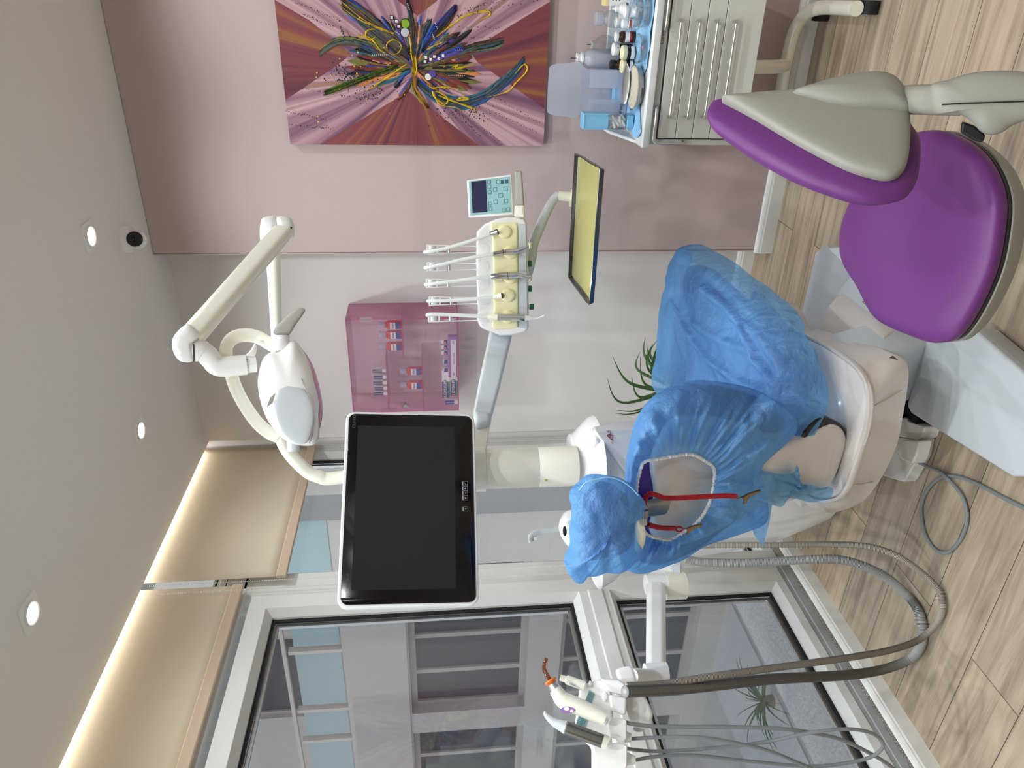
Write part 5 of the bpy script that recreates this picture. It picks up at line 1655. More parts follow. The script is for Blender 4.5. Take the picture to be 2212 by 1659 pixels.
def cable(name, label, cat, path, r, m, extra=None):
    P = smooth_path(path, 10)
    o = MB().tube(P, r, 10).build(name, m, None)
    return tag(o, label, cat)
K1 = [(1348, 1560), (1375, 1565), (1416, 1569), (1500, 1570), (1560, 1570), (1681, 1574), (1753, 1583), (1820, 1599), (1888, 1632), (1930, 1660), (1960, 1690)]
K2 = [(1362, 1596), (1440, 1592), (1512, 1593), (1584, 1604), (1657, 1621), (1717, 1645), (1760, 1664), (1810, 1690)]
K3 = [(1352, 1617), (1416, 1623), (1512, 1618), (1633, 1606), (1729, 1587), (1786, 1578), (1837, 1575), (1881, 1583), (1906, 1602), (1901, 1622), (1871, 1639), (1803, 1652), (1736, 1655), (1635, 1646), (1500, 1632), (1420, 1634), (1373, 1642)]
cable('console_hose', 'grey hose hanging straight from the curing light holder', 'dental hose', hpath(K1, (1.24, 1.20)), 0.0052, M['cable'])
cable('console_hose', 'grey hose slanting down to the frame edge from the syringe holder', 'dental hose', hpath(K2, (1.23, 1.17)), 0.0048, M['cable'])
cable('console_hose', 'grey hose making a closed loop under the console', 'dental hose', hpath(K3, (1.235, 1.22, 1.19, 1.19, 1.21, 1.215)), 0.0048, M['cable'])

# ================================================================== FLOOR BOX AND CORD
fb = thing('floor_socket_box', 'white floor connection box with a grey cord beside the chair base', 'connection box', at(1950, 960, 2, 0))
FZ = 0.055
qa = [at(x, y, 2, FZ) for x, y in ((1930, 892), (1958, 903), (1960, 909), (1998, 922), (1990, 944), (1980, 951), (1925, 940))]
MB().loft([[V((p.x, p.y, 0)) for p in qa], qa]).build('cover', M['white'], fb, bevel=0.005)
qb = [at(x, y, 2, FZ * .8) for x, y in ((1922, 945), (1992, 948), (1984, 985), (1974, 1004), (1956, 1036), (1950, 1041), (1896, 1025))]
MB().loft([[V((p.x, p.y, 0)) for p in qb], qb]).build('cover', M['white'], fb, bevel=0.005)
qc = [at(x, y, 2, .075) for x, y in ((1948, 950), (1986, 952), (1978, 986), (1970, 1002), (1944, 992), (1936, 975))]
MB().loft([[V((p.x, p.y, 0.03)) for p in qc], qc]).build('outlet', M['white'], fb, bevel=0.006)
CZ = 0.006
cord = [at(1968, 984, 2, .05), at(1976, 990, 2, .042), at(1991, 1001, 2, .02)] + [at(x, y, 2, z) for x, y, z in ((2010, 1011, .012), (2034, 1022, .014), (2070, 1059, .010), (2087, 1095, CZ), (2088, 1131, CZ), (2074, 1167, CZ), (2049, 1192, CZ), (2023, 1189, CZ), (2001, 1160, CZ), (1991, 1120, CZ), (1992, 1084, CZ), (2009, 1051, CZ), (2037, 1030, CZ), (2070, 1030, CZ), (2113, 1046, CZ), (2160, 1071, CZ), (2212, 1097, CZ), (2280, 1130, CZ), (2400, 1180, CZ))]
pc_ = thing('power_cord', 'grey cord curling in a loop on the wooden floor', 'cord', at(2049, 1192, 2, 0))
MB().tube(smooth_path(cord, 10), 0.0055, 10).build('cable', M['cable'], pc_)
bt = MB()
P_ = smooth_path(cord[:4], 12)
bt.tube(P_[2:24], [0.0115 - 0.00022 * k + (0.0012 if k % 4 < 2 else 0) for k in range(22)], 14)
bt.build('strain_relief', M['cable'], pc_)

# ================================================================== PLANT BEHIND THE CHAIR
plant = thing('potted_plant', 'green plant with narrow arching leaves behind the chair', 'plant', (-1.62, 2.92, 0))
PQ = VP(at(1420, 800, 1, 2.9))
ro = PQ(1500, 830)
MB().lathe([(0.085, 0), (0.10, 0.02), (0.125, 0.30), (0.13, 0.31), (0.12, 0.31), (0.11, 0.27), (0.001, 0.26)], (ro.x, ro.y, 0), n=32).build('pot', M['matt_white'], plant)
for i, (tip, mid, o, w) in enumerate((((1323, 770), (1362, 828), .05, .0075), ((1311, 817), (1345, 870), .10, .006), ((1364, 812), (1384, 858), .08, .006), ((1394, 727), (1396, 775), .0, .0075), ((1382, 760), (1379, 800), -.03, .0065), ((1419, 735), (1406, 772), -.05, .007), ((1424, 748), (1412, 790), .03, .008), ((1329, 893), (1380, 890), .1, .004), ((1333, 886), (1384, 884), .04, .004),
        ((1383, 770), (1394, 830), .06, .006), ((1430, 760), (1420, 800), .02, .007), ((1436, 740), (1425, 770), -.08, .007), ((1400, 745), (1402, 800), .05, .006), ((1415, 760), (1410, 810), .08, .006), ((1426, 742), (1416, 776), .06, .006), ((1410, 742), (1403, 782), .10, .0065))):
    base_ = PQ(1470, 845 - i % 3 * 8, 0.02 * (i % 4))
    P = smooth_path([ro + V((0, 0, -0.05)), base_, PQ(*mid, o * .6), PQ(*tip, o)], 8)
    n_ = len(P)
    MB().tube(P, [w * (0.5 + 0.9 * math.sin(PI * min(1, (k / n_) * 1.0 + 0.12)) * 0.8) * (1 - (k / (n_ - 1)) ** 4) + 0.0006 for k in range(n_)], 6, flat=0.22, up=PQ.n.cross(V((0, 0, 1)))).build('leaf', M['leaf'], plant)
MB().lathe([(0.11, 0), (0.001, 0.005)], (ro.x, ro.y, 0.27)).build('soil', M['black_matt'], plant)
# ================================================================== PURPLE STOOL
stool = thing('operator_stool', 'purple upholstered operator stool with grey back shell in the foreground', 'stool', (-0.43, 1.43, 0))
SZ = 0.50
seat_px = [(1930, 300), (1980, 286), (2015, 281), (2047, 285), (2095, 309), (2128, 341), (2153, 386), (2164, 431), (2163, 480), (2150, 561), (2128, 625), (2095, 690), (2063, 731), (2034, 740), (1999, 736), (1918, 703), (1886, 674), (1857, 619), (1828, 571), (1820, 529), (1825, 484), (1843, 435), (1880, 370)]
sp_ = smooth_path([at(x, y, 2, SZ) for x, y in seat_px], 5, True)
sc_ = sum(sp_, V((0, 0, 0))) / len(sp_)
def seat_warp(p):
    q = p - sc_
    # shallow dish across the middle, rolled edges
    r2 = (q.x / 0.20) ** 2 + (q.y / 0.26) ** 2
    if p.z > SZ:
        p = p + V((0, 0, -0.022 * math.exp(-2.2 * r2)))
    return p
MB().pad(sp_, (0, 0, 1), 0.034, 0.040, p=3.0, rings=12, warp=seat_warp, centre=sc_).build('seat', M['purple'], stool, sharp=180)
def ring_at(k, z, dx=0.0):
    return [V((sc_.x + (p.x - sc_.x) * k, sc_.y + (p.y - sc_.y) * k, z)) for p in sp_]
MB().loft([ring_at(0.6, SZ - .075), ring_at(0.93, SZ - .060), ring_at(0.985, SZ - .040), ring_at(0.995, SZ - .024), ring_at(0.97, SZ - .022), ring_at(0.93, SZ - .03)]).build('seat_tray', M['stool_grey'], stool)
MB().loft([ring_at(0.975, SZ - .030), ring_at(0.99, SZ - .014), ring_at(0.95, SZ - .012)], cap=False).build('seat_gap', M['dark'], stool)
cb = V((-0.36, 1.30, 0))
cb = at(2230, 480, 2, 0.34); cb.z = 0
MB().lathe([(0.033, 0.10), (0.033, 0.30), (0.026, 0.30), (0.026, 0.45)], cb, n=28).build('gas_column', M['stool_grey'], stool)
MB().lathe([(0.05, 0.075), (0.046, 0.12), (0.034, 0.13)], cb, n=28).build('hub', M['stool_grey'], stool)
for k in range(5):
    a = 2 * PI * k / 5 + 2.62
    d = V((math.cos(a), math.sin(a), 0))
    tip = cb + d * 0.27
    MB().tube([cb + V((0, 0, .10)), cb + d * .12 + V((0, 0, .10)), tip + V((0, 0, .078))], [0.024, 0.022, 0.015], 14, flat=0.8).build('leg', M['stool_grey'], stool)
    w = V((-d.y, d.x, 0))
    c = MB().cyl(tip + V((0, 0, .028)) - w * .016, tip + V((0, 0, .028)) + w * .016, 0.028, n=20).build('caster', M['dark'], stool)
# back rest: shell towards the viewer, cushion behind it
BK, BN = V((-0.205, 1.33, 0.80)), V((0.80, -0.52, 0.30)).normalized()
def bk(x, y, off=0.0):
    return onp(x, y, BK + BN * off, BN)
bx = BN.cross(V((0, 0, 1))).normalized()
def bwarp(p):
    q = (p - BK).dot(bx)
    return p - BN * (0.55 * (q) ** 2)
shl = [(1560, 215), (1600, 211), (1660, 206), (1720, 201), (1800, 185), (1880, 178), (1928, 184), (1951, 205), (1962, 235), (1965, 283), (1962, 338), (1951, 370), (1925, 386), (1886, 383), (1822, 364), (1725, 315), (1629, 257), (1574, 224)]
cus = [(1548, 219), (1536, 226), (1528, 240), (1528, 254), (1540, 274), (1581, 306), (1645, 348), (1725, 390), (1790, 415), (1841, 431), (1886, 438), (1934, 432), (1965, 417), (1983, 380), (1989, 330), (1986, 299), (1968, 272), (1955, 240), (1900, 210), (1700, 215), (1600, 218)]
MB().pad(smooth_path([bk(x, y, -.028) for x, y in cus], 5, True), BN, 0.024, 0.035, p=2.6, rings=10).build('back_cushion', M['purple'], stool, sharp=180)
MB().pad(smooth_path([bk(x, y, -.004) for x, y in shl], 5, True), BN, 0.020, 0.015, p=4.5, rings=10).build('back_shell', M['stool_grey'], stool)
hmp = [(1711, 204), (1750, 190), (1790, 178), (1840, 168), (1889, 163), (1928, 170), (1950, 190), (1960, 215), (1963, 240), (1910, 240), (1854, 238), (1800, 230), (1760, 220)]
MB().pad(smooth_path([bk(x, y, .010) for x, y in hmp], 5, True), BN, 0.026, 0.02, p=2.4, rings=10, centre=bk(1880, 205, .010)).build('post_cover', M['stool_grey'], stool)
pl_ = VP(at(2060, 220, 1, 1.22))
MB().tube([bk(1915, 214, -.006), bk(1945, 216, -.008), pl_(2010, 215, -.004), pl_(2080, 214, .0)], [.024, .024, .024, .026], 20, flat=0.8).build('back_post', M['stool_grey'], stool)
MB().pad(smooth_path([pl_(x, y, .004) for x, y in ((2010, 186), (2050, 172), (2095, 158), (2160, 152), (2230, 158), (2290, 180), (2290, 240), (2212, 262), (2186, 272), (2165, 286), (2140, 292), (2118, 284), (2100, 264), (2080, 250), (2050, 242), (2015, 243))], 4, True), pl_.n, 0.026, 0.03, p=3).build('post_housing', M['stool_grey'], stool)
MB().tube([pl_(2035, 226, .026), pl_(2070, 224, .031), pl_(2120, 222, .0325), pl_(2180, 220, .033), pl_(2260, 217, .030)], 0.0012, 6).build('housing_seam', M['dark'], stool)
MB().prism([pl_(x, y, -.005) for x, y in ((2078, 262), (2105, 272), (2130, 292), (2123, 309), (2104, 304), (2074, 286))], -pl_.n * 0.05).build('tilt_joint', M['dark'], stool, bevel=0.004)

# ================================================================== INSTRUMENT CART BY THE PINK WALL
cx0, cx1, cy0, cy1 = -0.512, -0.014, 2.65, 3.02
cart = thing('instrument_cart', 'grey drawer cart on a bent tube frame against the pink wall', 'cart', (-0.26, 2.84, 0))
MB().box((cx0, cy0 + 0.012, 0.386), (cx1, cy1, 0.735)).build('body', M['cart'], cart, smooth=False, bevel=0.006)
MB().box((cx0 + 0.022, cy0 + 0.004, 0.392), (cx1 - 0.022, cy0 + 0.013, 0.707)).build('front_recess', M['dark'], cart, smooth=False)
zs = [0.7045, 0.642, 0.582, 0.520, 0.392]
for k in range(4):
    z1, z0 = zs[k] - 0.001, zs[k + 1] + 0.001
    d = MB().box((cx0 + 0.026, cy0 - 0.004, z0), (cx1 - 0.026, cy0 + 0.012, z1)).build('drawer', M['cart'], cart, smooth=False, bevel=0.002)
    zc = zs[k] - 0.027
    hx0, hx1 = -0.413, -0.114
    MB().tube(smooth_path([(hx0, cy0, zc), (hx0, cy0 - .018, zc), (hx0 + .006, cy0 - .027, zc), (hx0 + .02, cy0 - .029, zc), (mix(hx0, hx1, .5), cy0 - .029, zc), (hx1 - .02, cy0 - .029, zc), (hx1 - .006, cy0 - .027, zc), (hx1, cy0 - .018, zc), (hx1, cy0, zc)], 4), 0.0046, 10).build('handle', M['alu'], d)
# corner rails at the top edge
for s in (-1, 1):
    xa = cx0 + 0.012 if s < 0 else cx1 - 0.012
    xb = -0.385 if s < 0 else -0.140
    p = smooth_path([(xa + (0.004 if s < 0 else -.004), cy0, .612), (xa, cy0 - .02, .615), (xa, cy0 - .026, .64), (xa, cy0 - .026, .70), (xa - s * .008, cy0 - .026, .722), (xa - s * .03, cy0 - .026, .725), (xb + s * .03, cy0 - .026, .725), (xb, cy0 - .018, .724), (xb - s * .002, cy0, .722)], 5)
    MB().tube(p, 0.0052, 10).build('corner_rail', M['alu'], cart)
# worktop with raised rim at the sides and back
MB().loft([rect_ring(cx0 - .006, cx1 + .006, cy0 - .012, cy1 + .006, .735, .012), rect_ring(cx0 - .008, cx1 + .008, cy0 - .014, cy1 + .008, .741, .014), rect_ring(cx0 - .008, cx1 + .008, cy0 - .014, cy1 + .008, .757, .014), rect_ring(cx0 - .002, cx1 + .002, cy0 - .008, cy1 + .002, .764, .012), rect_ring(cx0 + .012, cx1 - .012, cy0 + .008, cy1 - .012, .759, .01)]).build('worktop', M['cart_top'], cart, sharp=25)
MB().prism([(cx0 - .006, 2.70, .757), (cx0 - .006, 2.74, .772), (cx0 - .006, 2.80, .79), (cx0 - .006, 2.90, .822), (cx0 - .006, cy1 + .004, .83), (cx0 - .006, cy1 + .004, .757)], (.012, 0, 0)).build('side_rim', M['cart_top'], cart, bevel=0.004)
MB().box((cx0 - .006, cy1 - .008, .757), (cx1 + .006, cy1 + .004, .83)).build('back_rim', M['cart_top'], cart, smooth=False, bevel=0.004)
text('badge', 'Loran', (-0.168, cy0 + 0.0115, 0.7235), (1, 0, 0), (0, 0, 1), 0.017, M['print'], cart)
# tube frame and casters
MB().tube([(-0.275, 2.90, 0.386), (-0.275, 2.90, 0.30), (-0.275, 2.93, 0.20), (-0.275, 2.985, 0.135)], 0.025, 18).build('frame_post', M['ivory'], cart)
fr = smooth_path([(-0.42, 2.72, .085), (-0.425, 2.86, .095), (-0.415, 2.97, .115), (-0.37, 2.995, .125), (-0.27, 2.995, .128), (-0.16, 2.99, .122), (-0.10, 2.965, .105), (-0.075, 2.90, .092), (-0.068, 2.78, .085), (-0.066, 2.64, .083)], 8)
MB().tube(fr, 0.024, 18).build('frame_tube', M['ivory'], cart)
def caster(x, y):
    c = MB()
    w = MB().cyl((x - .021, y, .031), (x + .021, y, .031), 0.030, n=28).build('caster', M['black_matt'], cart)
    MB().cyl((x - .0222, y, .031), (x - .020, y, .031), 0.023, n=24).build('hub_ring', M['grey'], w)
    MB().cyl((x - .0228, y, .031), (x - .021, y, .031), 0.016, n=24).build('hub_cap', M['dark'], w)
    MB().cyl((x, y, .06), (x, y, .085), 0.010, n=12).build('stem', M['steel'], w)
for q in ((-0.098, 2.99), (-0.062, 2.66), (-0.42, 2.74), (-0.40, 2.97)):
    caster(*q)

# ------------------------------------------------------------------ things standing on the cart
ZT = 0.760
# crumpled blue paper
pp_ = [(cx0 + .012, 2.72), (cx0 + .02, 2.79), (cx0 + .03, 2.95), (-0.40, 3.0), (-0.2, 3.0), (cx1 - .01, 3.0), (cx1 - .005, 2.8), (cx1 - .01, 2.66), (-0.12, 2.653), (-0.20, 2.66), (-0.255, 2.668), (-0.30, 2.70), (-0.36, 2.705), (-0.40, 2.70), (-0.45, 2.67), (-0.475, 2.66)]
cpx = sum((V((x, y, 0)) for x, y in pp_), V((0, 0, 0))) / len(pp_)
rg = smooth_path([(x, y, ZT) for x, y in pp_], 4, True)
rings_ = [[V((mix(cpx.x, p.x, k / 10), mix(cpx.y, p.y, k / 10), ZT + 0.0015 + 0.0035 * max(0, nz(V((mix(cpx.x, p.x, k / 10), mix(cpx.y, p.y, k / 10), 0)), 22, 3.0)) + (0.004 * abs(math.sin(i * .7)) if k > 8 else 0))) for i, p in enumerate(rg)] for k in range(1, 11)]
tag(MB().loft([[V((cpx.x, cpx.y, ZT + .002))] * len(rg)] + rings_, cap=False).build('paper_sheet', M['paper_blue'], None, sharp=180), 'crumpled light blue paper sheet covering the cart top', 'paper sheet')
ZP = ZT + 0.005
def pos(x, y):
    return at(x, y, 2, ZP)
def lathe_thing(name, label, cat, base, parts, group=None, n=28):
    """parts: (part name, material key, profile); profile heights from the base"""
    t = thing(name, label, cat, base, group)
    for nm, mk, prof in parts:
        MB().lathe(prof, base, n=n).build(nm, M[mk], t)
    return t
def band(base, r, z0, z1, mk, t, a0=None, a1=None, name='label'):
    """label wrapped over the viewer's side of a bottle"""
    d = math.atan2(CAM.y - base.y, CAM.x - base.x)
    a0, a1 = (d - 1.1 if a0 is None else d + a0), (d + 1.1 if a1 is None else d + a1)
    rows = [[V((base.x + r * math.cos(mix(a0, a1, k / 14)), base.y + r * math.sin(mix(a0, a1, k / 14)), base.z + z)) for k in range(15)] for z in (z0, z1)]
    return MB().loft(rows, cap=False, closed=False).build(name, M[mk], t)
G1 = None
b = V((-0.263, 2.972, ZP))
lathe_thing('spray_bottle', 'tall milky bottle with a needle nozzle behind the dark jars', 'bottle', b, [
    ('body', 'milky', [(0.001, 0), (0.030, 0.0), (0.033, .004), (0.033, .12), (0.030, .14), (0.018, .155), (0.012, .158), (0.012, .162)]),
    ('cap', 'cap', [(0.001, .160), (0.020, .160), (0.020, .167), (0.016, .168), (0.016, .178), (0.019, .179), (0.019, .184), (0.001, .185)]),
    ('needle', 'print', [(0.0015, .185), (0.0015, .205), (0.0008, .206)])])
b = V((-0.215, 2.965, ZP))
lathe_thing('glass_flask', 'round clear glass flask with a grey stopper on the cart', 'flask', b, [
    ('body', 'clear', [(0.001, 0), (0.027, 0), (0.029, .004), (0.029, .06), (0.034, .075), (0.033, .095), (0.022, .115), (0.012, .124), (0.010, .128)]),
    ('stopper', 'grey', [(0.001, .126), (0.014, .126), (0.015, .130), (0.014, .134), (0.001, .135)]),
    ('needle', 'print', [(0.002, .135), (0.0015, .149), (0.0008, .15)])])
b = V((-0.128, 2.945, ZP))
t = lathe_thing('solution_bottle', 'clear bottle with a frosted screw cap behind the red-banded one', 'bottle', b, [
    ('body', 'clear_plastic', [(0.001, 0), (0.027, 0), (0.029, .004), (0.029, .072), (0.023, .092), (0.015, .100), (0.015, .106)]),
    ('cap', 'milky', [(0.001, .102), (0.0225, .102), (0.0235, .106), (0.0235, .128), (0.021, .130), (0.001, .130)])])
band(b, 0.0296, .012, .052, 'paper', t)
tb = thing('carton', 'white cardboard carton with a sand-yellow lid at the cart end', 'box', (-0.03, 2.945, ZP))
MB().box((-0.085, 2.92, ZP), (0.02, 2.975, ZP + .098)).build('carton_body', M['paper'], tb, smooth=False, bevel=0.001)
MB().box((-0.087, 2.918, ZP + .092), (0.022, 2.977, ZP + .104)).build('lid', M['sand'], tb, smooth=False, bevel=0.002)
for k in range(3):
    MB().box((-0.07, 2.9192, ZP + .05 + .012 * k), (-0.07 + .03 + .01 * k, 2.92, ZP + .054 + .012 * k)).build('print', M['print'], tb, smooth=False)
MB().box((-0.02, 2.9192, ZP + .03), (0.01, 2.92, ZP + .07)).build('print', M['royal'], tb, smooth=False)
b = pos(1372, 20)
lathe_thing('dropper_bottle', 'white dropper bottle with a teal band at the cart end', 'bottle', b, [
    ('body', 'cap', [(0.001, 0), (0.019, 0), (0.020, .003), (0.020, .045), (0.010, .058), (0.008, .060)]),
    ('cap', 'cap', [(0.001, .058), (0.010, .058), (0.010, .070), (0.004, .074), (0.003, .082), (0.001, .083)]),
    ('label', 'teal_line', [(0.0203, .028), (0.0203, .036)])])
def jar(label, px, r, h, body, lid, lh, lab=None, name='jar'):
    b_ = pos(*px)
    t_ = lathe_thing(name, label, 'jar', b_, [
        ('body', body, [(0.001, 0), (r - .003, 0), (r, .004), (r, h - .008), (r - .004, h), (r - .006, h + .003)]),
        ('lid', lid, [(0.001, h), (r, h), (r + .0015, h + .002), (r + .0015, h + lh - .003), (r - .001, h + lh), (r - .004, h + lh), (r - .005, h + lh - .002), (0.001, h + lh - .002)])])
    if lab:
        band(b_, r + .0005, lab[0], lab[1], 'paper', t_)
    return t_
jar('white lidded pot standing behind the glass dishes', (1380, 26), 0.018, .036, 'cap', 'cap', .016, None, 'lidded_pot')
jar('plain white capped pot tucked behind the red-banded bottle', (1364, 48), 0.0165, .042, 'cap', 'cap', .018, None, 'lidded_pot')
b = pos(1378, 52)
t = lathe_thing('pill_bottle', 'small white bottle with a red band on its label', 'bottle', b, [
    ('body', 'cap', [(0.001, 0), (0.0145, 0), (0.0155, .003), (0.0155, .034), (0.012, .038)]),
    ('cap', 'cap', [(0.001, .038), (0.0145, .038), (0.015, .041), (0.015, .055), (0.012, .058), (0.001, .059)])])
band(b, 0.0159, .026, .034, 'red', t)
b = pos(1370, 80)
t = lathe_thing('medicine_bottle', 'brown glass bottle with white cap and a paper label with red stripe', 'bottle', b, [
    ('body', 'brown_glass', [(0.001, 0), (0.0185, 0), (0.0195, .003), (0.0195, .047), (0.013, .056), (0.012, .06)]),
    ('cap', 'cap', [(0.001, .058), (0.0155, .058), (0.0165, .061), (0.0165, .068), (0.014, .070), (0.001, .070)])])
band(b, 0.0199, .014, .036, 'paper', t)
band(b, 0.0202, .014, .020, 'red', t, name='stripe')
jar('dark jar with a domed white cap behind the cream-lidded ones', (1363, 107), 0.0205, .046, 'navy_glass', 'cap', .022)
jar('dark jar with cream lid and label standing beside the mid glass dish', (1371, 114), 0.0225, .030, 'navy_glass', 'cream', .018, (.004, .018))
jar('dark jar with cream lid standing close to the gypsum dish', (1366, 143), 0.0225, .026, 'navy_glass', 'cream', .016, (.003, .014))
b = pos(1360, 140)
t = lathe_thing('dropper_bottle', 'brown glass bottle with black screw cap between the jars', 'bottle', b, [
    ('body', 'brown_glass', [(0.001, 0), (0.019, 0), (0.020, .003), (0.020, .040), (0.012, .052), (0.011, .055)]),
    ('cap', 'dark', [(0.001, .052), (0.0145, .052), (0.0155, .054), (0.0155, .070), (0.0135, .073), (0.001, .073)])])
band(b, 0.0204, .006, .024, 'sand', t, 0.1, 1.4)
# glass dishes
def dish(label, c, r, h, th=.003, name='glass_dish'):
    t_ = thing(name, label, 'glass dish', c)
    MB().lathe([(0.001, 0), (r * .78, 0), (r * .92, .006), (r, h), (r + .001, h + .002), (r - th, h + .001), (r * .92 - th, .009), (r * .75, .004), (0.001, .004)], c, n=40).build('bowl', M['clear'], t_)
    return t_
c = at(1392, 105, 2, ZP)
t = dish('middle clear glass dish holding a scrap of pink paper', c, 0.046, .022)
MB().obox(c + V((0.004, -0.006, .008)), (1, .5, 0), (-.5, 1, 0), (0, 0, 1), .010, .008, .002).build('scrap', M['pink_print'], t, smooth=False)
c = at(1400, 24, 2, ZP)
dish('lower one of the two stacked glass dishes at the cart end', c, 0.052, .022)
dish('upper one of the two stacked glass dishes at the cart end', c + V((-.004, .006, .024)), 0.050, .026)
# round dish with dried gypsum
c = at(1381, 189, 2, ZP)
gd = thing('gypsum_dish', 'clear round dish lined with crumpled grey foil and gypsum', 'glass dish', c)
MB().lathe([(0.001, 0), (0.062, 0), (0.070, .006), (0.074, .022), (0.075, .024), (0.071, .022), (0.066, .008), (0.001, .005)], c, n=40).build('bowl', M['clear'], gd)
MB().lathe([(0.001, .020), (0.03, .018), (0.055, .020), (0.069, .024), (0.070, .021), (0.064, .009), (0.001, .007)], c, n=48).build('gypsum', mat('gypsum', (206, 198, 178), 0.8, bump=(70, 0.6)), gd)
tag(MB().pad([c + V((.070 * math.cos(a) * (1 + .06 * math.sin(5 * a)), .052 + .014 * math.sin(a), .036 + 0.010 * math.sin(a))) for a in [2 * PI * k / 24 for k in range(24)]], (0.0, -.5, .87), .001, .001).build('foil_edge', M['steel'], None), 'creased grey foil leaf lying on the gypsum dish rim', 'foil')
# milky dispenser box with open flap
hb = thing('dispenser_box', 'milky plastic dispenser with a raised rounded flap behind the gypsum dish', 'dispenser', (-0.375, 2.92, ZP))
hx0, hx1, hy0, hy1, hz = -0.452, -0.292, 2.885, 2.955, ZP + 0.165
MB().box((hx0, hy0, ZP), (hx1, hy0 + .003, ZP + .035)).box((hx0, hy0, ZP + .035), (hx0 + .058, hy0 + .003, hz - .02)).box((hx1 - .062, hy0, ZP + .035), (hx1, hy0 + .003, hz - .02)).box((hx0, hy1 - .003, ZP), (hx1, hy1, hz)).box((hx0, hy0 + .003, ZP), (hx0 + .003, hy1 - .003, hz - .01)).box((hx1 - .003, hy0 + .003, ZP), (hx1, hy1 - .003, hz - .01)).build('case', M['milky'], hb, smooth=False)
MB().box((hx0 + .006, hy0 + .010, ZP + .002), (hx1 - .006, hy1 - .008, ZP + .045)).build('tissue_stack', M['paper_blue'], hb, smooth=False)
fl = []
for k in range(14):
    q = k / 13
    fl.append((q, 0))
flp = [(hx0 - .004, hz - .005), (hx1 + .004, hz - .005), (hx1 + .012, hz + .06), (hx1 + .004, hz + .115), (hx1 - .03, hz + .122), (hx0 + .03, hz + .122), (hx0 - .004, hz + .115), (hx0 - .012, hz + .06)]
MB().prism(smooth_path([(x, hy1 - .002, z) for x, z in flp], 4, True), (0, .003, 0)).build('flap', M['milky'], hb, smooth=False)
text('print', 'Ypso', (hx0 + .028, hy0 - .0006, ZP + .022), (1, 0, 0), (0, 0, 1), .016, M['print'], hb)
# cotton roll dispenser
cr = thing('cotton_roll_dispenser', 'pale blue lidded dispenser filled with white cotton rolls', 'dispenser', at(1366, 262, 2, ZP))
q0 = at(1366, 262, 2, ZP)
X0, X1, Y0, Y1 = q0.x - .026, q0.x + .026, q0.y - .015, q0.y + .035
MB().box((X0 + .004, Y0 - .004, ZP), (X1 - .002, Y1, ZP + .024)).build('base', M['blue_box'], cr, smooth=False, bevel=0.003)
MB().box((X0, Y0, ZP + .024), (X1, Y1, ZP + .092)).build('window', M['clear'], cr, smooth=False)
MB().box((X0 - .002, Y0 - .004, ZP + .090), (X1 + .002, Y1 + .004, ZP + .185)).build('lid', M['blue_box'], cr, smooth=False, bevel=0.004)
b = MB()
for z0, z1, x0, x1 in ((.094, .180, X0 + .004, X0 + .006), (.094, .180, X1 - .006, X1 - .004), (.178, .182, X0 + .004, X1 - .004), (.093, .097, X0 + .004, X1 - .004)):
    b.box((x0, Y0 - .0055, ZP + z0), (x1, Y0 - .004, ZP + z1))
b.build('lid_rib', M['blue_box'], cr, smooth=False)
rn = random.Random(5)
for k in range(9):
    zc = ZP + .034 + .0115 * (k // 2) + .002 * (k % 2)
    an = 0.5 + rn.uniform(-.35, .35)
    c0 = V((q0.x + rn.uniform(-.006, .006) + (.008 if k % 2 else -.008), Y0 + .010 + .006 * (k % 3), zc))
    d_ = V((math.cos(an), 0, math.sin(an))) * .012
    cr_o = MB().cyl(c0 - d_, c0 + d_, .0052, n=12).build('cotton_roll', M['cotton'], None)
    tag(cr_o, 'white cotton roll inside the blue-lidded dispenser', 'cotton roll', 'cotton rolls in the dispenser')

# ================================================================== PINK ACRYLIC CABINET
ax0, ax1, ay0, ay1, az0, az1 = -1.812, -1.337, 3.068, 3.245, 1.388, 1.880
acr = thing('acrylic_cabinet', 'pink see-through acrylic display cabinet hung on the white wall', 'display cabinet', ((ax0 + ax1) / 2, ay1, az0))
th = 0.004
MB().box((ax1 - th, ay0, az0), (ax1, ay1 - .001, az1)).build('side_panel', M['pink_acrylic'], acr, smooth=False)
MB().box((ax0, ay0, az0), (ax0 + th, ay1 - .001, az1)).build('side_panel', M['pink_acrylic'], acr, smooth=False)
MB().box((ax0 + th, ay0, az1 - th), (ax1 - th, ay1 - .001, az1)).build('top_panel', M['pink_acrylic'], acr, smooth=False)
MB().box((ax0 + th, ay0, az0), (ax1 - th, ay1 - .001, az0 + th)).build('bottom_panel', M['pink_acrylic'], acr, smooth=False)
door = MB().box((ax0, ay0 - .0045, az0), (ax1, ay0 - .0005, az1)).build('door', M['pink_door'], acr, smooth=False)
b = MB()
for lo, hi in (((ax0, az0), (ax1, az0 + .0025)), ((ax0, az1 - .0025), (ax1, az1)), ((ax0, az0), (ax0 + .0025, az1)), ((ax1 - .0025, az0), (ax1, az1))):
    b.box((lo[0], ay0 - .0052, lo[1]), (hi[0], ay0 - .0046, hi[1]))
b.build('door_edge', M['pink_edge'], door, smooth=False)
MB().box((ax1 - .012, ay0 - .010, az1 - .115), (ax1 + .010, ay0 - .0045, az1 - .065)).build('hinge', M['clear_plastic'], acr, smooth=False)
lk = at(877, 876, 1, ay0 - .006)
MB().cyl(lk, lk - V((0, .008, 0)), .0095, n=20).build('lock', M['chrome'], door)
MB().obox(lk + V((0.004, .015, .012)), (1, 0, .3), (0, 1, 0), (-.3, 0, 1), .012, .002, .022).build('lock_cam', M['steel'], door, smooth=False)
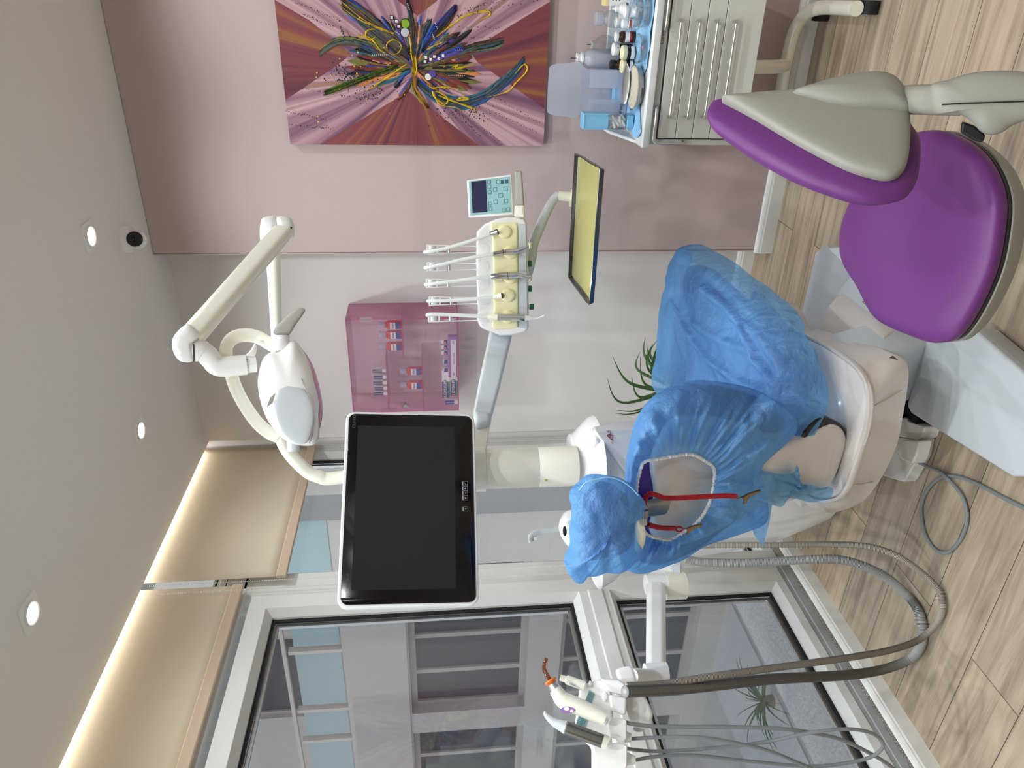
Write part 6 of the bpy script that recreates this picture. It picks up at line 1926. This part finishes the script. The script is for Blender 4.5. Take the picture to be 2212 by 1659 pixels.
SH = [(at(868, 690, 1, ay0 + .02).x, at(869, 771, 1, ay0 + .02).x, at(868.5, 730, 1, ay0 + .03).z),
      (at(838, 775, 1, ay0 + .02).x, ax0 + .006, at(836, 830, 1, ay0 + .03).z),
      (at(912, 772, 1, ay0 + .02).x, ax0 + .006, at(913, 830, 1, ay0 + .03).z)]
for xa, xb, z in SH:
    lo, hi = min(xa, xb), max(xa, xb)
    s_ = MB().box((lo, ay0 + .022, z - .004), (hi, ay1 - .006, z)).build('shelf', M['pink_acrylic'], acr, smooth=False)
    MB().box((lo, ay0 + .0205, z - .004), (hi, ay0 + .022, z)).build('shelf_edge', M['pink_edge'], s_, smooth=False)
def multi(name, items, parent=None):
    """one mesh, several materials: items are (MB, material)"""
    vs, fs, mi = [], [], []
    for i, (m_, _) in enumerate(items):
        o = len(vs)
        vs += [tuple(v) for v in m_.v]
        fs += [tuple(k + o for k in f) for f in m_.f]
        mi += [i] * len(m_.f)
    me = bpy.data.meshes.new(name)
    me.from_pydata(vs, [], fs)
    for _, m_ in items:
        me.materials.append(m_)
    for f, k in zip(me.polygons, mi):
        f.material_index = k
    o = bpy.data.objects.new(name, me)
    COL.objects.link(o)
    if parent:
        adopt(o, parent)
    return o
# mouthwash bottles
def mouthwash(c, label, grp):
    t_ = thing('mouthwash_bottle', label, 'mouthwash', c, grp)
    w, d = .020, .014
    def rr(sx, sy, z):
        return [V((c.x + sx * math.copysign(abs(math.cos(a)) ** .6, math.cos(a)), c.y + sy * math.copysign(abs(math.sin(a)) ** .6, math.sin(a)), c.z + z)) for a in [2 * PI * k / 24 for k in range(24)]]
    MB().loft([rr(w - .002, d - .002, 0), rr(w, d, .003), rr(w, d, .058), rr(w * .8, d * .8, .068), rr(.010, .010, .074)]).build('bottle', M['mouthwash'], t_)
    MB().lathe([(0.001, .072), (.0125, .072), (.0145, .075), (.0155, .100), (.013, .104), (.001, .104)], c, n=20).build('cap', M['milky'], t_)
    yl = c.y - d - .0006
    multi('label', [(MB().box((c.x - .016, yl, c.z + .008), (c.x + .016, yl + .001, c.z + .028)), M['royal']), (MB().box((c.x - .016, yl, c.z + .028), (c.x + .016, yl + .001, c.z + .052)), M['paper'])], t_)
    text('print', 'Eludril', (c.x, yl - .0004, c.z + .040), (1, 0, 0), (0, 0, 1), .0105, M['print'], t_)
    return t_
for i, (px, py, lab) in enumerate(((866, 701, 'red mouthwash bottle on the single shelf, nearest the hinge'), (867, 722, 'red mouthwash bottle in the middle of three on the single shelf'), (868, 747, 'red mouthwash bottle on the single shelf, farthest from the hinge'))):
    p = at(px, py, 1, ay0 + .07); p.z = SH[0][2] + .0006
    mouthwash(p, lab, 'mouthwash bottles in the pink cabinet')
for px, py, lab in ((911, 800, 'red mouthwash bottle in front on the lower shelf of the pink cabinet, nearer its middle'), (913, 830, 'red mouthwash bottle on the lower shelf of the pink cabinet, nearer the lock')):
    p = at(px, py, 1, ay0 + .07); p.z = SH[2][2] + .0006
    mouthwash(p, lab, 'mouthwash bottles in the pink cabinet')
# small upright toothpaste boxes
def paste_box(lo, hi, label, grp, body, txt=None, size=.012, vertical=False, stripe=None, front='navy'):
    t_ = thing('toothpaste_box', label, 'toothpaste box', ((lo[0] + hi[0]) / 2, (lo[1] + hi[1]) / 2, lo[2]), grp)
    MB().box(lo, hi).build('carton', M[body], t_, smooth=False, bevel=.0006)
    y = lo[1] - .0006
    L_ = hi[0] - lo[0]
    H_ = hi[2] - lo[2]
    if vertical:
        multi('label', [(MB().box((lo[0] + .0005, y, lo[2] + H_ * .30), (hi[0] - .0005, y + .0008, hi[2])), M[front])], t_)
        if txt:
            text('print', txt, ((lo[0] + hi[0]) / 2, y - .0004, lo[2] + H_ * .64), (0, 0, 1), (-1, 0, 0), size, M['white_print'], t_)
    else:
        it = [(MB().box((lo[0], y, lo[2] + H_ * .22), (lo[0] + L_ * .60, y + .0008, hi[2])), M[front])]
        it.append((MB().box((lo[0], y, lo[2]), (lo[0] + L_ * .60, y + .0008, lo[2] + H_ * .22)), M[stripe or 'green_print']))
        multi('label', it, t_)
        MB().prism([(lo[0] + L_ * .60 + .009 * math.cos(a), y - .0004, hi[2] - H_ * .4 + .009 * math.sin(a)) for a in [2 * PI * k / 20 for k in range(20)]], (0, .0004, 0)).build('emblem', M['green_print'], t_, smooth=False)
        if txt:
            text('print', txt, (lo[0] + L_ * .30, y - .0006, lo[2] + H_ * .58), (1, 0, 0), (0, 0, 1), size, M['white_print'], t_)
    return t_
zsh = SH[1][2] + .0006
for k, (py, lab) in enumerate(((847, 'small upright toothpaste box nearest the lock on the upper shelf'), (836, 'small upright toothpaste box second from the lock on the upper shelf'), (824, 'small upright toothpaste box in the middle of the upper shelf row'), (812, 'small grey upright toothpaste box second from the end of the upper shelf row'), (798, 'small upright toothpaste box at the end of the upper shelf row, towards the hinge'))):
    x = at(820, py, 1, ay0 + .05).x
    paste_box((x - .0085, ay0 + .035, zsh), (x + .0085, ay0 + .10, zsh + .062 - .004 * (k % 2)), lab, 'toothpaste boxes on the upper shelf', 'paper', 'ELGYDIUM', .0085, True, front='navy')
zb_ = az0 + th + .0006
xl = at(960, 858, 1, ay0 + .05).x
paste_box((xl + .018, ay0 + .03, zb_), (xl + .155, ay0 + .07, zb_ + .033), 'long toothpaste box with green stripe lying on the cabinet floor, lower layer', 'long toothpaste boxes', 'paper', 'ELGYDIUM', .019)
paste_box((xl, ay0 + .045, zb_ + .036), (xl + .145, ay0 + .085, zb_ + .072), 'long toothpaste box with green stripe lying on top of another', 'long toothpaste boxes', 'paper', 'ELGYDIUM', .020)
p = at(970, 866, 1, ay0 + .02)
tb2 = paste_box((p.x - .012, ay0 + .008, zb_), (p.x + .010, ay0 + .025, zb_ + .060), 'small blue toothpaste box leaning in the cabinet corner below the lock', None, 'paper', 'ELGYDIUM', .0075, True, front='royal')
mr = thing('syringe_box', 'long white and lilac carton printed 100 lying in the cabinet', 'box', (at(978, 768, 1, ay0 + .02).x, ay0 + .02, zb_))
xa, xb = at(978, 812, 1, ay0 + .02).x, at(978, 724, 1, ay0 + .02).x
MB().box((xa, ay0 + .006, zb_), (xb, ay0 + .028, zb_ + .042)).build('carton', M['lilac'], mr, smooth=False)
MB().box((xa + .002, ay0 + .0052, zb_ + .006), (xb - .016, ay0 + .006, zb_ + .030)).build('label', M['paper'], mr, smooth=False)
text('print', '100', (xa + .016, ay0 + .0048, zb_ + .018), (1, 0, 0), (0, 0, 1), .012, M['print'], mr)
text('print', '100', (xb - .030, ay0 + .0048, zb_ + .018), (1, 0, 0), (0, 0, 1), .012, M['print'], mr)
text('print', 'meso-relle', ((xa + xb) / 2 - .006, ay0 + .0048, zb_ + .018), (1, 0, 0), (0, 0, 1), .014, M['print_grey'], mr)
for k, (py, col) in enumerate(((727, 'pink_print'), (739, 'pink_print'), (751, 'pink_print'), (770, 'royal'), (788, 'royal'))):
    x = at(958, py, 1, ay0 + .09).x
    t_ = thing('sample_box', ('small pink sample box at the hinge end of the cabinet floor row', 'small pink sample box second in the cabinet floor row', 'small pink sample box third in the cabinet floor row', 'small blue-edged sample box lying behind the lilac carton', 'small blue-edged sample box lying nearest the long toothpaste boxes')[k], 'box', (x, ay0 + .09, zb_), 'sample boxes on the cabinet floor')
    MB().box((x - .010, ay0 + .034, zb_), (x + .010, ay0 + .12, zb_ + (.074 if k < 3 else .066))).build('carton', M['paper'], t_, smooth=False)
    MB().box((x - .0098, ay0 + .0334, zb_ + .044), (x + .0098, ay0 + .034, zb_ + .060)).build('print', M['navy'], t_, smooth=False)
    MB().box((x - .0098, ay0 + .0330, zb_ + .050), (x + .002, ay0 + .0334, zb_ + .062)).build('print', M[col], t_, smooth=False)
t_ = thing('leaflet_box', 'thin pale carton standing in the cabinet corner by the hinge', 'box', (ax1 - .03, ay0 + .05, zb_))
MB().obox(V((ax1 - .022, ay0 + .04, zb_ + .030)), (1, 0, .25), (0, 1, 0), (-.25, 0, 1), .012, .03, .055).build('carton', M['paper'], t_, smooth=False)

# ================================================================== PAINTING
YC = 3.046
pt = thing('painting', 'large abstract painting with maroon wedges and a splash of coloured strokes', 'painting', (-0.2, YC, 1.05))
Pp = lambda x, y, o=0.0: at(x, y, 1, YC - o)
PX0, PX1, PZ0, PZ1 = -0.594, 0.40, 1.046, 2.028
PC = Pp(895, 160)
def radial(name, ramp, sc_a, sc_r, rough=0.55):
    m = bpy.data.materials.new(name)
    m.use_nodes = True
    nt = m.node_tree
    N, L = nt.nodes.new, nt.links.new
    tc = N('ShaderNodeTexCoord')
    su = N('ShaderNodeVectorMath'); su.operation = 'SUBTRACT'
    su.inputs[1].default_value = (PC.x, 0, PC.z)
    L(tc.outputs['Object'], su.inputs[0])
    se = N('ShaderNodeSeparateXYZ'); L(su.outputs[0], se.inputs[0])
    an = N('ShaderNodeMath'); an.operation = 'ARCTAN2'
    L(se.outputs['Z'], an.inputs[0]); L(se.outputs['X'], an.inputs[1])
    ma = N('ShaderNodeMath'); ma.operation = 'MULTIPLY'; ma.inputs[1].default_value = sc_a
    L(an.outputs[0], ma.inputs[0])
    le = N('ShaderNodeVectorMath'); le.operation = 'LENGTH'; L(su.outputs[0], le.inputs[0])
    ml = N('ShaderNodeMath'); ml.operation = 'MULTIPLY'; ml.inputs[1].default_value = sc_r
    L(le.outputs['Value'], ml.inputs[0])
    co = N('ShaderNodeCombineXYZ'); L(ma.outputs[0], co.inputs[0]); L(ml.outputs[0], co.inputs[1])
    no = N('ShaderNodeTexNoise'); no.inputs['Scale'].default_value = 1.0; no.inputs['Detail'].default_value = 5; no.inputs['Distortion'].default_value = 0.4
    L(co.outputs[0], no.inputs['Vector'])
    cr_ = N('ShaderNodeValToRGB')
    cr_.color_ramp.elements[0].position, cr_.color_ramp.elements[0].color = ramp[0][0], (*lin(ramp[0][1]), 1)
    cr_.color_ramp.elements[1].position, cr_.color_ramp.elements[1].color = ramp[-1][0], (*lin(ramp[-1][1]), 1)
    for pos_, c_ in ramp[1:-1]:
        cr_.color_ramp.elements.new(pos_).color = (*lin(c_), 1)
    L(no.outputs['Fac'], cr_.inputs['Fac'])
    b_ = nt.nodes['Principled BSDF']
    L(cr_.outputs['Color'], b_.inputs['Base Color'])
    b_.inputs['Roughness'].default_value = rough
    return m
m_pink = radial('painted_mauve', [(.28, (92, 58, 90)), (.38, (124, 84, 106)), (.48, (162, 120, 132)), (.58, (196, 158, 162)), (.66, (152, 110, 122)), (.74, (156, 114, 74))], 7.0, 2.2)
m_mar = radial('painted_maroon', [(.30, (84, 30, 52)), (.45, (116, 52, 62)), (.56, (126, 60, 58)), (.66, (142, 92, 48)), (.75, (112, 48, 60))], 9.0, 2.0)
m_edge = mat('canvas_edge', (132, 84, 92), 0.8)
cv = MB().box((PX0, YC, PZ0), (PX1, 3.0795, PZ1))
base_ = MB().prism([(PX0, YC, PZ0), (PX1, YC, PZ0), (PX1, YC, PZ1), (PX0, YC, PZ1)], (0, -.0006, 0))
def wedge(pts):
    return MB().prism(pts, (0, -.0004, 0))
o_ = -0.0
q = lambda x, y: Pp(x, y, .0008)
w1 = wedge([V((q(613, 0).x, YC - .0008, PZ1)), q(668, 44), q(724, 89), q(757, 118), q(728, 141), V((q(619, 216).x, YC - .0008, PZ1))])
w2 = wedge([V((PX0, YC - .0008, q(691, 311).z)), q(882, 197), V((PX0, YC - .0008, q(1035, 311).z))])
w3 = wedge([V((q(1169, 235).x, YC - .0008, PZ0)), q(1031, 134), q(1020, 118), q(1041, 94), V((q(1181, 3).x, YC - .0008, PZ0))])
w4 = wedge([q(902, 34), q(860, 2), V((.30, YC - .0008, 1.72)), V((.30, YC - .0008, 1.42)), q(944, 2)])
multi('canvas', [(cv, m_edge), (base_, m_pink), (w1, m_mar), (w2, m_mar), (w3, m_mar), (w4, m_mar)], pt)
PAL = {k: mat('paint_' + k, c, .45) for k, c in dict(black=(22, 20, 26), teal=(36, 96, 112), blue=(34, 66, 150), olive=(112, 110, 54), yellow=(226, 190, 46), brown=(92, 60, 38), violet=(84, 64, 140), white=(226, 222, 220), orange=(206, 128, 74), green=(88, 122, 44), lime=(128, 168, 40), silver=(186, 190, 194), darkgreen=(30, 62, 52), rust=(120, 48, 40)).items()}
rp = random.Random(11)
def stroke(pts, w, col, lift=.0012, wob=0.3):
    P = smooth_path([Pp(x, y, 0) for x, y in pts], 7)
    n_ = len(P)
    rows = []
    for k, p in enumerate(P):
        a, b_ = P[max(k - 1, 0)], P[min(k + 1, n_ - 1)]
        d = (b_ - a).normalized()
        s = V((-d.z, 0, d.x))
        f = k / (n_ - 1)
        ww = w * (min(1, 6 * f + .15)) * min(1, 5 * (1 - f) + .05) * (1 + wob * rp.uniform(-1, 1))
        rows.append([p + s * ww + V((0, -lift * .3, 0)), p + V((0, -lift, 0)), p - s * ww + V((0, -lift * .3, 0))])
    SB[col].loft(rows, cap=False, closed=False)
SB = {k: MB() for k in PAL}
lv = [0.0015]
def nl():
    lv[0] += 0.000012
    return lv[0]
# feather-like bundles
def bundle(path, width, cols, n_, w):
    for k in range(n_):
        o1_, o2_ = rp.uniform(-1, 1), rp.uniform(-1, 1)
        m_ = len(path)
        pts = []
        for i, (x, y) in enumerate(path):
            f = i / (m_ - 1)
            wd = width * (0.35 + 0.65 * math.sin(PI * min(1, f * .8 + .15)))
            pts.append((x + rp.uniform(-3, 3), y + mix(o1_, o2_, f) * wd))
        a_ = rp.uniform(0, .3); b_ = rp.uniform(.7, 1.0)
        i0, i1 = int(a_ * (m_ - 1)), max(int(a_ * (m_ - 1)) + 2, int(math.ceil(b_ * (m_ - 1))) + 1)
        seg = pts[i0:i1]
        if len(seg) >= 2:
            stroke(seg, rp.uniform(.4, 1.0) * w, rp.choice(cols), nl())
bundle([(690, 118), (715, 98), (745, 90), (780, 95), (815, 106), (850, 118)], 12, ['teal', 'black', 'olive', 'teal', 'brown', 'darkgreen'], 34, .0055)
bundle([(1088, 88), (1060, 98), (1025, 105), (990, 116), (955, 128), (920, 140)], 13, ['teal', 'black', 'darkgreen', 'olive', 'brown', 'teal'], 36, .0055)
bundle([(1132, 132), (1110, 158), (1080, 184), (1045, 208), (1005, 222), (965, 218), (925, 198), (900, 175)], 17, ['black', 'black', 'teal', 'brown', 'darkgreen', 'violet', 'olive', 'teal', 'blue'], 60, .006)
for k in range(330):
    a = rp.uniform(0, 2 * PI)
    r0, r1 = rp.uniform(0, 45), rp.uniform(50, 120)
    sx = 1.25
    c_ = (893, 148)
    p0_, p1_ = (c_[0] + r0 * sx * math.cos(a), c_[1] + r0 * math.sin(a)), (c_[0] + r1 * sx * math.cos(a + rp.uniform(-.25, .25)), c_[1] + r1 * math.sin(a))
    if p1_[1] > 205 or (p1_[1] > 190 and p1_[0] < 870):
        continue
    stroke([p0_, ((p0_[0] + p1_[0]) / 2 + rp.uniform(-6, 6), (p0_[1] + p1_[1]) / 2 + rp.uniform(-6, 6)), p1_], rp.uniform(.003, .011), rp.choice(['black', 'black', 'black', 'darkgreen', 'brown', 'blue', 'violet', 'olive', 'teal', 'rust', 'orange']), nl())
bundle([(740, 5), (775, 30), (815, 60), (850, 90), (885, 120)], 26, ['black', 'darkgreen', 'blue', 'green', 'olive', 'rust', 'brown', 'violet'], 60, .008)
bundle([(880, 2), (888, 40), (893, 90), (895, 150)], 7, ['black', 'darkgreen', 'black', 'teal', 'brown'], 26, .006)
bundle([(985, 18), (960, 45), (935, 75), (912, 110)], 14, ['black', 'blue', 'darkgreen', 'brown', 'violet'], 36, .006)
bundle([(895, 120), (893, 160), (897, 195), (925, 232)], 8, ['brown', 'olive', 'black', 'orange', 'yellow'], 34, .0055)
bundle([(862, 212), (878, 190), (893, 165)], 9, ['brown', 'black', 'orange', 'blue'], 14, .006)
bundle([(700, 200), (760, 178), (810, 160), (860, 142)], 10, ['green', 'olive', 'black'], 14, .004)
# yellow drips
for pts in ([(730, 8), (770, 38), (820, 62), (850, 72), (842, 66)], [(735, 0), (790, 45), (848, 70)], [(770, 78), (800, 82), (822, 108), (835, 116)], [(812, 62), (795, 65), (790, 78), (800, 86), (812, 80)],
            [(838, 112), (836, 95), (848, 86), (862, 90), (867, 102), (860, 114), (845, 118)], [(886, 80), (888, 110), (893, 140), (890, 158)], [(898, 118), (900, 150), (896, 165)], [(920, 108), (940, 98), (958, 90)],
            [(930, 88), (975, 55), (1010, 32), (1048, 24), (1058, 26), (1056, 34), (1035, 44)], [(975, 146), (990, 140), (985, 148), (1030, 138)], [(792, 196), (840, 165), (868, 145), (880, 138)],
            [(935, 200), (945, 198), (960, 205), (968, 215), (960, 225), (940, 210), (936, 198), (950, 225), (985, 232), (1000, 240)], [(985, 216), (1000, 210), (1012, 214), (995, 216), (985, 216)],
            [(1050, 210), (1095, 198), (1115, 178), (1135, 158), (1139, 145), (1133, 139), (1125, 145), (1112, 160)], [(945, 205), (990, 222), (1035, 238)], [(920, 180), (935, 190), (950, 188), (985, 190)]):
    stroke(pts, .0030, 'yellow', nl() + .0012, .5)
def dot(x, y, r, col, lift=.0022):
    c = Pp(x, y, nl() + lift)
    SB[col].add([c + V((r * math.cos(a), 0, r * math.sin(a))) for a in [2 * PI * k / 12 for k in range(12)]] + [c + V((0, -.0012, 0))], [(i, (i + 1) % 12, 12) for i in range(12)])
def dots(a, b_, n_, r, col='black', jit=2.0):
    for k in range(n_):
        f = k / max(n_ - 1, 1)
        dot(mix(a[0], b_[0], f) + rp.uniform(-jit, jit), mix(a[1], b_[1], f) + rp.uniform(-jit, jit), r * rp.uniform(.5, 1.4), col)
for a, b_ in (((640, 5), (735, 45)), ((655, 30), (720, 58)), ((735, 58), (745, 85)), ((618, 240), (705, 258)), ((655, 192), (805, 215)), ((625, 270), (720, 278)), ((960, 40), (1190, -6)), ((965, 58), (1080, 60)), ((955, 82), (1060, 80)), ((950, 100), (1040, 100)), ((1060, 205), (1165, 265)), ((1050, 235), (1160, 285)), ((1000, 240), (1085, 310)), ((985, 238), (1040, 300)), ((1000, 20), (1130, -8)), ((990, 35), (1050, 5))):
    dots(a, b_, 26, .0017)
for k in range(170):
    dot(760 + rp.gauss(0, 28), 168 + rp.gauss(0, 17), rp.uniform(.0008, .0034), 'black')
for k in range(90):
    dot(1005 + rp.gauss(0, 35), 245 + rp.gauss(0, 10), rp.uniform(.0008, .003), 'black')
for k in range(70):
    dot(800 + rp.gauss(0, 22), 205 + rp.gauss(0, 9), rp.uniform(.0008, .0026), 'black')
for k in range(50):
    dot(730 + rp.gauss(60, 60), 150 + rp.gauss(10, 50), rp.uniform(.0008, .003), 'yellow')
for x, y in ((846, 38), (856, 46), (861, 57), (920, 124), (930, 128), (938, 122), (948, 127), (957, 120), (918, 133)):
    c = Pp(x, y, .0045)
    SB['black'].prism([c + V((a * .0072, .0008, b_ * .0072)) for a, b_ in ((-1, -1), (1, -1), (1, 1), (-1, 1))], (0, -.0005, 0))
    SB['white'].prism([c + V((a * .0045, 0, b_ * .0045)) for a, b_ in ((-1, -1), (1, -1), (1, 1), (-1, 1))], (0, -.0008, 0))
for x, y, r, col in ((876, 51, .015, 'lime'), (875, 70, .015, 'silver'), (934, 159, .014, 'violet'), (925, 166, .012, 'white'), (890, 66, .009, 'brown')):
    c = Pp(x, y, .0048)
    SB['black'].lathe([(r + .0025, 0), (r + .002, .0006), (.001, .0007)], c + V((0, .0004, 0)), (0, -1, 0), 24)
    SB[col].lathe([(r, .0005), (r - .001, .0016), (.001, .0018)], c, (0, -1, 0), 24)
for x0, y0, x1, y1 in ((805, 119, 835, 118), (880, 8, 884, 20), (970, 163, 1003, 163), (940, 50, 945, 62), (935, 75, 938, 85), (855, 68, 862, 74), (985, 108, 998, 108)):
    n_ = max(4, int(math.hypot(x1 - x0, y1 - y0) / 3.4))
    for k in range(n_):
        dot(mix(x0, x1, k / (n_ - 1)), mix(y0, y1, k / (n_ - 1)), .0016, 'white', .004)
multi('impasto_strokes', [(SB[k], PAL[k]) for k in PAL if SB[k].v], pt)
